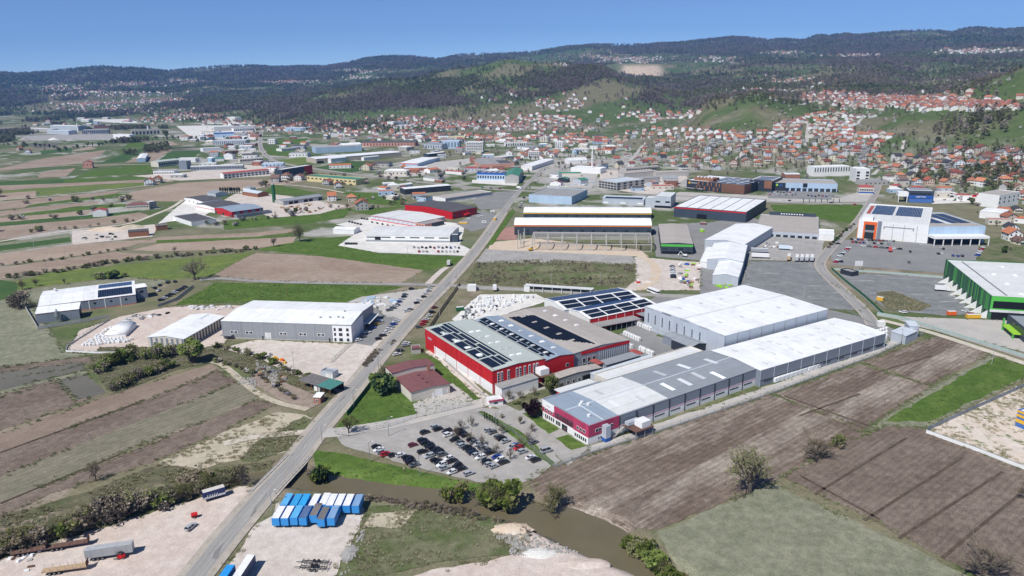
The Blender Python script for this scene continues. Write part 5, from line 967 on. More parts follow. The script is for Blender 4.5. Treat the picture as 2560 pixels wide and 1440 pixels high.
b = mid('blue shop with white letters and solar roof', (2269,506), (2332,508), 476, 26, 'flat', 0, 'navy_wall', 'light_roof', name='shop'); b.el('sign_band', 'f', 0, b.L, b.h*.36, b.h*.62, 'blue', .3); b.el('shop_window', 'f', 1, b.L-1, .3, b.h*.33, 'blue_wall', .2); b.el('window', 'f', 2, b.L-2, b.h*.68, b.h*.80, 'glass', .2); text3('NEPTUN', b.o, (b.L*.3, -.5, b.h*.43), 2.6, 'white'); b.box('white_tower', -11, -.3, -1, 10, b.h*.5, b.h*.85, 'white'); b.box('tower_leg', -10.5, -9.8, -.8, 0, 0, b.h*.5, 'white'); b.box('tower_leg', -1.5, -.8, -.8, 0, 0, b.h*.5, 'white'); b.solar(b.L*.1, b.L*.95, b.D*.3, b.D*.9, 8, 3, 'solar_blue', gap=.8)
mid('small shop with dark red hipped roof near the white offices', (2146,486), (2183,487), 468, 15, 'hip', 2.5, 'cream_wall', 'red_roof', name='shop', wr=[('f',6,.55,.75,2)], band=[('f',.2,.4,'blue')])
mid('white four-storey block with square windows at right edge', (2494,521), (2545,511), 488, 22, 'flat', 0, 'white_wall', 'tan_roof', wr=[('f',5,.65,.8,2.4),('f',5,.35,.5,2.4)])
mid('pale brick sheds behind the black supermarket', (1962,447), (2000,447), 436, 20, 'gx', 1, 'brick_wall', 'light_roof')
# halls on the left, sawmill
b = mid('works with red and grey striped side and blue-grey roof', (536,519), (579,530), (579,531), (652,518), 'gy', 1.8, 'red_wall', 'blue_roof', True, base=(579,545)); [b.el('stripe', 'r', b.D*(.12+.25*k), b.D*(.24+.25*k), 0, b.h-.1, 'steel_wall', .12) for k in range(4)]; b.row('f', 3, 0, b.h*.5, 4); Sub(b, b.L+.3, b.L+8, 2, b.D+6, b.h*.5, 'flat', 0, 'steel_wall', 'dark_roof')
mid('white-walled hall with brown roof next to the striped works', (488,510), (536,519), (536,519), (592,508), 'gy', 1.2, 'white_wall', 'dark_roof', True, base=(536,533), band=[('f',.5,.58,'red')])
mid('white two-storey hall with black roof at the field edge', (460,494), (506,504), (506,504), (538,494), 'gy', 1.2, 'white_wall', 'dark_roof', True, base=(506,516), wr=[('f',5,.3,.6,2.)])
mid('low black-roofed shed with white front in the left works', (432,540), (478,555), 4.5, 26, 'flat', 0, 'white_wall', 'dark_roof', True)
b = mid('grey sawmill hall with open bays and timber stacks', (688,510), (709,514), 500, (788,487), 'gy', 1.6, 'concrete', 'steel_roof'); [b.el('bay', 'r', b.D*(k+.12)/8, b.D*(k+.88)/8, 0, b.h*.75, 'black' if k % 3 else 'silver_wall', .1) for k in range(8)]
mid('blue-roofed open shed in the sawmill yard', (606,488), (645,494), 5, 16, 'gx', 2., 'wood', 'pale_roof')
mid('grey and black shed at the edge of brown field', (519,490), (540,494), 480, 16, 'gx', 1.8, 'silver_wall', 'steel_roof')
mid('grey hip-roofed house by the sawmill', (608,478), (626,479), 470, 11, 'hip', 2.5, 'white_wall', 'steel_roof', name='house', cat='house')
b = mid('dark blue and red four-storey office with pale roof', (707,447), (782,434), 424, 15, 'flat', 0, 'navy_wall', 'light_roof'); b.el('red_end', 'f', b.L*.72, b.L, 0, b.h, 'red_wall', .15); [b.row('f', 5, b.h*z, b.h*(z+.08), 3.4, t=.2) for z in (.15,.4,.65,.85)]
mid('long white building with red metal roof below the field road', (560,447), (674,436), 435, 14, 'gx', 1.6, 'white_wall', 'red_roof', wr=[('f',12,.5,.75,4),('f',12,.1,.35,4)])
mid('long grey building with pale roof behind the red-roofed one', (477,427), (608,423), 417, 14, 'gx', 1., 'steel_wall', 'light_roof', wr=[('f',18,.4,.65,2.5)])
mid('pale office row with strip windows beyond the long grey building', (600,409), (660,405), 398, 12, 'flat', 0, 'cream_wall', 'light_roof', wr=[('f',10,.5,.8,3)])
mid('yellow factory with green flat roof', (768,453), (890,463), 440, 24, 'flat', 0, 'yellow_wall', 'green_roof', wr=[('f',12,.5,.75,4)])
b = mid('very long beige hall with bright white roof', (791,409), (1004,391), 397.5, 42, 'gx', 1., 'beige_wall', 'white_roof'); b.el('opening', 'f', 2, 14, 0, b.h*.5, 'black', .1)
mid('grey and white works behind the long beige hall', (790,384), (905,378), 369, 40, 'flat', 0, 'sky_wall', 'tan_roof'); mid('bright white glass-roofed works behind the long beige hall', (858,377), (905,374), 363, 26, 'gx', 3, 'white_wall', 'white_roof')
mid('low white cabin in front of the beige hall', (828,408), (866,404), 397, 10, 'gx', 1, 'white_wall', 'light_roof'); mid('low white hut in front of the beige hall, right', (910,402), (948,398), 394, 8, 'gx', 1, 'white_wall', 'light_roof')
mid('pink factory with long dark saw-tooth roof', (902,366), (1038,365), 357, 42, 'gx', 3, 'salmon_wall', 'dark_roof', wr=[('f',18,.2,.8,2)])
mid('white tower block with dark side', (969,327), (984,328), 304, 16, 'flat', 0, 'white_wall', 'light_roof', name='apartment_block', wr=[('f',3,.1+.15*k,.17+.15*k,2.5) for k in range(5)]); mid('grey-blue tower block joined beside the white one', (986,327), (1012,327), 304, 12, 'flat', 0, 'steel_wall', 'light_roof', name='apartment_block', wr=[('f',4,.1+.15*k,.17+.15*k,2.5) for k in range(5)])
mid('stepped white apartment block with balconies', (992,330), (1036,329), 313, 14, 'flat', 0, 'white_wall', 'light_roof', name='apartment_block', wr=[('f',4,.1+.22*k,.25+.22*k,7) for k in range(4)]); mid('low white apartment block left of the tower', (932,320), (962,320), 311, 12, 'flat', 0, 'white_wall', 'light_roof', name='apartment_block', wr=[('f',4,.1+.3*k,.25+.3*k,3) for k in range(3)])
mid('six-storey white frame building under construction', (1166,381), (1207,381), 355, 18, 'flat', 0, 'white_wall', 'light_roof', name='apartment_block', wr=[('f',7,.05+.157*k,.13+.157*k,4) for k in range(6)] + [('r',3,.05+.157*k,.13+.157*k,4) for k in range(6)])
b = mid('salmon factory with wide grey flat roof', (1199.5,421), (1286,418), 411, (1310,391), 'flat', 0, 'salmon_wall', 'grey_roof'); b.rs('dark_roof_patch', b.L*.62, b.L*.98, b.D*.1, b.D*.55, 'dark_roof', .1); b.box('stair_block', -2, 6, b.D*.8, b.D, 0, b.h+2, 'brick_wall')
b = mid('blue-banded hall with black roof and roof lights, trucks docked', (1192,450), (1262,452), 431, 24, 'flat', 0, 'sky_wall', 'dark_roof', wr=[('f',11,.25,.6,2.2)], band=[('f',.75,1.02,'blue')]); [b.rs('roof_light', b.L*(.12+.2*k), b.L*(.22+.2*k), b.D*.2, b.D*.85, 'tan_roof', .2) for k in range(4)]
mid('tall grey hall with green pitched roof beside the road', (1262,459), (1297,459), 440, (1319,423), 'gy', 3, 'concrete', 'green_roof')
mid('long white warehouse pointing at the main road', (1301,425), (1330,426), 415, (1349,397), 'gy', .8, 'white_wall', 'white_roof_y'); mid('four-storey white office at the head of the white warehouse', (1321,398), (1348,398), 380, 13, 'flat', 0, 'white_wall', 'light_roof', wr=[('f',5,.15+.22*k,.28+.22*k,3) for k in range(4)])
mid('white-roofed box store near the mosque', (1427,431), (1501,435), 418, 24, 'flat', 0, 'white_wall', 'white_roof')
mid('store with red sign corner and white roof', (999,417), (1044,418), 408, (1063,393), 'gx', 1., 'sky_wall', 'white_roof', band=[('f',.78,1.,'red')]); mid('narrow white store right of the red-signed one', (1071,393), (1113,388), 385, 14, 'gx', 1, 'navy_wall', 'white_roof')
b = mid('concrete-framed office with pale blue flat roof', (1496,470), (1542,477), 450, (1575,443), 'flat', 0, 'concrete', 'pale_roof', wr=[('f',6,.08+.31*k,.28+.31*k,4.5) for k in range(3)] + [('r',5,.08+.31*k,.28+.31*k,5) for k in range(3)])
mid('long dark green shed behind the builders yard', (1396,441), (1452,441), 433, 8, 'gx', 1.5, 'cream_wall', 'green_roof'); mid('small dark green gabled shed in builders yard', (1394,456), (1418,457), 447, 12, 'gy', 2., 'dark_wall', 'green_roof'); mid('green and grey shed at right of builders yard', (1432,458), (1452,461), 448, 14, 'gy', 2., 'silver_wall', 'green_roof')
mid('white house with brown roof in builders yard', (1375,464), (1402,465), 456, 9, 'gy', 2.4, 'white_wall', 'maroon_roof', name='house', cat='house')
mid('long grey sheds at the foot of the suburb', (1640,443), (1722,440), 432, 18, 'gx', 1.5, 'concrete', 'tan_roof'); mid('long flat grey shed left of the foot of the suburb', (1560,447), (1640,440), 434, 16, 'mono', 1.2, 'concrete', 'tan_roof'); mid('unfinished low concrete frame building by gravel lot', (1565,430), (1650,424), 421, 14, 'flat', 0, 'concrete', 'tan_roof', wr=[('f',12,.1,.7,4)])
mid('low tin-roofed sheds behind the concrete-framed office', (1576,462), (1650,456), 449, 16, 'gx', 1.5, 'concrete', 'grey_roof')
mid('sports hall with glass front and red roof edge', (1173,318), (1228,318), 304, 32, 'flat', 0, 'steel_wall', 'light_roof', band=[('f',.75,1.05,'red')]); mid('white low annex before the sports hall', (1165,329), (1232,330), 322, 20, 'gx', 1, 'white_wall', 'light_roof'); mid('grey annex right of the sports hall', (1232,331), (1264,331), 321, 16, 'flat', 0, 'silver_wall', 'light_roof')
mid('white school with terracotta roof below the wooded hill', (1450,318), (1512,318), 308, 16, 'hip', 4, 'white_wall', 'terracotta', wr=[('f',12,.5,.8,2.5)]); mid('pink lower school wing with windows', (1457,328), (1505,327), 319, 12, 'flat', 0, 'salmon_wall', 'light_roof', wr=[('f',10,.3,.7,3)])
mid('long green-roofed market hall', (1420,337), (1486,333), 331, 12, 'gx', 2, 'white_wall', 'green_roof'); mid('white hall left of the green-roofed market', (1372,328), (1420,327), 321, 14, 'gx', 2, 'white_wall', 'light_roof')
mid('grandstand with yellow and blue seats beside the pitch', (1280,324), (1400,322), 316, 8, 'mono', 2, 'yellow_wall', 'blue_roof')
mid('grey glass office beside the yellow shop', (1058,372), (1105,374), 360, 20, 'mono', 2, 'silver_wall', 'steel_roof', wr=[('f',8,.2,.8,2)]); mid('pale blue offices with green sign', (1105,372), (1148,372), 352, 18, 'flat', 0, 'sky_wall', 'light_roof', wr=[('f',6,.2,.8,2)]); mid('shop with yellow corner and white roof', (1122,350), (1162,350), 341, 18, 'flat', 0, 'yellow_wall', 'white_roof')
mid('white hall behind fence right of six-storey frame', (1288,372), (1330,376), 366, 24, 'gx', 1, 'white_wall', 'steel_roof'); mid('five-storey white offices by main road', (1388,372), (1408,372), 354, 14, 'flat', 0, 'white_wall', 'light_roof', wr=[('f',4,.15+.2*k,.28+.2*k,2) for k in range(4)]); mid('beige four-storey flats north of the main road', (1347,354), (1370,355), 342, 12, 'flat', 0, 'cream_wall', 'light_roof', wr=[('f',4,.15+.22*k,.3+.22*k,2.5) for k in range(4)])
mid('white long row of units facing the field', (1264,366), (1320,364), 358, 12, 'flat', 0, 'white_wall', 'light_roof', wr=[('f',10,.1,.8,2.5)]); mid('low arched white sports tent near mosque', (1422,410), (1468,408), 402, 22, 'arc', 4, 'white_wall', 'light_roof')
mid('grey shop with flat roof beside the highway houses', (1058,450), (1092,455), 443, 14, 'gx', 1.4, 'white_wall', 'grey_roof'); mid('small brown kiosk with pale roof by highway', (1086,456), (1105,457), 450, 8, 'flat', 0, 'wood', 'light_roof', name='kiosk', cat='kiosk')
mid('red and white small unit beside the gravel lot', (1112,434), (1155,437), 427, 10, 'gx', 1, 'white_wall', 'red_roof')
# far left industry
mid('long white-roofed shed in the left quarry works', (59,327), (125,331), 320, 26, 'gx', 1, 'concrete', 'light_roof'); mid('high white-roofed shed in the left quarry works', (126,324), (194,326), 314, 34, 'gx', 2, 'silver_wall', 'light_roof'); mid('grey gabled plant hall with silo towers', (118,335), (172,337), 326, 26, 'gx', 1.5, 'silver_wall', 'pale_roof'); mid('long blue-columned hall in quarry works', (206,336), (272,334), 325, 26, 'flat', 0, 'steel_wall', 'light_roof', wr=[('f',14,.2,.8,2)])
mid('open depot with tan roof and white silo', (330,338), (400,335), 326, 24, 'flat', 0, 'concrete', 'tan_roof', wr=[('f',8,.1,.7,5)]); mid('white cube building in the left works', (284,347), (325,349), 335, 16, 'flat', 0, 'white_wall', 'light_roof'); mid('rust-red long shed beyond the quarry', (235,321), (302,320), 315, 18, 'gx', 1, 'rust', 'dark_roof')
mid('wide grey works near the upper left road', (536,328), (640,325), 318, 42, 'gx', 1, 'concrete', 'pale_roof'); mid('blue-topped hall near the upper left road', (536,345), (586,343), 332, 22, 'flat', 0, 'sky_wall', 'light_roof', band=[('f',.75,1.,'blue')]); mid('white-roofed long hall with grey panels beside poplars', (534,363), (616,362), 351, 26, 'flat', 0, 'silver_wall', 'white_roof', wr=[('f',16,.1,.8,1.5)]); mid('blue-glazed office row at upper left', (585,331), (635,328), 321, 14, 'flat', 0, 'white_wall', 'light_roof', wr=[('f',10,.3,.7,3)])
b = mid('white roofed barn between brown and green fields', (343,406), (364,405), 397, (377,384), 'gy', 1.4, 'sky_wall', 'white_roof_y')
mid('two-storey pink farmhouse with red roof alone in fields', (207.5,421), (232,420), 407, 11, 'gy', 3, 'salmon_wall', 'red_roof', name='farmhouse', cat='house', wr=[('f',3,.5,.7,1.6)]); mid('white warehouse row beside the field track', (384,437), (436,436), 428, 18, 'flat', 0, 'white_wall', 'steel_roof', wr=[('f',8,.3,.6,3)])
mid('tall windowless grey tower block in left works', (449,424), (468,424), 403, 15, 'flat', 0, 'steel_wall', 'steel_roof'); mid('cream factory with green-grey roof behind the grey tower', (397,418), (449,412), 405, 22, 'gx', 2, 'cream_wall', 'sage_roof', wr=[('f',9,.3,.7,3)]); mid('white flat-roofed hall behind the grey tower', (441,406), (489,405), 397, 22, 'flat', 0, 'white_wall', 'light_roof')
mid('white shop row at the edge of the green field', (508,379), (552,376), 371, 18, 'flat', 0, 'white_wall', 'light_roof'); mid('small grey-green workshop at upper left', (533,404), (560,403), 397, 12, 'gx', 2, 'white_wall', 'teal_roof'); mid('white gabled house near the left works', (560,398), (582,398), 386, 10, 'gy', 3, 'white_wall', 'dark_roof', name='house', cat='house')
mid('white long roofs in the distant industrial estate', (150,274), (222,276), 270, 40, 'gx', 2, 'white_wall', 'white_roof'); mid('red-walled distant store with white roof', (245,281), (292,280), 276, 34, 'flat', 0, 'red_wall', 'light_roof'); mid('distant pale long store right of the red one', (330,279), (412,278), 274, 40, 'flat', 0, 'sky_wall', 'light_roof'); mid('distant yellow store in the industrial estate', (395,283), (430,281), 277, 30, 'flat', 0, 'yellow', 'light_roof'); mid('distant grey cube hall below the woods', (452,287), (490,286), 278, 30, 'flat', 0, 'sky_wall', 'light_roof'); mid('white hillside depot above the left works', (562,302), (588,304), 292, 26, 'flat', 0, 'white_wall', 'light_roof')
mid('blue and white retail hall at upper centre left', (714,329), (768,329), 319, 30, 'flat', 0, 'sky_wall', 'light_roof', band=[('f',.75,1.,'sky_wall')]); mid('blue shop block at upper centre', (820,324), (845,324), 317, 22, 'flat', 0, 'blue_wall', 'light_roof'); mid('white low hall at upper centre', (828,343), (862,342), 336, 20, 'flat', 0, 'white_wall', 'light_roof'); mid('black shed at upper centre left of the houses', (690,319), (714,319), 310, 20, 'flat', 0, 'dark_wall', 'dark_roof'); mid('white two-storey office beside the curved road', (670,360), (688,360), 348, 14, 'flat', 0, 'white_wall', 'light_roof', wr=[('f',4,.2+.4*k,.4+.4*k,2) for k in range(2)])
mid('pink barn with red roof in the striped fields', (233,543), (267,541), 528, 13, 'gy', 2., 'white_wall', 'red_roof', name='barn', cat='barn'); mid('long cream two-storey house with brown hipped roof', (317,527), (374,524), 514, 13, 'hip', 2.4, 'cream_wall', 'maroon_roof', name='house', cat='house', wr=[('f',9,.55,.75,1.6)]); mid('four-storey grey house at the end of cream one', (375,523), (393,520), 505, 11, 'flat', 0, 'concrete', 'light_roof', name='house', cat='house', wr=[('f',3,.1+.25*k,.24+.25*k,2) for k in range(4)])
mid('dark garage shed in the gravel sand yard', (322,594), (372,590), 580, 8, 'mono', .6, 'wood', 'dark_roof', name='shed', cat='shed'); mid('brown-roofed barn shed below the white works', (392,577), (420,574), 565, 8, 'gx', 1.4, 'wood', 'rust_roof', name='shed', cat='shed')
b = mid('small white hall with gabled roof left of the grey hall', (833,584), (885,586), 573, 14, 'gx', 1.2, 'white_wall', 'white_roof'); mid('grey and white pump cabins beside white hall', (2262,862), (2290,849), 5, 8, 'mono', .6, 'silver_wall', 'pale_roof', name='cabin', cat='cabin')
mid('taller grey cabin behind low one near the gate', (2270,845), (2294,846), 7, 8, 'mono', .6, 'silver_wall', 'pale_roof', name='cabin', cat='cabin'); mid('white booth on posts by the gate road', (2196,818), (2213,818), 3.2, 3, 'flat', 0, 'white_wall', 'light_roof', name='booth', cat='booth'); mid('low dark-roofed canopy building by green fence', (2100,684), (2128,692), 3.6, 7, 'flat', 0, 'dark_wall', 'grey_roof', name='canopy', cat='shelter'); mid('white guard cabin at the end of the white yard', (1168,728), (1190,728), 4.2, 4, 'flat', 0, 'white_wall', 'light_roof', name='cabin', cat='cabin')
mid('striped yellow and blue depot at the right edge', (2537,1065), (2620,1100), 1022, 14, 'flat', 0, 'blue_wall', 'white_roof', band=[('f',.28,.48,'yellow'),('f',.62,.76,'yellow'),('f',.86,.98,'yellow'),('l',.28,.48,'yellow'),('l',.62,.76,'yellow'),('l',.86,.98,'yellow')])
# workshops and sheds filling the town
def inpoly(x, y, P):
    r = False; j = len(P) - 1
    for i in range(len(P)):
        if (P[i][1] > y) != (P[j][1] > y) and x < (P[j][0]-P[i][0])*(y-P[i][1])/(P[j][1]-P[i][1])+P[i][0]: r = not r
        j = i
    return r
RPX = [at(*p) for p in R1[9:]] + [at(*p) for p in [(650,345),(650,370),(665,390),(690,405),(740,415),(800,424),(900,438),(970,446),(1100,461),(1280,478),(1500,482),(1700,489),(1920,507)]]
tf = random.Random(41); TF = []
def seg_far(p, L_, r):
    for a, b in zip(L_, L_[1:]):
        ab = b - a; t = max(0, min(1, (p - a).dot(ab) / ab.length_squared)) if ab.length < 900 else 0
        if (p - a - ab * t).length < r: return False
    return True
MIDC = [(Vector((b_.o.location.x, b_.o.location.y, 0)) + Vector((math.cos(b_.rz)*b_.L/2 - math.sin(b_.rz)*b_.D/2, math.sin(b_.rz)*b_.L/2 + math.cos(b_.rz)*b_.D/2, 0)), max(b_.L, b_.D)*.58) for b_ in BL]
for poly, n in (([(660,350),(1100,335),(1400,325),(1530,345),(1540,420),(1420,470),(1330,440),(1150,450),(960,440),(780,415)], 74), ([(380,440),(470,400),(640,345),(700,400),(760,440),(640,440),(560,452),(450,450)], 20), ([(440,345),(640,300),(640,345),(560,372),(470,360)], 22), ([(1540,440),(1700,432),(1700,480),(1560,478)], 8), ([(2180,455),(2300,455),(2480,500),(2560,560),(2500,600),(2490,520),(2340,500),(2230,490)], 14), ([(960,470),(1120,465),(1160,480),(1040,510),(940,500)], 8), ([(50,300),(400,296),(420,312),(60,318)], 14)):
    k = 0; tries = 0; xs = [p[0] for p in poly]; ys = [p[1] for p in poly]
    while k < n and tries < 900:
        tries += 1; x, y = tf.uniform(min(xs), max(xs)), tf.uniform(min(ys), max(ys))
        if not inpoly(x, y, poly): continue
        p = at(x, y); r = tf.choice([8, 10, 14, 18])
        if hz1(p.x, p.y) > 1 or any((p - c_).length < r_ + r*1.1 for c_, r_ in MIDC) or not seg_far(p, RPX, r + 9): continue
        MIDC.append((p, r*1.1)); TF.append((x, y, r)); k += 1
for i, (x, y, r) in enumerate(sorted(TF)):
    p = at(x, y); wl_, wn_ = tf.choice([('white_wall','white'),('white_wall','white'),('silver_wall','silver'),('cream_wall','cream'),('concrete','grey'),('sky_wall','pale blue'),('brick_wall','brick')]); rf, rn = tf.choice([('light_roof','pale'),('light_roof','pale'),('white_roof','white'),('grey_roof','grey'),('red_roof','red'),('terracotta','terracotta'),('steel_roof','steel'),('dark_roof','dark')])
    an = tf.choice([0., .15, -.2, .8, -.7]); e = Vector((math.cos(an), math.sin(an), 0))*r; q0, q1 = p - e, p + e
    mid(f'{wn_}-walled workshop with {rn} roof, {ordn(i+1)} from left of the small town sheds', tuple(proj(q0.x, q0.y, 0.)), tuple(proj(q1.x, q1.y, 0.)), tf.uniform(4.,8.5), r*tf.uniform(.8,1.5), tf.choice(['gx','gx','flat','hip']), tf.uniform(1.,2.4), wl_, rf, name='workshop', wr=[('f', max(2, int(r/3)), .35, .62, 2.)])
# mosque
g = at(1480, 432); mq = empty('mosque', (g.x, g.y, 0)); tag(mq, 'white mosque with grey dome and slim minaret', 'mosque')
o = MB().cyl((0,0,0), 1.3, 30, 12, r2=1.05).cyl((0,0,21), 1.9, 1., 12).cyl((0,0,30), 1.2, 8, 12, r2=.05); o.build('minaret', W['white_wall'], mq); MB().box(4,18,-2,12,0,9).build('prayer_hall', W['white_wall'], mq)
o = MB(); n_ = 14
for j in range(6):
    a_ = j * math.pi / 2 / 5
    for i in range(n_): t_ = 2*math.pi*i/n_; o.v.append((11+6*math.cos(a_)*math.cos(t_), 5+6*math.cos(a_)*math.sin(t_), 9+5.5*math.sin(a_)))
for j in range(5):
    for i in range(n_): o.f.append((j*n_+i, j*n_+(i+1) % n_, (j+1)*n_+(i+1) % n_, (j+1)*n_+i)); o.m.append(0)
o.build('dome', W['grey_roof'], mq, True)
# concrete frame under construction
h = 9.5; A = at(1331, 626); B = at(1628, 629); rz = math.atan2(B.y-A.y, B.x-A.x); LL = (B-A).length; fr_ = empty('concrete_frame', (A.x, A.y, 0), rz); tag(fr_, 'bare concrete building frame with bent beams on orange sand', 'building frame'); DD = 26
for i in range(9):
    x = LL*i/8
    for y in (0, DD): inst('column', cube('concrete'), fr_, (x, y, h/2), 0, (.8, .8, h))
    o = MB(); pp = [(x, DD*k/10, h + 2.6*(1-(2*k/10-1)**2)) for k in range(11)]
    for a_, c_ in zip(pp, pp[1:]): o.bar(a_, c_, .6, h=1.1)
    o.build('rafter', W['concrete'], fr_)
for k in range(11): inst('purlin', cube('concrete'), fr_, (LL/2, DD*k/10, h+.75+2.6*(1-(2*k/10-1)**2)), 0, (LL+.6, .35, .4))
for y in (0, DD): inst('tie_beam', cube('concrete'), fr_, (LL/2, y, h*.62), 0, (LL, .5, .7))
inst('ground_beam', cube('concrete'), fr_, (LL/2, -.3, .3), 0, (LL, .4, .6))
for i in range(7): 
    p = at([1294,1303,1310,1301,1309,1296,1311][i], [622,620,618,610,606,600,596][i]); c_ = MB().box(-.35,.35,-.35,.35,0,9.5).box(-.7,.7,-.35,.35,8.6,8.95).build('lone_column', W['concrete']); c_.location = p; tag(c_, f'{ordn(i+1)} from the left of lone concrete columns left of the frame'.replace('1st from the left', 'first listed') if False else f'freestanding concrete column on orange sand left of the frame, {ordn(i+1)} counted from nearest', 'column', 'freestanding concrete columns')
# ------------------------------------------------------------------ houses
def tintmat(name, rough=.85, var=.12, grain=1.5, spec=.2):
    mt, nt, b = newmat(name); c = N(nt, 'ShaderNodeObjectInfo').outputs['Color']; k = mrange(nt, noise_(nt, objco(nt), 1/grain, 4), .3, .7, 1-var, 1+var)
    nt.links.new(mixc(nt, 1., c, N(nt, 'ShaderNodeCombineColor', (k, k, k)).outputs[0], 'MULTIPLY'), b.inputs['Base Color']); b.inputs['Roughness'].default_value = rough; b.inputs['Specular IOR Level'].default_value = spec; return mt
TW = tintmat('tinted_plaster', var=.05); TR = tintmat('tinted_tiles', var=.22, grain=.9)
def house_mesh(L, D, h, r, seed, hipped=False):
    rs = random.Random(seed); o = MB(); x, y = L/2, D/2
    if hipped: o.add([(-x,-y,-3),(x,-y,-3),(x,y,-3),(-x,y,-3),(-x,-y,h),(x,-y,h),(x,y,h),(-x,y,h)], [(0,1,5,4),(1,2,6,5),(2,3,7,6),(3,0,4,7)])
    else: o.add([(-x,-y,-3),(x,-y,-3),(x,y,-3),(-x,y,-3),(-x,-y,h),(x,-y,h),(x,y,h),(-x,y,h),(0,-y,h+r),(0,y,h+r)], [(0,1,5,8,4),(1,2,6,5),(2,3,7,9,6),(3,0,4,7)])
    for z in (.9, 3.7):
        for u in fr(-x+1.3, x-2.4, 3): o.box(u, u+1.15, -y-.05, -y+.02, z, z+1.3, 1)
        for u in fr(-y+1.4, y-2.4, 2): o.box(x-.02, x+.05, u, u+1.1, z, z+1.3, 1); o.box(-x-.05, -x+.02, u, u+1.1, z, z+1.3, 1)
    if not hipped: o.box(-.6, .6, -y-.05, -y+.02, h+.3, h+1.4, 1)
    if rs.random() < .7: o.box(-x+.6, x-.6, -y-1.3, -y, 2.75, 2.95, 0); o.box(-x+.6, x-.6, -y-1.3, -y-1.2, 2.95, 3.7, 2)
    wall = o.mesh('house_walls', [TW, W['glass'], W['white_wall']])
    o = MB(); e = .75; t = .22
    if hipped:
        k = min(x, y) ; o.add([(-x-e,-y-e,h-.1),(x+e,-y-e,h-.1),(x+e,y+e,h-.1),(-x-e,y+e,h-.1),(-x+k,0,h+r) if x > y else (0,-y+k,h+r),(x-k,0,h+r) if x > y else (0,y-k,h+r)], [(0,1,5,4),(1,2,5),(2,3,4,5),(3,0,4),(3,2,1,0)] if x > y else [(0,1,4),(1,2,5,4),(2,3,5),(3,0,4,5),(3,2,1,0)])
    else:
        s = r / x; zl = h - e * s
        for sg in (-1, 1): o.add([(sg*(x+e),-y-e,zl),(0,-y-e,h+r),(0,y+e,h+r),(sg*(x+e),y+e,zl),(sg*(x+e),-y-e,zl+t),(0,-y-e,h+r+t),(0,y+e,h+r+t),(sg*(x+e),y+e,zl+t)], [(4,5,6,7) if sg < 0 else (7,6,5,4),(0,3,2,1) if sg < 0 else (0,1,2,3),(0,1,5,4),(0,4,7,3),(2,3,7,6)])
    cx = x*.35; o.box(cx-.35, cx+.35, y*.3, y*.3+.7, h+r*.3, h+r+.8, 1)
    roof = o.mesh('house_roof', [TR, W['brick_wall']]); return wall, roof
HM = [house_mesh(10,10.5,5.6,3.0,1), house_mesh(9,11,5.4,2.8,2), house_mesh(11,9.5,6.2,3.4,3), house_mesh(10.5,10,5.6,3.2,4,True), house_mesh(8.5,9,3.4,2.8,5), house_mesh(12,10,6.5,3.2,6)]
ROOFC = [('orange-roofed',(.43,.165,.085)),('orange-roofed',(.48,.20,.11)),('red-roofed',(.33,.105,.07)),('terracotta-roofed',(.36,.145,.09)),('dark-red-roofed',(.21,.07,.055)),('brown-roofed',(.19,.12,.095)),('dark-roofed',(.065,.065,.075)),('grey-roofed',(.24,.24,.24)),('brown-roofed',(.27,.15,.11)),('terracotta-roofed',(.32,.14,.10))]
WALLC = [('white',(.74,.73,.71)),('white',(.70,.69,.66)),('cream',(.64,.57,.45)),('peach',(.58,.44,.36)),('grey',(.42,.41,.395)),('grey',(.50,.49,.47)),('cream',(.66,.60,.46)),('white',(.62,.66,.70)),('white',(.76,.75,.73)),('beige',(.52,.46,.38))]
hr = random.Random(11); HLOC = []
def house(p, label, group, sc=1., rot=None, rc=None, wc=None, mi=None):
    r_, w_ = rc or hr.choice(ROOFC), wc or hr.choice(WALLC); wme, rme = HM[hr.randrange(6) if mi is None else mi]
    rot = hr.choice([0, 0, .25, -.3, math.pi/2, math.pi/2+.2]) + hr.uniform(-.15,.15) if rot is None else rot
    o = empty('house', p, rot); s = sc*hr.uniform(.88,1.12); o.scale = (s, s, s*hr.uniform(.9,1.1)); tag(o, label.format(r=r_[0], w=w_[0]), 'house', group)
    a = inst('wall', wme, o); a.color = (*w_[1], 1); c = inst('roof', rme, o); k = hr.uniform(.8,1.15); c.color = (*[x*k for x in r_[1]], 1); HLOC.append((p.x, p.y)); return o
ZONE1 = [(1530,424),(1535,345),(1600,322),(1690,318),(1800,330),(1900,330),(1950,312),(2020,290),(2060,275),(2190,292),(2160,318),(2110,322),(2200,330),(2250,352),(2310,378),(2560,378),(2600,440),(2600,520),(2550,505),(2480,470),(2300,462),(2230,470),(2190,430),(2120,414),(2000,412),(1830,425),(1700,428)]
LANES = [((1612,357),(1560,417)),((2022,307),(2014,368)),((2176,284),(2142,314)),((1860,378),(1836,405))]
def near_lane(x, y):
    for (a, b_), (c, d) in LANES:
        t = max(0, min(1, ((x-a)*(c-a)+(y-b_)*(d-b_))/((c-a)**2+(d-b_)**2)))
        if math.hypot(x-a-t*(c-a), (y-b_-t*(d-b_))) < 9: return True
    return False
nrow = 0; ny = 508.; cnt = 0; REST = []
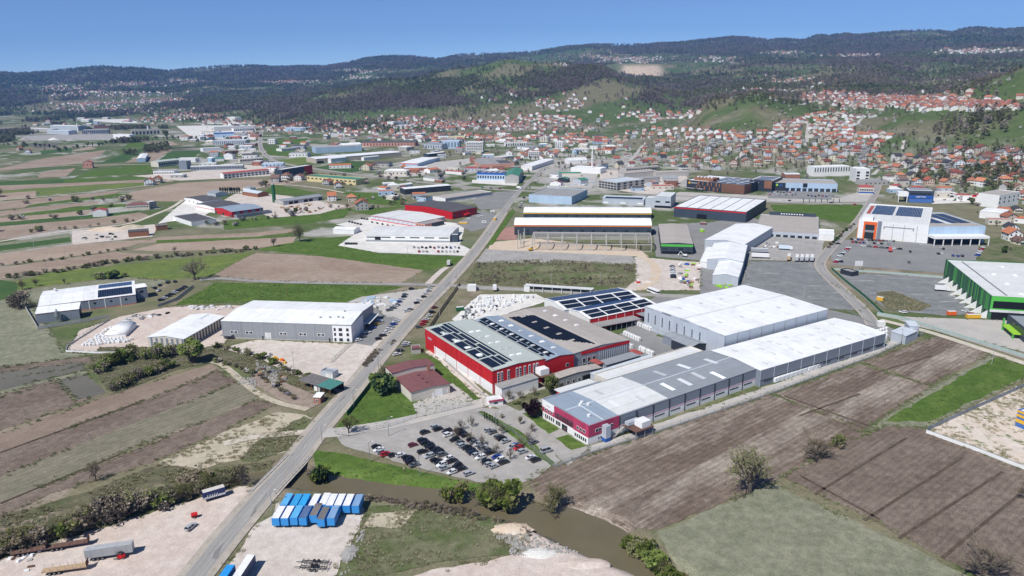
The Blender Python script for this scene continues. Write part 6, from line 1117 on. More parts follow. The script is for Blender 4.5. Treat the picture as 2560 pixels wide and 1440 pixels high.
while ny > 274:
    k = max(.6, min(1.3, 1 + (ny - 400) / 260)); x = 1528 + hr.uniform(0, 26); made = []
    while x < 2590:
        xx = x + hr.uniform(-5, 5)*k; yy = ny + hr.uniform(-4, 4)*k
        if inpoly(xx, yy, ZONE1) and not near_lane(xx, yy) and hr.random() < .95 and not (2200 < xx < 2320 and 345 < yy < 395):
            p = ground(xx, yy)
            if p: made.append(p)
        x += hr.uniform(23, 31) * k
    if made:
        nrow += 1
        for i, p in enumerate(made):
            if cnt < 232: house(p, '{r} {w} house, ' + f'{ordn(i+1)} from the left in {ordn(nrow)} row up the hillside suburb', 'houses of the hillside suburb'); cnt += 1
            else: REST.append(p)
    ny -= 12.5 * k
EXTRA = [(830,501,0),(880,503,1),(903,508,0),(905,524,0),(1004,474,9),(820,462,3),(845,470,4),(968,475,5),(1010,424,0),(905,424,0),(918,425,3),(935,420,4),(745,380,5),(920,392,5),(1220,356,3),(1300,362,0),(395,457,0),(375,462,3),(50,376,0),(72,383,3),(285,357,0),(718,448,8),(748,450,8),(690,455,5),(1465,352,3),(1440,360,0),(1418,352,0),(1500,384,0),(985,340,0),(1042,345,3),(1030,352,5),(1090,338,2),(1095,345,0),(1060,333,0),(2505,540,0),(2520,555,3),(2525,580,6),(2528,600,0),(2548,610,5),(2540,530,6)]
for i, (x, y, c) in enumerate(sorted(EXTRA)): house(ground(x, y), '{r} {w} house among works and fields, ' + f'{ordn(i+1)} such from left', 'scattered houses on the valley floor', 1.05, rc=ROOFC[c]); cnt += 1
hr2 = random.Random(5); strip = []
while len(strip) < 26:
    x = hr2.uniform(930, 1530); y = hr2.gauss(320, 8) - 6*math.sin((x-930)/190)
    if 300 < y < 352 and all(math.hypot(x-a, (y-b_)*2) > 15 for a, b_ in strip): strip.append((x, y))
for i, (x, y) in enumerate(sorted(strip)):
    p = ground(x, y)
    if p: house(p, '{r} {w} house, ' + f'{ordn(i+1)} from left in the strip below the wooded hill', 'houses at the foot of the wooded hill'); cnt += 1
print('houses', cnt)
# distant villages: hundreds of houses that read as speckle
VIL = [(2230,255,150,15,330),(2060,240,60,13,60),(2380,268,90,8,70),(2490,268,60,6,40),(1150,314,220,12,150),(1350,300,110,12,70),(1000,304,60,10,30),(840,316,120,9,55),(1420,262,100,15,36),(1640,292,70,12,50),(340,212,60,6,90),(470,204,45,5,60),(150,222,100,6,80),(260,234,160,6,130),(90,207,70,8,36),(880,178,50,6,70),(900,194,50,4,26),(720,205,80,5,95),(1560,150,100,8,130),(1450,160,50,5,40),(2160,141,70,6,90),(2450,128,90,6,70),(1960,131,50,4,30),(2000,205,130,10,60),(1800,150,50,6,40),(420,254,130,5,120),(240,262,80,5,60),(480,291,90,7,70),(400,301,60,5,30),(1250,245,90,20,16),(700,318,60,8,40),(1900,228,60,6,24),(1080,346,120,10,50),(1250,348,110,8,40),(1445,350,60,18,40),(900,332,120,8,40),(300,276,150,6,90),(560,305,60,8,40),(1350,385,60,14,24)]
vo = MB(); vr = random.Random(9); vm = [W['white_wall'], pmat('far_roof_orange', (.40,.17,.105), .9, .25, 30.), pmat('far_roof_red', (.29,.12,.09), .9, .25, 30.), pmat('far_roof_brown', (.23,.14,.11), .9, .2, 30.), W['cream_wall']]
for cx, cy, sx, sy, n in VIL + [(0,0,0,0,len(REST))]:
    for q_ in range(n):
        p = ground(vr.gauss(cx, sx*.6), vr.gauss(cy, sy*.6)) if cx else REST[q_]
        if not p: continue
        k = 1. if math.hypot(p.x, p.y) < 4500 else 1.25; a = vr.uniform(0, math.pi); ca, sa = math.cos(a), math.sin(a); l, d, h, r = 6*k, 5*k, vr.uniform(4,6.5)*k, 3*k
        T = lambda x, y, z: (p.x+x*ca-y*sa, p.y+x*sa+y*ca, p.z+z-.5)
        vo.add([T(-l,-d,-3),T(l,-d,-3),T(l,d,-3),T(-l,d,-3),T(-l,-d,h),T(l,-d,h),T(l,d,h),T(-l,d,h),T(0,-d,h+r),T(0,d,h+r)], [(0,1,5,8,4),(1,2,6,5),(2,3,7,9,6),(3,0,4,7)], vr.choice([0,0,4]))
        e = .6; vo.add([T(-l-e,-d-e,h-.3),T(0,-d-e,h+r+.15),T(0,d+e,h+r+.15),T(-l-e,d+e,h-.3),T(l+e,-d-e,h-.3),T(l+e,d+e,h-.3)], [(0,1,2,3),(1,4,5,2)], vr.choice([1,1,2,2,3]))
tag(vo.build('distant_houses', vm), 'red-roofed white houses of the distant villages and far suburbs', 'houses', None, 'stuff')
# ------------------------------------------------------------------ vehicles
def paintmat():
    mt, nt, b = newmat('car_paint'); nt.links.new(N(nt, 'ShaderNodeObjectInfo').outputs['Color'], b.inputs['Base Color']); b.inputs['Roughness'].default_value = .28; b.inputs['Specular IOR Level'].default_value = .5; b.inputs['Coat Weight'].default_value = .6; b.inputs['Coat Roughness'].default_value = .08; return mt
PAINT = paintmat(); CGL = pmat('car_glass', (.012,.014,.017), rough=.06, spec=.6, var=.02); TYRE = pmat('tyre', (.02,.02,.021), .9); RIM = pmat('rim', (.32,.33,.34), .35, metal=.5); LAMP = pmat('lamp_lens', (.7,.7,.68), .15); TAIL = pmat('tail_lens', (.35,.01,.01), .2)
def car_meshes(L, Wd, hb, hr_, c0, c1, r0, r1):
    """hb bonnet height, hr_ roof height; cabin from c0 (rear) to c1 (front) at the belt, r0..r1 at the roof"""
    x0, x1 = -L/2, L/2; w = Wd/2; st = [(x0, .80*w, .42, hb*.93), (x0+.12, .93*w, .24, hb*1.0), (x0+.9, w, .22, hb*1.03), (c1*.3, w, .22, hb*1.02), (c1, w*.99, .22, hb*.98), (x1-.35, w*.93, .24, hb*.86), (x1-.05, w*.78, .36, hb*.72)]
    o = MB(); n = len(st)
    for x, hw, zb, zt in st: o.v += [(x,-hw*.92,zb),(x,-hw,(zb+zt)*.5),(x,-hw*.94,zt*.98),(x,-hw*.55,zt),(x,hw*.55,zt),(x,hw*.94,zt*.98),(x,hw,(zb+zt)*.5),(x,hw*.92,zb)]
    for i in range(n-1):
        for j in range(8): o.f.append((i*8+j, i*8+(j+1) % 8, (i+1)*8+(j+1) % 8, (i+1)*8+j)); o.m.append(0)
    o.f += [tuple(range(8))[::-1], tuple(range((n-1)*8, n*8))]; o.m += [0, 0]
    t = w*.74; z = hr_; o.box(r0, r1, -t, t, z-.05, z+.02)
    for sx, rx in ((c0, r0), (c1, r1)):
        for sg in (-1, 1): o.bar((sx, sg*w*.9, hb), (rx, sg*t*.97, z-.02), .09)
    for sg in (-1, 1): o.bar(((c0+c1)*.5, sg*w*.93, hb), ((r0+r1)*.5, sg*t*.98, z-.02), .09)
    body = o.mesh('car_body', [PAINT], True)
    for p_ in body.polygons: p_.use_smooth = False
    g = MB(); b_ = hb*.99; u = w*.9
    g.add([(c0,-u,b_),(c1,-u,b_),(c1,u,b_),(c0,u,b_),(r0,-t*.97,z-.03),(r1,-t*.97,z-.03),(r1,t*.97,z-.03),(r0,t*.97,z-.03)], [(0,1,5,4),(1,2,6,5),(2,3,7,6),(3,0,4,7)])
    return body, g.mesh('car_glass', [CGL]), L, Wd
wheel_me = MB().cyl((0,-.11,0), .32, .22, 12, 0, 'y').cyl((0,-.125,0), .19, .25, 10, 1, 'y').mesh('wheel', [TYRE, RIM])
CARS = {'hatchback': car_meshes(4.1,1.76,.92,1.48,-1.95,1.0,-1.35,.25), 'saloon': car_meshes(4.6,1.8,.9,1.44,-1.55,1.05,-.85,.3), 'estate': car_meshes(4.7,1.8,.92,1.5,-2.2,1.05,-1.85,.3), 'SUV': car_meshes(4.5,1.86,1.04,1.68,-2.05,1.0,-1.65,.3), 'van': car_meshes(5.2,1.98,1.15,2.2,-2.5,1.7,-2.4,1.1)}
hl = MB().box(-.04,.04,-.2,.2,-.09,.09).mesh('headlight', [LAMP]); tl = MB().box(-.04,.04,-.16,.16,-.11,.11).mesh('tail_light', [TAIL])
one = {}
for k, (bm_, gm, L_, W_) in CARS.items():                     # far cars: the same shapes in a single mesh
    o = MB()
    for me_, mi in ((bm_, 0), (gm, 1)): o.add([v.co[:] for v in me_.vertices], [tuple(p.vertices) for p in me_.polygons], mi)
    for sx in (-.3, .3):
        for sy in (-1, 1): o.cyl((L_*sx, sy*W_*.44-.1, .32), .32, .2, 8, 2, 'y')
    one[k] = o.mesh('far_car', [PAINT, CGL, TYRE])
CC = {'black': (.012,.013,.015), 'white': (.76,.77,.78), 'silver': (.40,.43,.46), 'grey': (.13,.14,.15), 'red': (.45,.015,.018), 'dark red': (.16,.012,.02), 'blue': (.025,.07,.34), 'navy': (.016,.024,.06), 'yellow': (.7,.42,.03), 'green': (.03,.2,.07)}
cr_ = random.Random(21); KIND = ['hatchback','hatchback','saloon','estate','SUV']
def car(p, rz, col, kind, label, group, detail=True):
    k = CARS[kind]; p = Vector((p.x, p.y, .29))
    if not detail:
        o = inst('parked_car', one[kind], None, (p.x, p.y, p.z), rz); o.color = (*CC[col], 1); return tag(o, label, 'van' if kind == 'van' else 'car', group)
    o = empty('parked_car', (p.x, p.y, p.z), rz); tag(o, label, 'van' if kind == 'van' else 'car', group)
    a = inst('body', k[0], o); a.color = (*CC[col], 1); inst('window_glass', k[1], o)
    for sx in (-.31, .31):
        for sy in (-1, 1): inst('wheel', wheel_me, o, (k[2]*sx, sy*k[3]*.45, .32))
    for sy in (-1, 1): inst('headlight', hl, o, (k[2]/2-.1, sy*k[3]*.34, .66)); inst('tail_light', tl, o, (-k[2]/2+.03, sy*k[3]*.36, .74))
    return o
def hd(a, b): A, B = at(*a), at(*b); return math.atan2(B.y-A.y, B.x-A.x)
def r6(x, y): return (640 + x/4, 1080 + y/4)
def r2(x, y): return (640 + x/4, 760 + y/4)
def ru(x, y): return (640 + x/4, 440 + y/4)
def r8(x, y): return (1920 + x/4, 400 + y/4)
def rc(x, y): return (1280 + x/4, 440 + y/4)
HP = hd(r6(1525,160), r6(1625,128))
LOT = [ # the large car park, row by row
 [(1205,155,'black'),(1228,185,'white'),(1258,207,'silver'),(1297,232,'red'),(1370,240,'black'),(1448,238,'white'),(1505,262,'black'),(1527,285,'black'),(1548,308,'black'),(1585,338,'grey')],
 [(1570,138,'dark red'),(1668,205,'black'),(1730,248,'silver'),(1790,290,'black'),(1825,312,'black'),(1858,337,'white'),(1885,370,'silver'),(1960,412,'white')],
 [(1665,92,'black'),(1695,118,'black'),(1730,145,'black'),(1762,168,'black'),(1795,190,'black'),(1828,210,'black'),(1862,234,'grey'),(1928,272,'white'),(1965,297,'black'),(2012,348,'black'),(2060,375,'black'),(2130,425,'silver')],
 [(1690,12,'black'),(1910,0,'black'),(1922,36,'white'),(1985,85,'black'),(2035,118,'grey'),(2065,142,'silver'),(2105,165,'black'),(2140,190,'black'),(2172,214,'navy'),(2206,238,'silver'),(2245,262,'white'),(2303,305,'black'),(2330,333,'silver'),(2378,352,'silver')],
 [(1795,-45,'silver'),(1822,-20,'black'),(2030,-10,'black'),(2058,18,'black'),(2092,42,'black'),(2150,85,'black'),(2182,107,'grey'),(2222,130,'silver'),(2266,168,'grey'),(2302,190,'grey'),(2345,215,'black'),(2410,258,'blue'),(2440,290,'white'),(2480,312,'black')],
 [(2325,-10,'silver'),(2362,12,'grey'),(2430,55,'grey'),(2458,75,'black'),(2495,100,'silver'),(2558,160,'silver'),(2588,142,'blue'),(2622,168,'red'),(2665,205,'silver'),(2745,262,'white'),(2797,290,'black')]]
for ri, row_ in enumerate(LOT):
    for i, (x, y, c) in enumerate(row_):
        k = cr_.choice(KIND); car(at(*r6(x, y+8)), HP + cr_.uniform(-.05,.05) + (math.pi if cr_.random() < .3 else 0), c, k, f'{c} {k}, {ordn(i+1)} from far end of {ordn(ri+1)} car-park row, counted from the stream', 'cars in the large car park')
car(at(*r6(2775,120)), HP+.1, 'grey', 'estate', 'dark grey estate car parked under the bare tree by crimson works', 'cars at the crimson works'); car(at(*r6(2905,205)), HP-.1, 'silver', 'van', 'silver van parked beside the fence corner of crimson works', 'cars at the crimson works')
car(at(478,1322), hd((467,1330),(490,1312)), 'silver', 'estate', 'silver estate car alone on the pink gravel yard', None)
def crow(pts, heads, colors, where, group, detail=True, kinds=None, ref='the near end'):
    for i, (p, c) in enumerate(zip(pts, colors)):
        k = (kinds or KIND)[cr_.randrange(len(kinds or KIND))]; c = c if c else cr_.choice(['black','white','silver','grey','white','black','blue','red'])
        car(at(*p), heads + cr_.uniform(-.07,.07), c, k, f'{c} {k}, {ordn(i+1)} from {ref.replace("the ", "")} {where}', group, detail)
h1 = hd(r2(1190,365), r2(1265,350))
crow([r2(*q) for q in ((1028,372),(1068,340),(1112,295),(1165,250),(1210,212),(1240,180))], h1, ['white','grey','white','blue','yellow','white'], 'of cars along the white office wall', 'cars beside the white office')
crow([r2(*q) for q in ((1227,360),(1270,328),(1306,298),(1332,262),(1352,242),(1378,215),(1402,185))], h1, ['black','black','white','white','silver','blue','white'], 'of cars on the road side of office forecourt', 'cars on the office forecourt')
crow([r2(*q) for q in ((1410,515),(1442,478),(1495,425),(1505,405),(1628,240),(1668,215),(1688,190),(1700,165),(1738,128),(1762,92),(1785,45))], h1, ['white','navy','silver','white','grey','red','red','white','white','black','dark red'], 'of cars between the road and red factory fence', 'cars beside the red factory fence')
crow([ru(*q) for q in ((1335,1352),(1372,1332),(1392,1310),(1412,1300),(1435,1268),(1455,1242),(1482,1218),(1492,1196),(1558,1140))], h1, ['grey','grey','white','black','blue','white','black','grey','black'], 'in the left row of roadside gravel park', 'cars on the roadside gravel park')
crow([ru(*q) for q in ((1510,1360),(1545,1346),(1608,1280),(1628,1255),(1680,1218),(1702,1188),(1728,1160),(1735,1132))], h1, ['white','grey','black','white','black','white','silver','white'], 'in the right row of roadside gravel park', 'cars on the roadside gravel park')
h2 = hd((1040,622),(1046,612))
crow([(866+i*6.2, 611) for i in range(5)], h2, ['black']*5, 'in the short row left of the grey hall yard', 'cars before the grey hall', False, ref='the left')
crow([(1035+i*10.2, 620+(i % 2)*1.5) for i in range(12)], h2, [None]*12, 'in the upper row before the grey hall', 'cars before the grey hall', False, ref='the left')
crow([(1048+i*9.6, 631) for i in range(11) if i not in (3,4)], h2, [None]*9, 'in the lower row before the grey hall', 'cars before the grey hall', False, ref='the left')
crow([(874+i*7, 556+i*1.6) for i in range(5)] + [(905+i*6.5, 548+i*.8) for i in range(3)], h2, ['black']*8, 'on the gravel left of the blue-grey hall', 'cars by the blue-grey hall', False, ref='the left')
crow([(930+i*13, 557+i*2.6) for i in range(8)], h2+.3, [None]*8, 'along the blue-grey hall wall', 'cars by the blue-grey hall', False, ref='the left')
crow([(1172,548),(1196,542),(1203,541)], h2+1.2, ['white']*3, 'on the forecourt of the red hall', 'cars at the red hall', False, ref='the left')
crow([(404+i*8.5, 752-i*4.6) for i in range(8)], hd((404,752),(425,748)), ['black','white','black','black','white','black','black','black'], 'along the yard wall of the blue-grey workshop', 'cars at the workshop wall', ref='the left')
crow([(388,722),(397,728),(400,715),(420,708),(438,706)], h2, ['navy','white','black','black','black'], 'in the shade behind the blue-grey workshop', 'cars behind the workshop', False, ref='the left')
crow([(2128+i*8.8, 600+i*.4) for i in range(13)], h2-.2, [None]*13, 'in the first row of the orange portal car park', 'cars at the orange portal hall', False, ref='the left')
crow([(2131+i*9, 607+i*.5) for i in range(11) if i not in (5,)], h2-.2, [None]*10, 'in the second row of the orange portal car park', 'cars at the orange portal hall', False, ref='the left')
crow([(2158+i*15, 617+i*1.2) for i in range(7)], h2+1, [None]*7, 'in the third row of the orange portal car park', 'cars at the orange portal hall', False, ref='the left')
crow([(2100+i*4.2, 642-i*4.2) for i in range(6)], h2+1., ['white','black','white','silver','red','white'], 'in the slanting row by the bend of the street', 'cars by the street bend', False)
crow([(2088,657),(2095,652),(2100,656)], h2+1, ['red','white','black'], 'at the tip of the car park by street bend', 'cars by the street bend', False, ref='the left')
crow([(2345,636),(2354,636),(2382,641),(2394,642),(2405,642),(2350,620),(2358,624),(2322,604),(2300,612),(2275,631),(2272,658)], h2-.3, ['black','white','blue','blue','black','white','black','silver','white','black','grey'], 'scattered before the wholesale hall', 'cars at the wholesale hall', False, ref='the first')
crow([(2443+i*3.5, 640-i*5) for i in range(5)], h2+.8, ['blue','white','white','red','white'], 'beside the far corner of the wholesale hall', 'cars at the wholesale corner', False)
crow([(1922+i*7.5, 481+(i % 3)) for i in range(10)], h2-.3, [None]*10, 'in the supermarket car park', 'cars at the supermarket', False, ref='the left'); crow([(1925+i*8, 488+(i % 2)) for i in range(9)], h2-.3, [None]*9, 'in the front row at the supermarket', 'cars at the supermarket', False, ref='the left')
crow([(2020+i*9, 490+(i % 3)*1.2) for i in range(9)], h2, [None]*9, 'before the market hall', 'cars at the market hall', False, ref='the left')
crow([(1958,503),(1973,503),(2078,508),(2102,512),(2136,513),(2160,514),(2094,611)], h2+1.4, ['white','navy','black','white','red','white','black'], 'driving on the cross street', 'cars on the street', False, ref='the left')
crow([(1325,470),(1338,458),(1352,440),(1362,425),(1376,408),(1384,398),(1345,452)], hd((1330,450),(1392,385)), [None]*7, 'driving on the far main road', 'cars on the main road', False)
crow([(1012,452),(1045,458),(1206,470),(1228,472),(1250,473),(1290,478)], hd((970,446),(1280,478)), ['green','white','green','navy','dark red','white'], 'driving on the highway', 'cars on the highway', False, ref='the left')
crow([(651,352),(648,362),(653,372),(662,386),(672,396),(655,332)], hd((650,345),(650,370)), [None]*6, 'on the curved upper road', 'cars on the upper road', False)
crow([(1680+i*.5, 668+i*4.6) for i in range(7)], h2+1.45, ['grey','white','silver','white','white','black','black'], 'in the column on the pale gravel yard', 'cars on the pale gravel yard', False, ref='the far end')
crow([(1400+i*6, 425-i*1.5) for i in range(6)] + [(1395+i*7, 436) for i in range(6)], h2, [None]*12, 'by the box store', 'cars at the box store', False, ref='the left')
crow([(1002+i*14, 425-i*3) for i in range(9)], h2, [None]*9, 'near the red-signed store', 'cars at the red-signed store', False, ref='the left')
crow([(1300+i*2.4, 520-i*6) for i in range(5)], h2+.6, [None]*5, 'beside the box hall at the junction', 'cars at the junction', False)
crow([(1005+i*2, 538+i*3) for i in range(0)], 0, [], '', None)
crow([(2412,780),(2425,788),(2402,655),(2360,707),(2257,783)], h2+1.2, ['white','red','blue','black','white'], 'around the green striped hall', 'cars at the green hall', False, ref='the first')
# ------------------------------------------------------------------ swap bodies, trailers, trucks
SB = tintmat('tarpaulin', .45, .04, 2., .35); SBR = tintmat('tarpaulin_roof', .6, .14, 1.3, .2)
def swap_body(p_, rz, label, wallc, roofc, L=7.45, group='parked swap bodies', name='swap_body', z0=1.1, hh=2.75, W_=2.5, legs=True, ribs=True):
    o = empty(name, (p_.x, p_.y, .26), rz); tag(o, label, 'container' if legs else 'trailer', group)
    bx = MB().box(-L/2, L/2, -W_/2, W_/2, z0, z0+hh); a = bx.build('box_body', SB, o); a.color = (*wallc, 1)
    rf = MB().box(-L/2+.06, L/2-.06, -W_/2+.06, W_/2-.06, z0+hh, z0+hh+.05).build('roof_sheet', SBR, o); rf.color = (*roofc, 1)
    if ribs:
        r = MB()
        for k in range(4): r.box(-L/2+L*(k+.5)/4-.04, -L/2+L*(k+.5)/4+.04, -W_/2-.03, W_/2+.03, z0+.05, z0+hh-.02)
        q = r.build('side_posts', SB, o); q.color = (*[c*.8 for c in wallc], 1)
    fr2 = MB().box(-L/2, L/2, -.5, -.35, z0-.25, z0).box(-L/2, L/2, .35, .5, z0-.25, z0)
    if legs:
        for sx in (-.36, .36):
            for sy in (-1, 1): inst('support_leg', cube('dark'), o, (L*sx, sy*W_*.42, z0/2), 0, (.12,.12,z0))
        fr2.build('chassis_frame', W['dark'], o)
    else:
        fr2.build('chassis_frame', W['dark'], o)
        for k in range(3):
            for sy in (-1, 1): inst('wheel', truck_wheel, o, (-L/2+2.2+k*1.3, sy*W_*.42, .5))
        for sy in (-1, 1): inst('landing_leg', cube('steel'), o, (L/2-3, sy*.8, z0/2), 0, (.14,.14,z0))
    return o
truck_wheel = MB().cyl((0,-.17,0), .5, .34, 14, 0, 'y').cyl((0,-.18,0), .26, .36, 10, 1, 'y').mesh('truck_wheel', [TYRE, RIM])
BLUE = (.035,.26,.62); WHT = (.8,.8,.8)
A_, B_ = at(*r6(155,850), 4.3), at(*r6(232,722), 4.3); HS = math.atan2(B_.y-A_.y, B_.x-A_.x)
front = [(198,930,'white'),(288,930,'white'),(380,925,'light blue'),(470,927,'blue scuffed'),(575,902,'dirty brown'),(650,940,'dirty grey'),(750,930,'grey-blue')]
back = [(280,795,'light blue'),(375,800,'blue'),(458,800,'bright blue'),(562,800,'white'),(665,790,'white'),(735,800,'white'),(818,800,'white'),(905,802,'white'),(996,805,'grey-blue')]
RC = {'white': WHT, 'light blue': (.12,.42,.72), 'blue': (.045,.33,.66), 'bright blue': (.04,.36,.72), 'blue scuffed': (.10,.16,.30), 'dirty brown': (.21,.19,.175), 'dirty grey': (.17,.165,.16), 'grey-blue': (.22,.36,.56)}
for nm, L2 in (('front', front), ('back', back)):
    for i, (x, y, c) in enumerate(L2):
        q = at(*r6(x, y), .5+1.1) ; u = Vector((math.cos(HS), math.sin(HS), 0)); q = q + u * 3.72
        swap_body(q, HS, f'blue swap body with {c} roof, {ordn(i+1)} from the left in the {nm} row', BLUE, RC[c])
q = at(276, 1386, 1.); swap_body(q, hd(r6(870-2560,1265), r6(1340-2560,1195)), 'long grey box trailer parked on the pink gravel yard', (.36,.37,.38), (.40,.41,.42), 13.6, None, 'box_trailer', 1.2, 2.8, 2.55, False)
u = Vector((math.cos(HS), math.sin(HS), 0))
q = at(628, 1388, 4.) ; hs2 = hd((585,1440),(622,1385)); u = Vector((math.cos(hs2), math.sin(hs2), 0)); swap_body(q - u*6.8, hs2, 'white-roofed blue trailer cut by the bottom edge', (.03,.06,.16), WHT, 13.6, None, 'box_trailer', 1.2, 2.8, 2.55, False)
q = at(578, 1412, 4.); swap_body(q - u*3.8, hs2, 'bright blue swap body cut by the bottom edge', BLUE, (.03,.30,.72), 7.45, None)
q = at(536, 1244, .5); swap_body(q, hd((508,1258),(562,1242)), 'dark blue and silver swap body with white lettering beside the stream trees', (.02,.035,.12), (.62,.58,.54), 7.45, None)
t_ = bpy.data.objects[[o.name for o in bpy.data.objects if o.get('label','').startswith('dark blue and silver')][0]]; o = MB()
for k in range(5): o.bar((-2.6+k*.8, -1.28, 1.4), (-2.2+k*.8, -1.28, 2.6), .16)
o.build('side_lettering', W['white'], t_); MB().box(-3.7, 3.7, -1.27, -1.2, 1.15, 1.9).build('silver_panel', W['light_roof'], t_)
def flatbed(px, rz, label, L=12.5):
    p = at(*px); o = empty('flatbed_trailer', (p.x, p.y, .26), rz); tag(o, label, 'trailer'); MB().box(-L/2, L/2, -1.2, 1.2, 1.15, 1.35).build('deck', W['timber'] if 'wood' in label else W['rust'], o); MB().box(-L/2, L/2, -.5, -.35, .85, 1.15).box(-L/2, L/2, .35, .5, .85, 1.15).build('chassis', W['dark'], o)
    for k in range(3):
        for sy in (-1, 1): inst('wheel', truck_wheel, o, (-L/2+2.2+k*1.3, sy*1.05, .5))
    MB().box(L/2-.1, L/2, -1.2, 1.2, 1.35, 3.1).build('headboard', W['rust'], o)
    for k in range(6):
        for sy in (-1, 1): inst('stake', cube('steel'), o, (-L/2+.4+k*L/6, sy*1.18, 1.9), 0, (.08,.08,1.2))
    return o
ht = hd((213,1397),(335,1380)); flatbed((165,1430), ht, 'empty wooden flatbed trailer with stakes at the bottom left edge'); flatbed((170,1370), ht+.06, 'rusty flatbed trailer loaded with planks along the stream trees'); flatbed((75,1385), ht+.06, 'grey empty flatbed trailer among debris at lower left', 10)
def container_chassis(px, rz, label):
    p = at(*px); o = empty('chassis_trailer', (p.x, p.y, .26), rz); tag(o, label, 'trailer', None); m_ = MB().box(-4.2,4.2,-.45,-.3,.8,1.05).box(-4.2,4.2,.3,.45,.8,1.05)
    for k in range(6): m_.box(-4+k*1.6, -3.85+k*1.6, -1.2, 1.2, .85, 1.)
    m_.bar((4.2,0,.9), (6.2,0,.6), .14); m_.build('frame', W['dark'], o)
    for k in (-.6, .8):
        for sy in (-1, 1): inst('wheel', truck_wheel, o, (k, sy*1.0, .5))
container_chassis((790,1412), hd((830,1415),(745,1412)), 'dark skeletal chassis trailer, upper one of the pair'); container_chassis((785,1426), hd((830,1428),(745,1424)), 'dark skeletal chassis trailer, lower one of the pair')
def forklift(px, rz, label):
    p = at(*px); o = empty('forklift', (p.x, p.y, .26), rz); tag(o, label, 'forklift'); MB().box(-1.2,.9,-.55,.55,.3,1.1).box(-1.3,-.6,-.55,.55,.5,1.3).build('body', W['red'], o); c_ = MB()
    for sx in (-.5, .6):
        for sy in (-.5, .5): c_.bar((sx, sy, 1.), (sx, sy, 2.2), .08)
    c_.box(-.55,.65,-.55,.55,2.2,2.27).build('cab_frame', W['dark'], o); MB().bar((1.,-.35,.1),(1.,-.35,2.6),.1).bar((1.,.35,.1),(1.,.35,2.6),.1).build('mast', W['dark'], o)
    for sy in (-.3, .3): inst('fork', cube('dark'), o, (1.6, sy, .12), 0, (1.2,.12,.06))
    for sx in (-.8, .7):
        for sy in (-.5, .5): inst('wheel', wheel_me, o, (sx, sy, .32))
forklift((303,1398), ht+math.pi, 'red forklift beside the long grey trailer')
def tank(px, rz, label):
    p = at(*px); o = empty('site_bowser', (p.x, p.y, .26), rz); tag(o, label, 'trailer'); MB().cyl((-1,0,1.15), .75, 2., 14, 0, 'x').build('tank', W['red'], o, False); MB().bar((1,0,.5),(2.2,0,.4),.1).box(-1,1,-.5,.5,.35,.5).build('drawbar', W['dark'], o)
    for sy in (-.7, .7): inst('wheel', wheel_me, o, (0, sy, .35))
tank((487,1295), .4, 'red towable tank on the pink gravel yard')
def bus(px, rz, label, col):
    p = at(*px); o = empty('bus', (p.x, p.y, .27), rz); tag(o, label, 'bus'); MB().box(-5.8,5.8,-1.25,1.25,.35,1.5).box(-5.8,5.8,-1.2,1.2,2.5,3.1).build('body', W[col], o); MB().box(-5.75,5.75,-1.22,1.22,1.5,2.5).build('windows', CGL, o)
    for sx in (-3.4, 3.6):
        for sy in (-1.1, 1.1): inst('wheel', truck_wheel, o, (sx, sy, .5))
bus((1634,734), hd((1620,728),(1650,740)), 'white coach with dark windows behind the solar halls', 'white')
def lorry(px, rz, label, cabc, boxc, L=7., group=None):
    p = at(*px); o = empty('lorry', (p.x, p.y, .27), rz); tag(o, label, 'lorry', group); a = MB().box(L/2+.2, L/2+2.2, -1.15, 1.15, .6, 2.8).box(L/2+.2, L/2+1.6, -1.1, 1.1, 2.8, 3.2).build('cab', SB, o); a.color = (*cabc, 1); MB().box(L/2+2.19, L/2+2.24, -1., 1., 1.6, 2.6).build('windscreen', CGL, o); a = MB().box(-L/2, L/2, -1.25, 1.25, 1.1, 3.8).build('box_body', SB, o); a.color = (*boxc, 1); MB().box(-L/2, L/2+2, -.5, .5, .6, 1.1).build('chassis', W['dark'], o)
    for sx in (-L/2+1.4, L/2+1.2):
        for sy in (-1.05, 1.05): inst('wheel', truck_wheel, o, (sx, sy, .5))
lorry((1237,727), hd((1237,730),(1236,718)), 'white box lorry parked at the white yard edge', WHT, WHT, 5.5); lorry((1122,664), hd((1120,668),(1125,655)), 'white box trailer truck beside the main road', WHT, (.6,.6,.58), 6)
for i in range(4): swap_body(at(1992+i*12.5, 652), hd((1992,652),(1996,634)), f'white and grey trailer, {ordn(i+1)} from left in the row on dark gravel', (.42,.44,.47), (.74,.74,.73), 11, 'trailers on dark gravel', 'parked_trailer', 1.2, 2.8, 2.55, False, False)
swap_body(at(1972,650), hd((1972,650),(1976,634)), 'orange and white open trailer beside the white ones', (.5,.35,.22), (.7,.7,.68), 11, None, 'parked_trailer', 1.2, 2.8, 2.55, False, False)
swap_body(at(1898,633), hd((1875,632),(1920,634)), 'long grey trailer with white stripe, upper of two across the lot', (.33,.35,.38), (.74,.74,.73), 13.6, None, 'parked_trailer', 1.2, 2.8, 2.55, False, False); swap_body(at(1900,646), hd((1878,645),(1920,647)), 'long white trailer, lower of two across the lot', WHT, WHT, 13.6, None, 'parked_trailer', 1.2, 2.8, 2.55, False, False)
lorry((1960,625), hd((1940,625),(1975,627)), 'white and blue advertising lorry with red dot on gravel', WHT, (.62,.72,.8), 9); lorry((2225,630), hd((2225,634),(2225,618)), 'small red and white lorry on the dark car park', (.5,.05,.04), (.6,.1,.09), 4.5)
for i, c in enumerate([WHT, (.5,.5,.5), (.5,.12,.08), (.05,.15,.45), (.1,.3,.65)]): lorry((1195+i*11.5, 449), hd((1195,449),(1197,441)), f"{['white','grey','red','blue','light blue'][i]} lorry docked at the blue-banded hall", c, c, 6, 'lorries at the blue-banded hall')
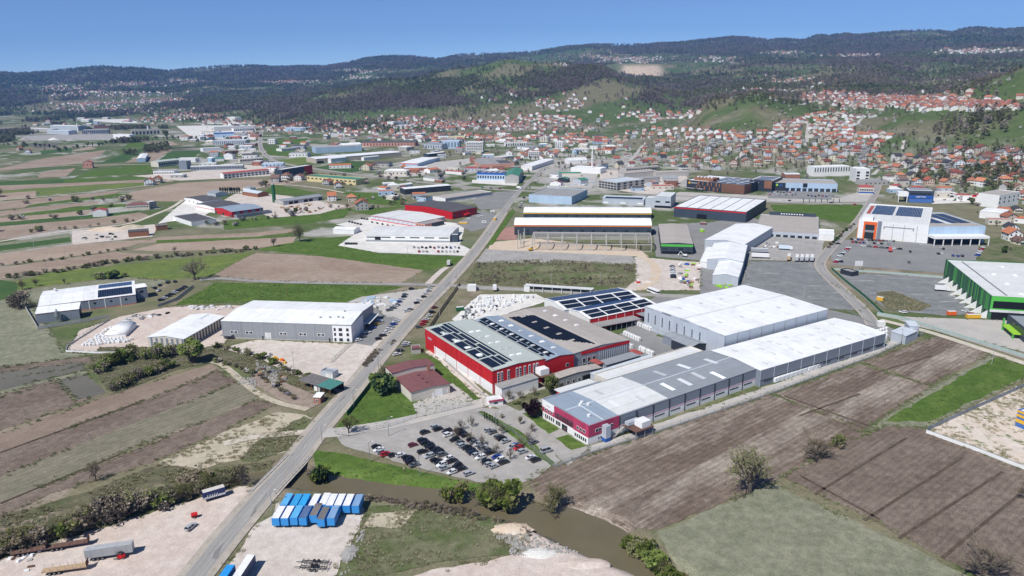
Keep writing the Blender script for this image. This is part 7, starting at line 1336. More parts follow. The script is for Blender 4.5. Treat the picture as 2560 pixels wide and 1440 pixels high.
lorry((1297,473), hd((970,446),(1280,478)), 'white box lorry on the highway near the junction', WHT, WHT, 6); lorry((2350,728), hd((2335,728),(2380,731)), 'white streamlined truck by the green striped hall', WHT, WHT, 7)
def skip(px, rz, label, mk, L=6., W_=2.4, hh=2.4):
    p = at(*px); o = empty('skip_container', (p.x, p.y, .26), rz); tag(o, label, 'container'); MB().box(-L/2,L/2,-W_/2,W_/2,.12,hh).build('body', W[mk], o); MB().box(-L/2+.1,L/2-.1,-W_/2+.1,W_/2-.1,hh,hh+.06).build('lid', W['light_roof'], o)
    r = MB(); [r.box(-L/2+L*(k+.5)/6-.06, -L/2+L*(k+.5)/6+.06, -W_/2-.06, W_/2+.06, .2, hh-.1) for k in range(6)]; r.build('ribs', W[mk], o)
    for sx in (-1, 1): inst('skid', cube('dark'), o, (sx*L*.35, 0, .06), 0, (.2, W_, .12))
skip((2378,788), 0., 'orange container with white roof before the green hall', 'orange', 5); skip((2432,796), 0., 'long amber container before the green hall', 'yellow', 8); skip((2200,752), -.8, 'small amber cabin beside the green fence', 'yellow', 4); skip((1237,550), hd((1234,556),(1243,542)), 'yellow container by the roadside hedge at red hall', 'yellow', 6); skip((1158,560), -.1, 'yellow row container beside the blue-grey hall', 'yellow', 9, 2.2, 1.8); skip((1150,777), .3, 'green waste container at the white yard corner', 'mesh_green', 5); skip((1595,706), 1.5, 'red container lying on the pale gravel yard', 'red', 6, 2.4, 1.4); skip((1758,562), -.5, 'dark red container near the white halls', 'maroon_roof', 6); skip((1755,580), -1.2, 'lime green machine container near the white halls', 'lime', 5, 2.2, 2.6)
def excavator(px, rz, label, mk):
    p = at(*px); o = empty('excavator', (p.x, p.y, .24), rz); tag(o, label, 'excavator'); MB().box(-1.8,1.8,-1.3,-.7,0,.8).box(-1.8,1.8,.7,1.3,0,.8).build('tracks', W['dark'], o); MB().box(-1.8,1.2,-1.2,1.2,.9,2.).build('housing', W[mk], o); MB().box(.1,1.3,-1.2,-.1,2.,3.).build('cab', CGL, o); MB().bar((1.2,.2,1.8),(3.6,.2,4.2),.35).bar((3.6,.2,4.2),(5.2,.2,1.6),.3).box(4.8,5.6,-.3,.7,.9,1.7).build('boom', W[mk], o)
excavator((1327,627), .3, 'small yellow excavator at the corner of the concrete frame', 'yellow'); excavator((1712,642), 2.8, 'white crawler excavator beside the green-banded hall', 'white')
# ------------------------------------------------------------------ trees and shrubs
def bare_tree(seed, spread=1., up_=.35, leaf=0, leafm=None, dens=1.):
    """10 m tree: limbs (trunk mesh) and fine twigs, optionally with opening leaves (crown mesh)"""
    rs = random.Random(seed); tr = MB(); cw = MB()
    def limb(a, b, r0, r1, o, n=5):
        d = (b - a).normalized(); p = d.orthogonal().normalized(); q = d.cross(p)
        vs = [c + (p * math.cos(2*math.pi*i/n) + q * math.sin(2*math.pi*i/n)) * r for c, r in ((a, r0), (b, r1)) for i in range(n)]
        o.add(vs, [(i, (i+1) % n, n+(i+1) % n, n+i) for i in range(n)])
    def rnd(d, s): v = d + Vector((rs.gauss(0, s), rs.gauss(0, s), rs.gauss(0, s*.75))); return v.normalized()
    def twig(a, d, ln, w):
        b = a + d * ln; n_ = d.orthogonal().normalized() * w; m_ = d.cross(n_).normalized() * w; cw.add([a - n_, a + n_, b, a - m_, a + m_], [(0, 1, 2), (3, 4, 2)])
        for _ in range(leaf):
            c = a.lerp(b, rs.uniform(.2, 1.1)) + Vector((rs.gauss(0,.16), rs.gauss(0,.16), rs.gauss(0,.16))); u = Vector((rs.gauss(0,1), rs.gauss(0,1), rs.gauss(0,1))).normalized()*rs.uniform(.07,.15); v = u.orthogonal().normalized()*u.length*.8; cw.add([c-u, c+v, c+u, c-v], [(0,1,2,3)], 1)
    def grow(a, d, ln, r, lv):
        b = a + rnd(d, .12) * ln * .5; c = b + rnd(d, .22) * ln * .5
        if lv < 3: limb(a, b, r, r*.8, tr, 5 if lv < 2 else 4); limb(b, c, r*.8, r*.55, tr, 5 if lv < 2 else 4)
        else: twig(a, (c-a).normalized(), (c-a).length, max(.022, r*.8))
        if lv == 4: return
        for k in range([0, 5, 5, int(6*dens)][lv] if lv else 0):
            t = rs.uniform(.25, 1.); p = a.lerp(b, t*2) if t < .5 else b.lerp(c, t*2-1)
            grow(p, rnd(d * .55 + Vector((0,0,up_)) , .62), ln * rs.uniform(.5, .72), r * .5, lv + 1)
    th = 2.2; limb(Vector((0,0,-.4)), Vector((.1,0,th)), .34, .26, tr, 7)
    for k in range(7):
        a = 2*math.pi*k/7 + rs.uniform(-.3,.3); e = rs.uniform(.35, 1.35); d = Vector((math.cos(a)*math.cos(e)*spread, math.sin(a)*math.cos(e)*spread, math.sin(e))).normalized(); grow(Vector((.1,0,th*rs.uniform(.8,1.))), d, rs.uniform(3.2,4.3), .17, 1)
    return tr.mesh('tree_trunk', [BARK]), cw.mesh('tree_crown', [TWIG, leafm or BUD])
def bush(seed, n, clumps, mats, leafsz=.24, h=3., w=3.6, trunk=False):
    rs = random.Random(seed); cw = MB(); tr = MB(); cs = []
    for _ in range(clumps):
        a = rs.uniform(0, 2*math.pi); r = w/2*math.sqrt(rs.random())*.75; z = h*rs.uniform(.2 if not trunk else .42, .82); r *= 1-.35*abs(z/h-.5); cs.append((Vector((r*math.cos(a), r*math.sin(a), z)), rs.uniform(.22,.40)*min(h, w)*.6))
    for c, r in cs:
        tr.bar((c.x*.12, c.y*.12, -.3), tuple(c), .05*h/3); mi = rs.randrange(len(mats))
        for _ in range(n // clumps):
            v = Vector((rs.gauss(0,1), rs.gauss(0,1), rs.gauss(0,1))).normalized() * r * rs.uniform(.35, 1.08) ** .6; p = c + v; p.z = max(.05, p.z)
            u = Vector((rs.gauss(0,1), rs.gauss(0,1), rs.gauss(0,1))).normalized()*leafsz*rs.uniform(.6,1.3); q = u.orthogonal().normalized()*u.length*.7; cw.add([p-u, p+q, p+u, p-q], [(0,1,2,3)], mi)
    if trunk: tr.cyl((0,0,-.3), .2*h/6, h*.55, 7, 0, r2=.1*h/6)
    return tr.mesh('bush_stems', [BARK]), cw.mesh('bush_crown', mats)
TM = {'bare': [bare_tree(s, sp, u) for s, sp, u in ((1,1.,.3),(2,1.2,.25),(3,.9,.4),(4,1.1,.3))], 'bud': [bare_tree(s, sp, u, 3, BUD, .8) for s, sp, u in ((11,.8,.5),(12,.7,.6),(13,.9,.4))],
 'shrub': [bush(s, 620, 18, [BUD, BUD, TWIG, LEAF], .2) for s in (21,22,23)], 'green': [bush(s, 1500, 20, [LEAF, LEAF, BUD], .26) for s in (31,32)], 'tree': [bush(s, 2200, 26, [LEAF, BUD], .42, 8., 6., True) for s in (41,42)], 'scrub': [bush(s, 560, 18, [TWIG, TWIG, BUD, TWIG], .17) for s in (51,52,53)], 'dark': [bush(s, 1600, 22, [DARK, DARK, LEAF], .24) for s in (61,62)], 'purple': [bush(71, 2000, 24, [PURP], .3, 5., 5.5, True)], 'thuja': [bush(81, 900, 14, [DARK], .16, 5., 1.1)], 'white': [bush(s, 900, 14, [BLOS, BLOS, TWIG], .2) for s in (91,)], 'poplar': [bush(95, 1200, 16, [DARK], .5, 9., 2.6, True)]}
TH = {'bare': 10., 'bud': 10., 'shrub': 3., 'green': 3., 'tree': 8., 'scrub': 3., 'dark': 3., 'purple': 5., 'thuja': 5., 'white': 3., 'poplar': 9.}
trr = random.Random(77)
def tree(kind, px, h, label, group=None, wf=1., name=None, g=None):
    p = g or at(*px); z = hz1(p.x, p.y); me = trr.choice(TM[kind]); s = h / TH[kind]
    nm = name or {'bare': 'bare_tree', 'bud': 'budding_tree', 'tree': 'leafy_tree', 'purple': 'purple_tree', 'thuja': 'thuja', 'poplar': 'conifer', 'scrub': 'shrub', 'shrub': 'shrub', 'green': 'shrub', 'dark': 'shrub', 'white': 'blossom_shrub'}[kind]
    o = empty(nm, (p.x, p.y, z + .05), trr.uniform(0, 6.28)); o.scale = (s*wf, s*wf, s); tag(o, label, 'tree' if kind in ('bare','bud','tree','purple','thuja','poplar') else 'shrub', group)
    inst('trunk', me[0], o); inst('crown', me[1], o); return o
def th(base, topy): return hgt(base, (base[0], topy))
for k, px, top, wf, lab in [
 ('bud',(1875,1232),1100,1.15,'big olive-budding round-crowned tree between ploughed field and pale meadow'),('bare',(2040,1152),1068,1.2,'dark bare bushy tree on the field edge left of others'),('shrub',(2095,1120),1085,1.,'small shrub beside the dark bushy field tree'),
 ('bud',(1383,1266),1178,1.,'thin budding tree leaning over the stream bank below crimson works'),('bare',(2462,1448),1318,1.25,'large spreading bare tree at the bottom right corner'),('bare',(2566,1250),1190,1.3,'bare shrubby tree cut by the right edge'),
 ('bare',(487,700),630,1.15,'big old bare oak at the end of side road'),('bare',(46,772),712,1.1,'bare tree with ivy left of the blue-grey workshop'),('scrub',(50,770),728,1.3,'brown bush under the tree left of the workshop'),('bare',(56,725),690,1.,'bare tree behind the left end of blue-grey workshop'),('bare',(90,716),690,1.1,'small bare tree left of centre behind the workshop'),('bare',(162,711),690,.9,'slim bare tree behind the workshop roof'),
 ('dark',(282,697),672,1.2,'round dark green bush behind the workshop'),('shrub',(250,698),680,1.6,'low green bush left of the round dark one'),('shrub',(312,692),682,1.6,'low bush right of the round dark one'),('bare',(235,697),678,.8,'thin bare sapling left of dark round bush'),
 ('bare',(240,1203),1138,.7,'lone slim bare tree in the dark ploughed strip'),('bud',(750,605),548,.9,'budding tree with full crown beside the brown strips'),('bare',(685,617),585,.8,'bare tree in the strips left of the budding one'),('bare',(535,628),612,.9,'small bare tree over the hedge, right'),('bare',(437,630),612,.9,'small bare tree over the hedge, left'),
 ('tree',(482,908),842,1.1,'bright green leafy tree behind the striped barn'),('bud',(1235,1262),1165,1.0,'tall budding willow overhanging the stream'),('green',(1250,1262),1185,1.1,'dense green bush under the willow by stream'),('shrub',(1138,1240),1185,1.1,'yellow-green bush at the end of grass bank'),('dark',(798,1192),1150,1.1,'dark bush on stream bank beside the bridge'),('scrub',(785,1180),1150,1.3,'brown brush on stream bank beside the bridge'),
 ('purple',(1330,1043),1000,1.05,'dark purple-leaved tree before the crimson works'),('tree',(1378,988),935,.9,'fresh green tree between red factory and crimson works'),('bud',(1405,985),955,.9,'budding tree beside the fresh green one'),('dark',(958,980),925,1.15,'big dark green bush against the maroon-roofed workshop'),('bud',(958,945),905,1.,'pale budding tree between road and maroon-roofed workshop'),('bud',(872,1084),1030,1.1,'pale budding tree at the corner of the lawn'),('scrub',(1590,1350),1325,1.2,'brown brush at the stream end of field'),
 ('bare',(1272,1000),965,.9,'small bare tree before the white low annex, left'),('bare',(1300,998),968,.9,'small bare tree before the white low annex, middle'),('bare',(1336,990),960,.9,'small bare tree before the white low annex, right'),('shrub',(1290,1010),998,1.6,'low spreading shrub by the gatehouse'),
 ('bud',(1300,1062),1038,.8,'budding tree on the lawn strip beside the car park'),('bare',(1330,1080),1052,.9,'bare tree on the lawn strip before the crimson works'),('scrub',(1255,1045),1036,1.,'low shrub behind the thuja row')]: tree(k, px, th(px, top), lab, None, wf)
for i, (x, y) in enumerate([(1140,1092),(1152,1075),(1175,1105),(1205,1115),(1240,1138),(1275,1150),(1255,1085),(1300,1120),(1180,1068),(1320,1105)]): tree('bare', (x, y), 6.5, f'slender bare car-park tree, {ordn(i+1)} listed from the left rear'.replace(' listed', ''), 'slender car-park trees', .75)
for i in range(6): tree('thuja', (1211+i*6.5, 1048+i*3.6), 4.2, f'dark column thuja, {ordn(i+1)} from the gatehouse end of the row', 'thuja row by the gate')
for i in range(7): tree('thuja', (2008+i*15, 507), 5.5, f'dark column thuja, {ordn(i+1)} from left along the cross street', 'thujas on the cross street')
for i in range(9): tree('poplar', (552+(i % 5)*6+(i > 4)*29, 485), 10, f'dark conifer, {ordn(i+1)} from left in the clump above the striped works', 'conifers above the striped works')
def along(pts, n, kinds, hs, label, group, jit=6, wf=(1., 1.6)):
    seg = [math.hypot(b[0]-a[0], (b[1]-a[1])*2) for a, b in zip(pts, pts[1:])]; T = sum(seg); out = []
    for i in range(n):
        t = (i + trr.uniform(.1,.9)) / n * T
        for (a, b), s in zip(zip(pts, pts[1:]), seg):
            if t <= s or (a, b) == (pts[-2], pts[-1]): u = min(1, t/s); break
            t -= s
        out.append((a[0]+(b[0]-a[0])*u+trr.uniform(-jit,jit), a[1]+(b[1]-a[1])*u+trr.uniform(-jit,jit)*.45))
    for i, p in enumerate(sorted(out)): tree(trr.choice(kinds), p, trr.uniform(*hs), label.format(ordn(i+1)), group, trr.uniform(*wf))
along([(-30,1392),(120,1352),(230,1312),(320,1290)], 32, ['bud','bud','bare','bare','scrub','scrub','shrub'], (4.5,9), 'budding streamside tree or shrub, {} from left in the lower left thicket', 'lower left streamside thicket', 16)
along([(0,1360),(150,1330),(300,1275),(420,1262),(560,1225)], 18, ['bud','bare','scrub','bare','shrub'], (3.5,7), 'streamside growth, {} from left along the row behind the thicket', 'streamside row behind the thicket', 12, (.9,1.4))
along([(300,1290),(420,1260),(520,1235),(600,1210)], 18, ['bud','bud','scrub'], (5,9), 'thin budding tree, {} from left along the stream before the bridge', 'thin trees before the bridge', 8, (.8,1.1))
along([(475,1215),(600,1185)], 10, ['shrub','bud','scrub'], (4,7.5), 'green streamside bush, {} from left near the dark blue swap body', 'bushes near the bridge', 12)
along([(240,930),(300,900),(420,885)], 30, ['shrub','green','scrub','bud','shrub'], (4,7.5), 'thicket shrub, {} from left in the back of copse below the barn', 'copse below the barn', 16)
along([(280,975),(340,950),(440,915)], 18, ['shrub','green','scrub'], (3,5.5), 'thicket shrub, {} from left along the front of copse below the barn', 'copse below the barn', 12)
along([(540,870),(620,885),(700,915),(760,945),(830,985)], 30, ['shrub','green','scrub','scrub'], (1.8,3.8), 'hedge shrub, {} from left below the gravel yard', 'hedge below the gravel yard', 8)
along([(530,900),(600,925),(660,950),(740,1000)], 18, ['scrub','shrub','white'], (1.6,3.4), 'track-side shrub, {} from left above the grey-green strip', 'shrubs along the track', 8)
along([(1575,1345),(1620,1385),(1670,1425),(1700,1450)], 22, ['green','shrub','green'], (3.5,6), 'bright green streamside shrub, {} from left at the bottom edge', 'bright shrubs at the bottom', 16, (.9,1.3))
along([(10,698),(70,690),(150,680),(260,662),(400,645),(560,632),(640,625)], 44, ['scrub','scrub','shrub'], (2.2,4.5), 'hedgerow bush, {} from left above the yellow-green meadow', 'hedgerow above the meadow', 5, (1.,1.7))
along([(0,664),(100,655),(260,632),(330,620)], 14, ['scrub','shrub'], (1.6,3), 'hedge bush, {} from left between two brown strips', 'hedge between brown strips', 4)
along([(60,582),(180,572),(270,560),(360,548)], 10, ['scrub','shrub','bare'], (2.5,6), 'track-side bush, {} from left along the pale track', 'bushes along the pale track', 5)
along([(0,545),(60,550),(180,540),(330,500),(70,500),(20,540)], 16, ['scrub','white','shrub','bare'], (3,8), 'field bush or small tree, {} from left among the far strips', 'bushes among the far strips', 14)
along([(2070,622),(2110,580),(2140,560)], 22, ['dark','scrub'], (1.8,3), 'hedge shrub, {} from left along the street below orange portal', 'street hedge', 3)
along([(0,362),(60,365),(150,378),(250,362),(330,352),(420,345),(520,352),(640,352)], 70, ['bud','bare','shrub','poplar','tree'], (6,12), 'valley tree, {} from left before the quarry works', 'trees before the quarry works', 10, (.9,1.3))
along([(640,470),(760,440),(900,460),(1000,440),(1150,440),(1300,400),(1420,420),(1500,400),(1540,360)], 80, ['bare','bud','scrub','tree','white','poplar'], (4,9), 'town tree, {} from left among the middle-distance works', 'trees among the works', 22, (.9,1.4))
along([(860,500),(980,495),(1050,500),(900,530),(800,520),(600,560),(480,560)], 44, ['bare','bud','scrub','tree','white'], (3,7.5), 'garden tree, {} from left near the sawmill houses', 'garden trees near the sawmill', 14, (.9,1.3))
along([(2120,430),(2250,420),(2400,440),(2560,470),(2400,480),(2540,600),(2520,640)], 50, ['bare','bud','scrub','tree','white','dark'], (3.5,8), 'garden tree, {} from left in the flat right-hand suburb', 'garden trees of right suburb', 16, (.9,1.4))
# masses nobody could count: garden trees of the suburbs, weeds on rough ground
gp = {'bare': [], 'bud': [], 'blos': []}; gr = random.Random(31)
for cx, cy, sx, sy, n in [(1980,370,420,55,900),(2230,258,190,22,500),(1200,318,330,16,500),(2430,430,160,45,260),(700,320,120,14,120),(1300,380,240,40,200)]:
    for _ in range(n):
        x, y = gr.gauss(cx, sx*.6), gr.gauss(cy, sy*.6); p = ground(x, y) if 200 < y < 520 else None
        if p: gp[gr.choice(['bare','bare','bud','bud','blos'])].append((p.x, p.y, p.z, gr.uniform(.3,.65)))
for k, l_ in (('bare','leafless garden trees between the suburb houses'),('bud','budding garden trees between the suburb houses'),('blos','white blossoming garden trees between the suburb houses')): scatter('garden_trees', np.array(gp[k]), PROTO[k][0], l_)
def tuft(name, mts, seed):
    rs = random.Random(seed); o = MB()
    for _ in range(46):
        a = rs.uniform(0, 6.28); r = .55*math.sqrt(rs.random()); b = Vector((r*math.cos(a), r*math.sin(a), 0)); t = b*1.3 + Vector((rs.gauss(0,.14), rs.gauss(0,.14), rs.uniform(.15,.55))); n_ = Vector((-math.sin(a), math.cos(a), 0))*.045; o.add([b-n_, b+n_, t], [(0,1,2)], rs.randrange(len(mts)))
    return bpy.data.objects.new(name, o.mesh(name, mts))
STRAW = leafmat('straw', (.34,.30,.20)); WEED = leafmat('weed', (.15,.18,.075)); GRASS = leafmat('grass_blade', (.12,.175,.055))
def weeds(name, polys, n, proto, sz, label):
    L_ = []; wr_ = random.Random(name); A_ = [np.array([[*at(*q)[:2]] for q in P]) for P in polys]; ar = [abs(sum(a[i][0]*a[i-1][1]-a[i-1][0]*a[i][1] for i in range(len(a)))) for a in A_]; tot = sum(ar)
    for P, a in zip(A_, ar):
        k = int(n*a/tot); lo, hi = P.min(0), P.max(0); c = 0; PL = [tuple(q) for q in P]
        while c < k:
            x, y = wr_.uniform(lo[0], hi[0]), wr_.uniform(lo[1], hi[1])
            if not inpoly(x, y, PL): c += .05; continue
            c += 1
            if vnoise(np.array([x/9]), np.array([y/9]), 3)[0] + wr_.uniform(-.25,.25) > .45: L_.append((x, y, 0, wr_.uniform(.5,1.4)*sz))
    P4 = np.array(L_); P4 = P4[riv_dist(P4[:, 0], P4[:, 1]) > .4]; P4[:, 2] = np.minimum(hz(P4[:, 0], P4[:, 1]), 0) + .14; return scatter(name, P4, proto, label)
FP = {}
for nm, mk_, pts_, dp in FIELDS: FP.setdefault(mk_, []).append(pts_)
nearP = lambda L_: [P for P in L_ if sum(q[1] for q in P)/len(P) > 640]
weeds('rough_weeds', nearP(FP['GM'] + FP['GS']), 14000, tuft('weed_tuft', [WEED, STRAW, STRAW], 1), 1.1, 'tufts of weeds and dry grass on the rough ground'); weeds('grass_tufts', nearP(FP['G']), 5000, tuft('grass_tuft', [GRASS, GRASS, WEED], 2), .7, 'grass tufts on the lawns and meadows'); weeds('yard_weeds', nearP(FP['SP'] + FP['PY']) + [[(1180,1205),(1290,1216),(1262,1232),(1000,1215),(860,1198),(790,1168),(780,1175),(860,1208),(1000,1228)],[(880,1232),(1000,1248),(1300,1305),(1330,1345),(1250,1300),(1000,1262)]], 3500, tuft('straw_tuft', [STRAW, STRAW, WEED], 3), 1.2, 'dry reeds and weeds on sandy ground and banks')
BR_ = bpy.data.objects.new('brush_bush', TM['scrub'][0][1])
weeds('brush', [[(1175,706),(1195,660),(1350,652),(1585,664),(1580,700),(1555,714),(1200,711)]], 900, BR_, .42, 'low brown brush growing on the rough mound'); weeds('bank_brush', [[(880,1234),(1000,1250),(1150,1268),(1300,1308),(1330,1345),(1250,1312),(1000,1268),(900,1250)],[(905,915),(945,868),(990,850),(985,862),(950,880),(915,922)],[(1450,1292),(1560,1325),(1600,1350),(1540,1340),(1440,1302)]], 700, BR_, .36, 'low brown brush along the stream banks and road verge')
stone = MB().add([(-.5,-.4,-.2),(.5,-.45,-.2),(.55,.4,-.2),(-.45,.5,-.2),(-.3,-.25,.35),(.25,-.2,.45),(.3,.25,.3),(-.2,.3,.5)], [(4,5,6,7),(0,1,5,4),(1,2,6,5),(2,3,7,6),(3,0,4,7)])
weeds('rubble', [[(1230,1340),(1300,1308),(1350,1345),(1450,1375),(1420,1385),(1300,1375)],[(850,1400),(905,1325),(915,1330),(870,1440),(840,1450)],[(1280,1360),(1340,1370),(1330,1395),(1270,1390)],[(640,900),(700,930),(690,960),(640,940)],[(580,935),(640,950),(640,975),(600,960)]], 1500, bpy.data.objects.new('stone', stone.mesh('stone', [G['GG']])), .9, 'pale rubble tipped along the banks and yard edges')
mg = []; mr_ = random.Random(4)
for nm, mk_, pts_, dp in FIELDS:
    if sum(q[1] for q in pts_)/len(pts_) > 600 and mk_ in ('PD','PW','PB','P','PL','DG','DS','DB','GR','GP','CO','PY','GK'):
        A_ = [at(*q) for q in pts_]
        for a, b in zip(A_, A_[1:] + A_[:1]):
            for _ in range(int((b-a).length*.9)): q = a.lerp(b, mr_.random()); mg.append((q.x+mr_.gauss(0,.9), q.y+mr_.gauss(0,.9), .18, mr_.uniform(.5,1.5)))
R1W = [at(*p) for p in R1[:12]]; mg = np.array([q for q in mg if seg_far(Vector((q[0], q[1], 0)), R1W, 5.2)]); mg = mg[(np.hypot(mg[:,0], mg[:,1]) < 620) & (riv_dist(mg[:,0], mg[:,1]) > 3) & (vnoise(mg[:,0]/14, mg[:,1]/14, 9) > .38)]; scatter('field_margin_grass', mg, tuft('margin_tuft', [WEED, STRAW, GRASS], 7), 'ragged grass growing along the field and yard margins')
# ------------------------------------------------------------------ fences, walls
POSTM = {}
def fence(pts, h, label, post='fence_wire', wire='fence_wire', base=0., basem='concrete', step=4., solid=None, cat='fence', name='fence'):
    P = [at(*p) for p in pts]; c = P[0]; o = empty(name, (c.x, c.y, 0)); tag(o, label, cat); wr = MB(); bs = MB(); so = MB(); key = (post, h)
    if key not in POSTM: POSTM[key] = MB().box(-.06,.06,-.06,.06,0,h+.1).mesh('fence_post', W[post])
    for a, b in zip(P, P[1:]):
        L = (b-a).length; n = max(1, round(L/step)); d = (b-a).normalized()
        for k in range(n + 1): q = a + d*(L*k/n) - c; inst('post', POSTM[key], o, (q.x, q.y, .2))
        A, B = a - c, b - c
        if solid: so.bar((A.x, A.y, .2+base+(h-base)/2), (B.x, B.y, .2+base+(h-base)/2), .06, h=h-base)
        else:
            for z in np.linspace(base+.15, h, 9): wr.bar((A.x, A.y, z+.2), (B.x, B.y, z+.2), .025)
        if base: bs.bar((A.x, A.y, base/2+.3), (B.x, B.y, base/2+.3), .25, h=base+.3)
    if solid: so.build('screen_panel', W[solid], o)
    elif not solid: wr.build('wire_panel', W[wire], o)
    if base: bs.build('base_wall', W[basem], o)
fence([(868,1040),(938,950),(958,930)], 2., 'dark green screened fence along the main road by the lawn', solid='mesh_green', post='mesh_green')
fence([(840,1088),(872,1092),(975,1068),(1042,1046),(1180,1014)], 1.6, 'wire fence along the factory entrance road', step=3.)
fence([(1385,1170),(1475,1135),(1700,1062),(1900,995),(2190,890),(2310,835)], 2., 'long wire fence between the works and ploughed field', base=.5, step=5)
fence([(1190,1035),(1280,1080),(1385,1170)], 1.8, 'wire fence between the car park and crimson works')
fence([(1085,880),(1215,995),(1222,1005)], 1.2, 'low wall along the path beside the red factory', base=.9)
fence([(2192,790),(2250,800),(2330,825),(2450,862),(2600,910)], 2.4, 'pale green screen fence on a wall beside the dirt track', base=.7, solid='teal_screen')
fence([(2078,676),(2110,705),(2160,745),(2208,790)], 2.4, 'bright green fence along the bending street', solid='mesh_green', post='mesh_green', base=.4)
fence([(2085,676),(2200,684),(2365,697)], 1.8, 'green fence along the edge of the dark car park', solid='teal_screen', base=.3)
fence([(2315,1083),(2440,1128),(2600,1190)], 1.6, 'white concrete wall with fence at the right edge', base=1.1, basem='white_wall')
fence([(2318,1078),(2400,1040),(2600,950)], 1.8, 'grey panel fence around the patchy yard', solid='steel_wall')
fence([(62,768),(95,824),(205,806)], 2., 'low concrete wall around the left corner of workshop yard', solid='concrete', cat='wall', name='wall'); fence([(395,768),(440,752),(484,718)], 1.8, 'grey yard wall beside the parked cars', solid='concrete', cat='wall', name='wall'); fence([(205,806),(275,794)], 1.6, 'low grey wall in front of the workshop yard', solid='concrete', cat='wall', name='wall')
fence([(165,878),(170,866),(210,840),(275,800)], 2., 'teal mesh fence curving round the bales', base=.3); fence([(165,880),(240,884),(370,884)], 1., 'pale low wall below the bales', base=.7, basem='white_wall')
fence([(828,908),(878,862)], 2., 'dark sliding gate fence at the white office', step=2., cat='gate', name='gate'); fence([(1062,840),(1105,775),(1150,712)], 2.2, 'reed-covered fence between the road and white yard', solid='timber'); fence([(2118,780),(2158,800),(2192,815)], 1.8, 'dark barred gate at the top of works yard', step=2., cat='gate', name='gate')
fence([(1140,722),(1300,728),(1480,738),(1640,742),(1760,748)], 1.8, 'concrete-panel fence along the side road', solid='concrete', step=6)
fence([(945,634),(1100,640),(1165,643)], 1., 'low fence before the parked cars of the grey hall', step=6)
# ------------------------------------------------------------------ poles
def pole(px, h, label, kind='utility'):
    p = at(*px); o = empty('street_lamp' if kind == 'lamp' else 'utility_pole', (p.x, p.y, .1)); tag(o, label, 'street lamp' if kind == 'lamp' else 'utility pole', 'street lamps' if kind == 'lamp' else 'utility poles')
    MB().cyl((0,0,0), .15, h, 8, r2=.09).build('pole', W['steel' if kind == 'lamp' else 'concrete' if kind == 'utility' else 'wood'], o)
    if kind == 'lamp': MB().bar((0,0,h),(1.4,.3,h+.25),.09).build('arm', W['steel'], o); MB().box(1.2,2.0,.1,.45,h+.15,h+.3).build('lamp_head', W['light_roof'], o)
    else: MB().bar((-.9,0,h-.5),(.9,0,h-.5),.1).build('crossarm', W['steel'], o); MB().cyl((-.8,0,h-.45), .06, .25, 6).cyl((.8,0,h-.45), .06, .25, 6).cyl((0,0,h), .06, .25, 6).build('insulators', W['white'], o)
for i, (x, y, w_) in enumerate([(806,1113,'at the mouth of the entrance road'),(885,1020,'on the verge beside the green fence'),(947,930,'beside the road above the lawn'),(925,1156,'on the left edge of the car park'),(1049,1191,'on the stream edge of the car park'),(681,1282,'by the bridge end of swap body yard'),(972,1091,'on the entrance road by the lawn'),(1002,885,'opposite the red factory corner'),(1240,1078,'behind the thuja row'),(1204,1165,'at the far right of car park')]): pole((x, y), 8.5, f'slim grey street lamp {w_}', 'lamp')
for i, (x, y) in enumerate([(840,977),(735,920),(829,705),(949,715),(1039,716),(914,725),(1099,790),(1117,750),(1184,662),(1142,705),(1020,645),(862,625),(117,675),(86,622),(164,640),(270,650),(204,552),(197,484),(224,571),(131,584),(321,484),(605,705),(2479,911),(2252,861),(2290,849),(2131,775),(2009,747),(1378,712),(1500,712),(1592,690)]): pole((x, y), 9, f'thin concrete utility pole, {ordn(i+1)} along the field and road lines'.replace(f'{ordn(i+1)} along the field and road lines', ('near ' + ['the open shed','the gravel yard','the brown field, left','the brown field, middle','the brown field, right','the green meadow','the road at red factory','the road junction','the rough mound corner','the crossroads','the grey hall meadow','the grey hall yard','the hedgerow','the wheat strip','the brown strip below sand yard','the yellow meadow','the pink barn','the far track, left','the sand yard','the pale track','the far track, right','the side road oak','the right dirt track','the pump cabins, left','the pump cabins, right','the gate road','the dark gravel lot','the mound, left','the mound, middle','the mound, right'][i])))
pole((720,741), 9.5, 'stout wooden utility pole alone in the green meadow', 'wood')
# ------------------------------------------------------------------ bales, pallets, stacks
def rbox(w, d, h, mt, seed):
    rs = random.Random(seed); o = MB(); j = lambda v: tuple(c*rs.uniform(.88,1.06) for c in v); a, b, c, e = w/2, d/2, h, .16
    o.add([j(v) for v in [(-a,-b+e,0),(-a+e,-b,0),(a-e,-b,0),(a,-b+e,0),(a,b-e,0),(a-e,b,0),(-a+e,b,0),(-a,b-e,0),(-a,-b+e,c*.85),(-a+e,-b,c*.85),(a-e,-b,c*.85),(a,-b+e,c*.85),(a,b-e,c*.85),(a-e,b,c*.85),(-a+e,b,c*.85),(-a,b-e,c*.85),(-a*.6,-b*.6,c),(a*.6,-b*.6,c),(a*.6,b*.6,c),(-a*.6,b*.6,c)]], [(i, (i+1) % 8, 8+(i+1) % 8, 8+i) for i in range(8)] + [(8,9,16),(9,10,17,16),(10,11,17),(11,12,18,17),(12,13,18),(13,14,19,18),(14,15,19),(15,8,16,19),(16,17,18,19)]); return o.mesh('bale', [mt])
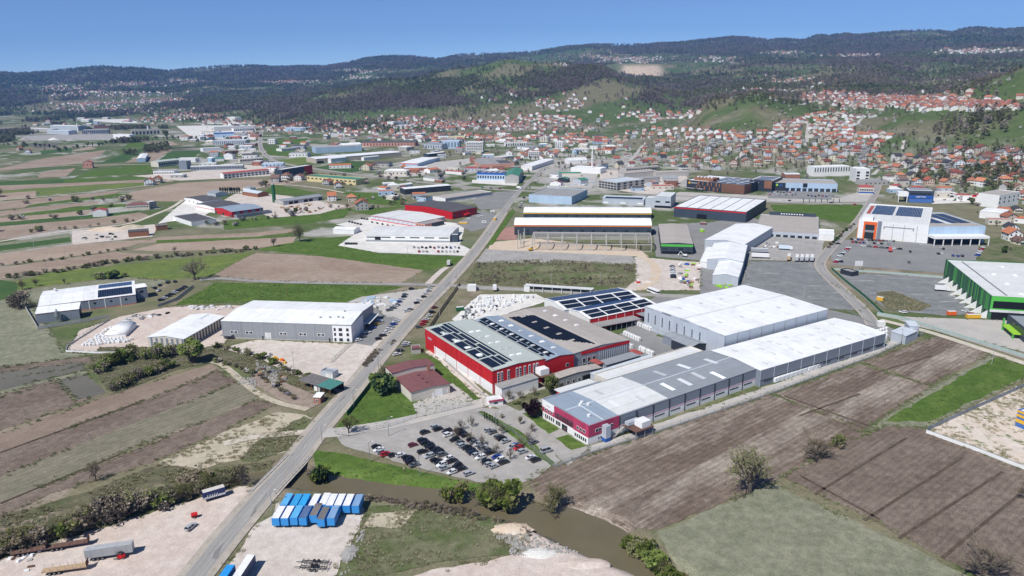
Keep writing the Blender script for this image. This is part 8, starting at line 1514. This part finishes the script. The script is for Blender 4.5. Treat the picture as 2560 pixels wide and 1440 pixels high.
WRAP = pmat('white_wrap', (.74,.75,.75), .5, .1, .6); BG = [rbox(1.5,1.5,1.3,WRAP,s) for s in (1,2,3)]; PLT = [rbox(1.9,1.5,2.5,WRAP,s) for s in (4,5)]; MIX = [rbox(1.6,1.4,1.5,pmat('grey_goods',(.25,.27,.28),.7),6), rbox(1.6,1.4,1.4,pmat('blue_goods',(.03,.06,.3),.6),7), rbox(1.5,1.5,1.4,pmat('dark_goods',(.04,.04,.045),.7),8)]
bl = []
for j in range(12):
    for i in range(14):
        q = (208+i*9.2+j*7.5+trr.uniform(-2,2), 866-j*4.9+trr.uniform(-1,1)-i*.9)
        if inpoly(*q, [(203,866),(215,850),(262,826),(300,812),(318,806),(300,812),(262,836),(258,848),(318,848),(330,846),(345,842),(300,866),(260,872),(222,870)]): bl.append(q)
for i, q in enumerate(sorted(bl)): p = at(*q); o = inst('wrapped_bale', trr.choice(BG), None, (p.x, p.y, .25), trr.uniform(0,3)); tag(o, f'white plastic-wrapped bale, {ordn(i+1)} from left in the heap around the tent', 'bale', 'wrapped bales by the tent')
n = 0
hdir = hd((1938,957), (2180,874))
for a, b, k in (((1938,953),(2016,926),15),((2022,925),(2110,893),16),((2116,892),(2178,870),11)):
    for i in range(k): n += 1; p = at(a[0]+(b[0]-a[0])*i/(k-1), a[1]+(b[1]-a[1])*i/(k-1)+3); tag(inst('wrapped_pallet', PLT[i % 2], None, (p.x, p.y, .25), hdir), f'white wrapped pallet, {ordn(n)} from left along the grey hall wall', 'pallet', 'pallets along the hall wall')
for i in range(12): p = at(2194+(i % 4)*7, 852-(i//4)*9+(i % 4)*-2); tag(inst('wrapped_pallet', PLT[i % 2], None, (p.x, p.y, .25), hdir), f'white wrapped pallet, {ordn(i+1)} in the block at the hall corner', 'pallet', 'pallets at the hall corner')
for i in range(26):
    g_ = [(1590,812),(1562,838),(1548,858),(1600,876)][i % 4]; p = at(g_[0]+(i//4)*6+trr.uniform(-1,1), g_[1]+(i//4)*2.6); tag(inst('wrapped_pallet', PLT[i % 2], None, (p.x, p.y, .25), hdir), f'white wrapped pallet in the factory courtyard, {ordn(i//4+1)} of the {["farthest","second","third","nearest"][i % 4]} block', 'pallet', 'pallets in the factory courtyard')
n = 0; used = []
while n < 95:
    x, y = trr.uniform(1135,1345), trr.uniform(736,806)
    if inpoly(x, y, [(1150,795),(1165,772),(1200,745),(1335,742),(1340,748),(1240,775),(1190,792),(1160,812)]) and all(math.hypot(x-a, (y-b)*2.2) > 5 for a, b in used): used.append((x, y)); n += 1
for i, (x, y) in enumerate(sorted(used)):
    p = at(x, y); k = trr.random(); me = MIX[0] if x < 1175 and k < .35 else MIX[1] if x < 1165 and k < .6 else MIX[2] if k > .9 else trr.choice(PLT + BG); w_ = {MIX[0]: 'grey', MIX[1]: 'blue', MIX[2]: 'dark'}.get(me, 'white')
    tag(inst('wrapped_goods', me, None, (p.x, p.y, .25), trr.uniform(0,3)), f'{w_} wrapped goods, {ordn(i+1)} from left in the white yard', 'goods', 'goods in the white yard')
def clutter(poly, n, mks, label, group, sz=(.8,2.2)):
    L_ = []; 
    xs = [p[0] for p in poly]; ys = [p[1] for p in poly]
    while len(L_) < n:
        x, y = trr.uniform(min(xs), max(xs)), trr.uniform(min(ys), max(ys))
        if inpoly(x, y, poly): L_.append((x, y))
    for i, (x, y) in enumerate(sorted(L_)):
        p = at(x, y); mk = trr.choice(mks); a, b, c = trr.uniform(*sz), trr.uniform(*sz)*.7, trr.uniform(*sz)*.45; o = MB().box(-a,a,-b,b,0,c).box(-a*.7,a*.5,-b*.8,b*.6,c,c*trr.uniform(1.1,1.7)).build('stacked_goods', W[mk]); o.location = (p.x, p.y, .25); o.rotation_euler = (0,0,trr.uniform(0,3)); tag(o, label.format(ordn(i+1)), 'goods', group)
clutter([(1698,660),(1748,660),(1748,724),(1702,724)], 34, ['rust','maroon_roof','timber','blue','steel','lime','white'], 'rusty or coloured scrap goods, {} from left on the pale gravel yard', 'scrap on the pale gravel yard'); clutter([(1790,712),(1835,708),(1838,718),(1792,722)], 8, ['lime'], 'lime green bin stack, {} from left below the white halls', 'lime green bins')
clutter([(300,806),(340,790),(420,778),(430,784),(360,800),(330,815)], 26, ['steel','white','concrete','dark'], 'pipe or scrap stack, {} from left behind the tent', 'scrap behind the tent', (.6,1.8)); clutter([(470,768),(590,764),(590,776),(480,778)], 24, ['white','concrete','light_roof'], 'pale stacked bundle, {} from left behind the striped barn', 'bundles behind the barn', (.9,1.6))
clutter([(640,905),(700,930),(720,945),(690,975),(650,950)], 22, ['dark','rust','steel','timber'], 'dark scrap pile, {} from left in the muddy work yard', 'scrap in the muddy yard', (.6,1.6)); clutter([(668,885),(715,900),(715,910),(670,895)], 8, ['yellow','orange','steel'], 'orange machine part, {} from left at the gravel yard edge', 'machine parts at yard edge', (.8,1.6))
clutter([(700,520),(790,505),(860,508),(800,530),(700,540)], 36, ['timber','wood','timber','concrete'], 'timber stack, {} from left in the sawmill yard', 'timber stacks', (1.,2.6)); clutter([(1890,612),(1945,605),(1950,625),(1900,628)], 20, ['white','steel','rust','concrete'], 'builders pallet, {} from left on the gravel before market hall', 'builders pallets', (.9,2.)); clutter([(2340,485),(2470,478),(2475,500),(2345,505)], 26, ['dark','red','black','white','mesh_green'], 'parked machine or goods stack, {} from left in the machine dealer yard', 'machine dealer goods', (1.2,3.2)); clutter([(1370,450),(1490,445),(1480,468),(1360,470)], 40, ['steel','sky_wall','white','concrete'], 'stacked building material, {} from left in the builders yard', 'builders yard stacks', (.9,2.2)); clutter([(190,592),(280,585),(300,600),(200,606)], 14, ['dark','steel','mesh_green','concrete'], 'machine or stack, {} from left in the sand yard', 'sand yard machines', (1,2.4)); clutter([(20,1395),(110,1370),(120,1420),(60,1440)], 12, ['white','steel','concrete','rust'], 'scrap or sack, {} from left among the flatbed trailers', 'scrap by the flatbeds', (.4,1.)); clutter([(640,345),(450,350),(450,330),(640,330)], 30, ['white','concrete','steel'], 'pale stack, {} from left in the upper left works', 'stacks in upper left works', (1.5,4)); clutter([(880,755),(930,745),(1000,745),(990,765),(950,775)], 18, ['white','light_roof','sky_wall'], 'white stacked load, {} from left behind the big warehouse', 'white loads behind the warehouse', (1.4,2.6))
# ------------------------------------------------------------------ bridge
a, b = at(655,1236), at(765,1122); rz = math.atan2(b.y-a.y, b.x-a.x); c = (at(690,1200)+at(735,1155))/2; br = empty('road_bridge', (c.x, c.y, 0), rz); tag(br, 'concrete road bridge crossing the muddy stream', 'bridge')
for sy in (-1, 1):
    inst('edge_beam', cube('concrete'), br, (-3, sy*4.6, -.1), 0, (30, .6, .9))
    for k in range(11): inst('rail_post', cube('steel'), br, (-16+k*2.6, sy*4.6, .85), 0, (.08,.08,1.))
    for z in (.95, 1.35): inst('handrail', cube('steel'), br, (-3, sy*4.6, z), 0, (28,.06,.06))
for sx in (-13, 8): inst('abutment', cube('concrete'), br, (sx, 0, -1.4), 0, (1.2, 9, 2.6))
inst('deck', cube('concrete'), br, (-3, 0, -.05), 0, (29, 8.4, .5))
# ------------------------------------------------------------------ heaps of spoil and gravel
def heap(px, w, d, h, mk, label):
    p = at(*px); n = 14; o = MB(); hs_ = random.Random(label)
    for j in range(5):
        r = 1 - j/4.6
        for i in range(n): a = 2*math.pi*i/n; k = hs_.uniform(.85,1.15); o.v.append((math.cos(a)*w*r*k, math.sin(a)*d*r*k, h*(1-r**1.4)*hs_.uniform(.9,1.1) if j else -.2))
    for j in range(4):
        for i in range(n): o.f.append((j*n+i, j*n+(i+1) % n, (j+1)*n+(i+1) % n, (j+1)*n+i)); o.m.append(0)
    o.f.append(tuple(range(4*n, 5*n))); o.m.append(0); q = o.build('heap', G[mk]); q.location = (p.x, p.y, .2); tag(q, label, 'heap')
heap((1280,1325), 7, 4, 1.8, 'SA', 'orange sand heap on the south stream bank'); heap((1345,1385), 6, 3, .8, 'GW', 'white rubble heap by the stream at bottom'); heap((270,575), 22, 9, 3.2, 'SA', 'long orange sand heap in the sand yard'); heap((330,568), 14, 7, 2.6, 'SP', 'paler sand heap right of the orange one'); heap((872,1385), 2.5, 5, .7, 'GG', 'grey gravel heap beside the container yard'); heap((62,350), 16, 10, 7, 'GG', 'grey gravel cone in the quarry works, left'); heap((135,350), 14, 10, 6, 'GW', 'pale gravel cone in the quarry works, middle'); heap((180,352), 15, 10, 7, 'GG', 'grey gravel cone in the quarry works, right'); heap((1455,1410), 9, 3, .7, 'GP', 'pink earth heap on the earth bank at bottom'); heap((1620,705), 5, 4, 1.2, 'GR', 'small pale heap on the gravel yard'); heap((1350,672), 40, 10, 2.6, 'GM', 'long grassy spoil mound beside the main road'); heap((1480,690), 36, 9, 2.4, 'GM', 'grassy spoil mound left of the pale gravel yard')
# silo towers
for x, y, h, l_ in ((196,330,26,'white twin silo beside quarry hall'),(372,336,24,'tall white silo in the open depot'),(686,506,22,'dark green chimney silo at the sawmill')):
    p = at(x, y); mk = 'mesh_green' if 'green' in l_ else 'white_wall'; o = empty('silo', (p.x, p.y, 0)); tag(o, l_, 'silo'); MB().cyl((0,0,0), 2.2 if h > 20 else 1.2, h, 12).build('shell', W[mk], o); MB().cyl((0,0,h), 2.2 if h > 20 else 1.2, 2, 12, r2=.2).build('cap', W['steel'], o)
# flags at the parking lot
for i in range(4): p = at(2136+i*5, 676); o = empty('flagpole', (p.x, p.y, 0)); tag(o, f'white flag on pole, {ordn(i+1)} from left by the green fence', 'flag', 'flags by the green fence'); MB().cyl((0,0,0), .06, 7.5, 6).build('pole', W['white'], o); MB().box(0.05,1.2,-.02,.02,3.5,7.4).build('banner', W['white'], o)
for x, y, l_ in ((1231,535,'white roadside sign board with dark letters on two legs'),(1210,562,'white low sign board at the red hall entrance')):
    p = at(x, y); o = empty('sign_board', (p.x, p.y, 0)); tag(o, l_, 'sign'); MB().box(-2.2,2.2,-.1,.1,2.2,4.4).build('board', W['white'], o); MB().box(-1.9,-1.7,-.1,.1,0,2.2).box(1.7,1.9,-.1,.1,0,2.2).build('legs', W['steel'], o); MB().box(-1.4,1.4,-.13,-.1,2.9,3.5).build('lettering', W['navy_wall'], o)
# ------------------------------------------------------------------ people
def person_mesh():
    J = [((0,0,.95),.15),((0,0,1.2),.16),((0,0,1.42),.15),((0,0,1.53),.06),((0,.02,1.64),.10),((0,.02,1.74),.085),((.19,0,1.40),.065),((.25,.05,1.13),.05),((.24,.16,.92),.038),((-.19,0,1.40),.065),((-.25,-.03,1.13),.05),((-.24,.06,.9),.038),((.1,0,.88),.095),((.11,.06,.48),.065),((.11,.16,.08),.045),((.11,.28,.04),.04),((-.1,0,.88),.095),((-.11,-.04,.48),.065),((-.11,-.16,.08),.045),((-.11,-.05,.04),.04)]
    E_ = [(0,1),(1,2),(2,3),(3,4),(4,5),(2,6),(6,7),(7,8),(2,9),(9,10),(10,11),(0,12),(12,13),(13,14),(14,15),(0,16),(16,17),(17,18),(18,19)]
    me = bpy.data.meshes.new('person_body'); me.from_pydata([j[0] for j in J], E_, []); o = bpy.data.objects.new('tmp', me); COL.objects.link(o); o.modifiers.new('s', 'SKIN'); o.modifiers.new('d', 'SUBSURF').levels = 1
    for v, j in zip(me.skin_vertices[0].data, J): v.radius = (j[1], j[1])
    me.skin_vertices[0].data[0].use_root = True
    dg = bpy.context.evaluated_depsgraph_get(); r = bpy.data.meshes.new_from_object(o.evaluated_get(dg)); bpy.data.objects.remove(o); return r
pm = person_mesh(); SKIN = pmat('skin', (.45,.27,.19), .7); HAIR = pmat('hair', (.03,.022,.018), .8)
for px, top, leg, l_, rz in (((1010,1180),(.75,.74,.72),(.4,.03,.03),'person in white top and red trousers walking at the car park edge',.6),((1365,1050),(.3,.03,.06),(.2,.03,.05),'person in dark red work clothes by the left end of crimson front',2.),((1414,1080),(.4,.03,.05),(.3,.02,.04),'person in red work clothes at the crimson works entrance',1.)):
    me = pm.copy(); [me.materials.append(x) for x in (SKIN, pmat('cloth_top', top, .9), pmat('cloth_legs', leg, .9), HAIR)]
    for f in me.polygons: z = f.center.z; f.material_index = 3 if z > 1.73 or (z > 1.62 and f.center.y < 0) else 0 if z > 1.5 or (abs(f.center.x) > .2 and z < 1.) else 1 if z > .93 else 2
    p = at(*px); o = inst('person', me, None, (p.x, p.y, .29), rz); tag(o, l_, 'person')
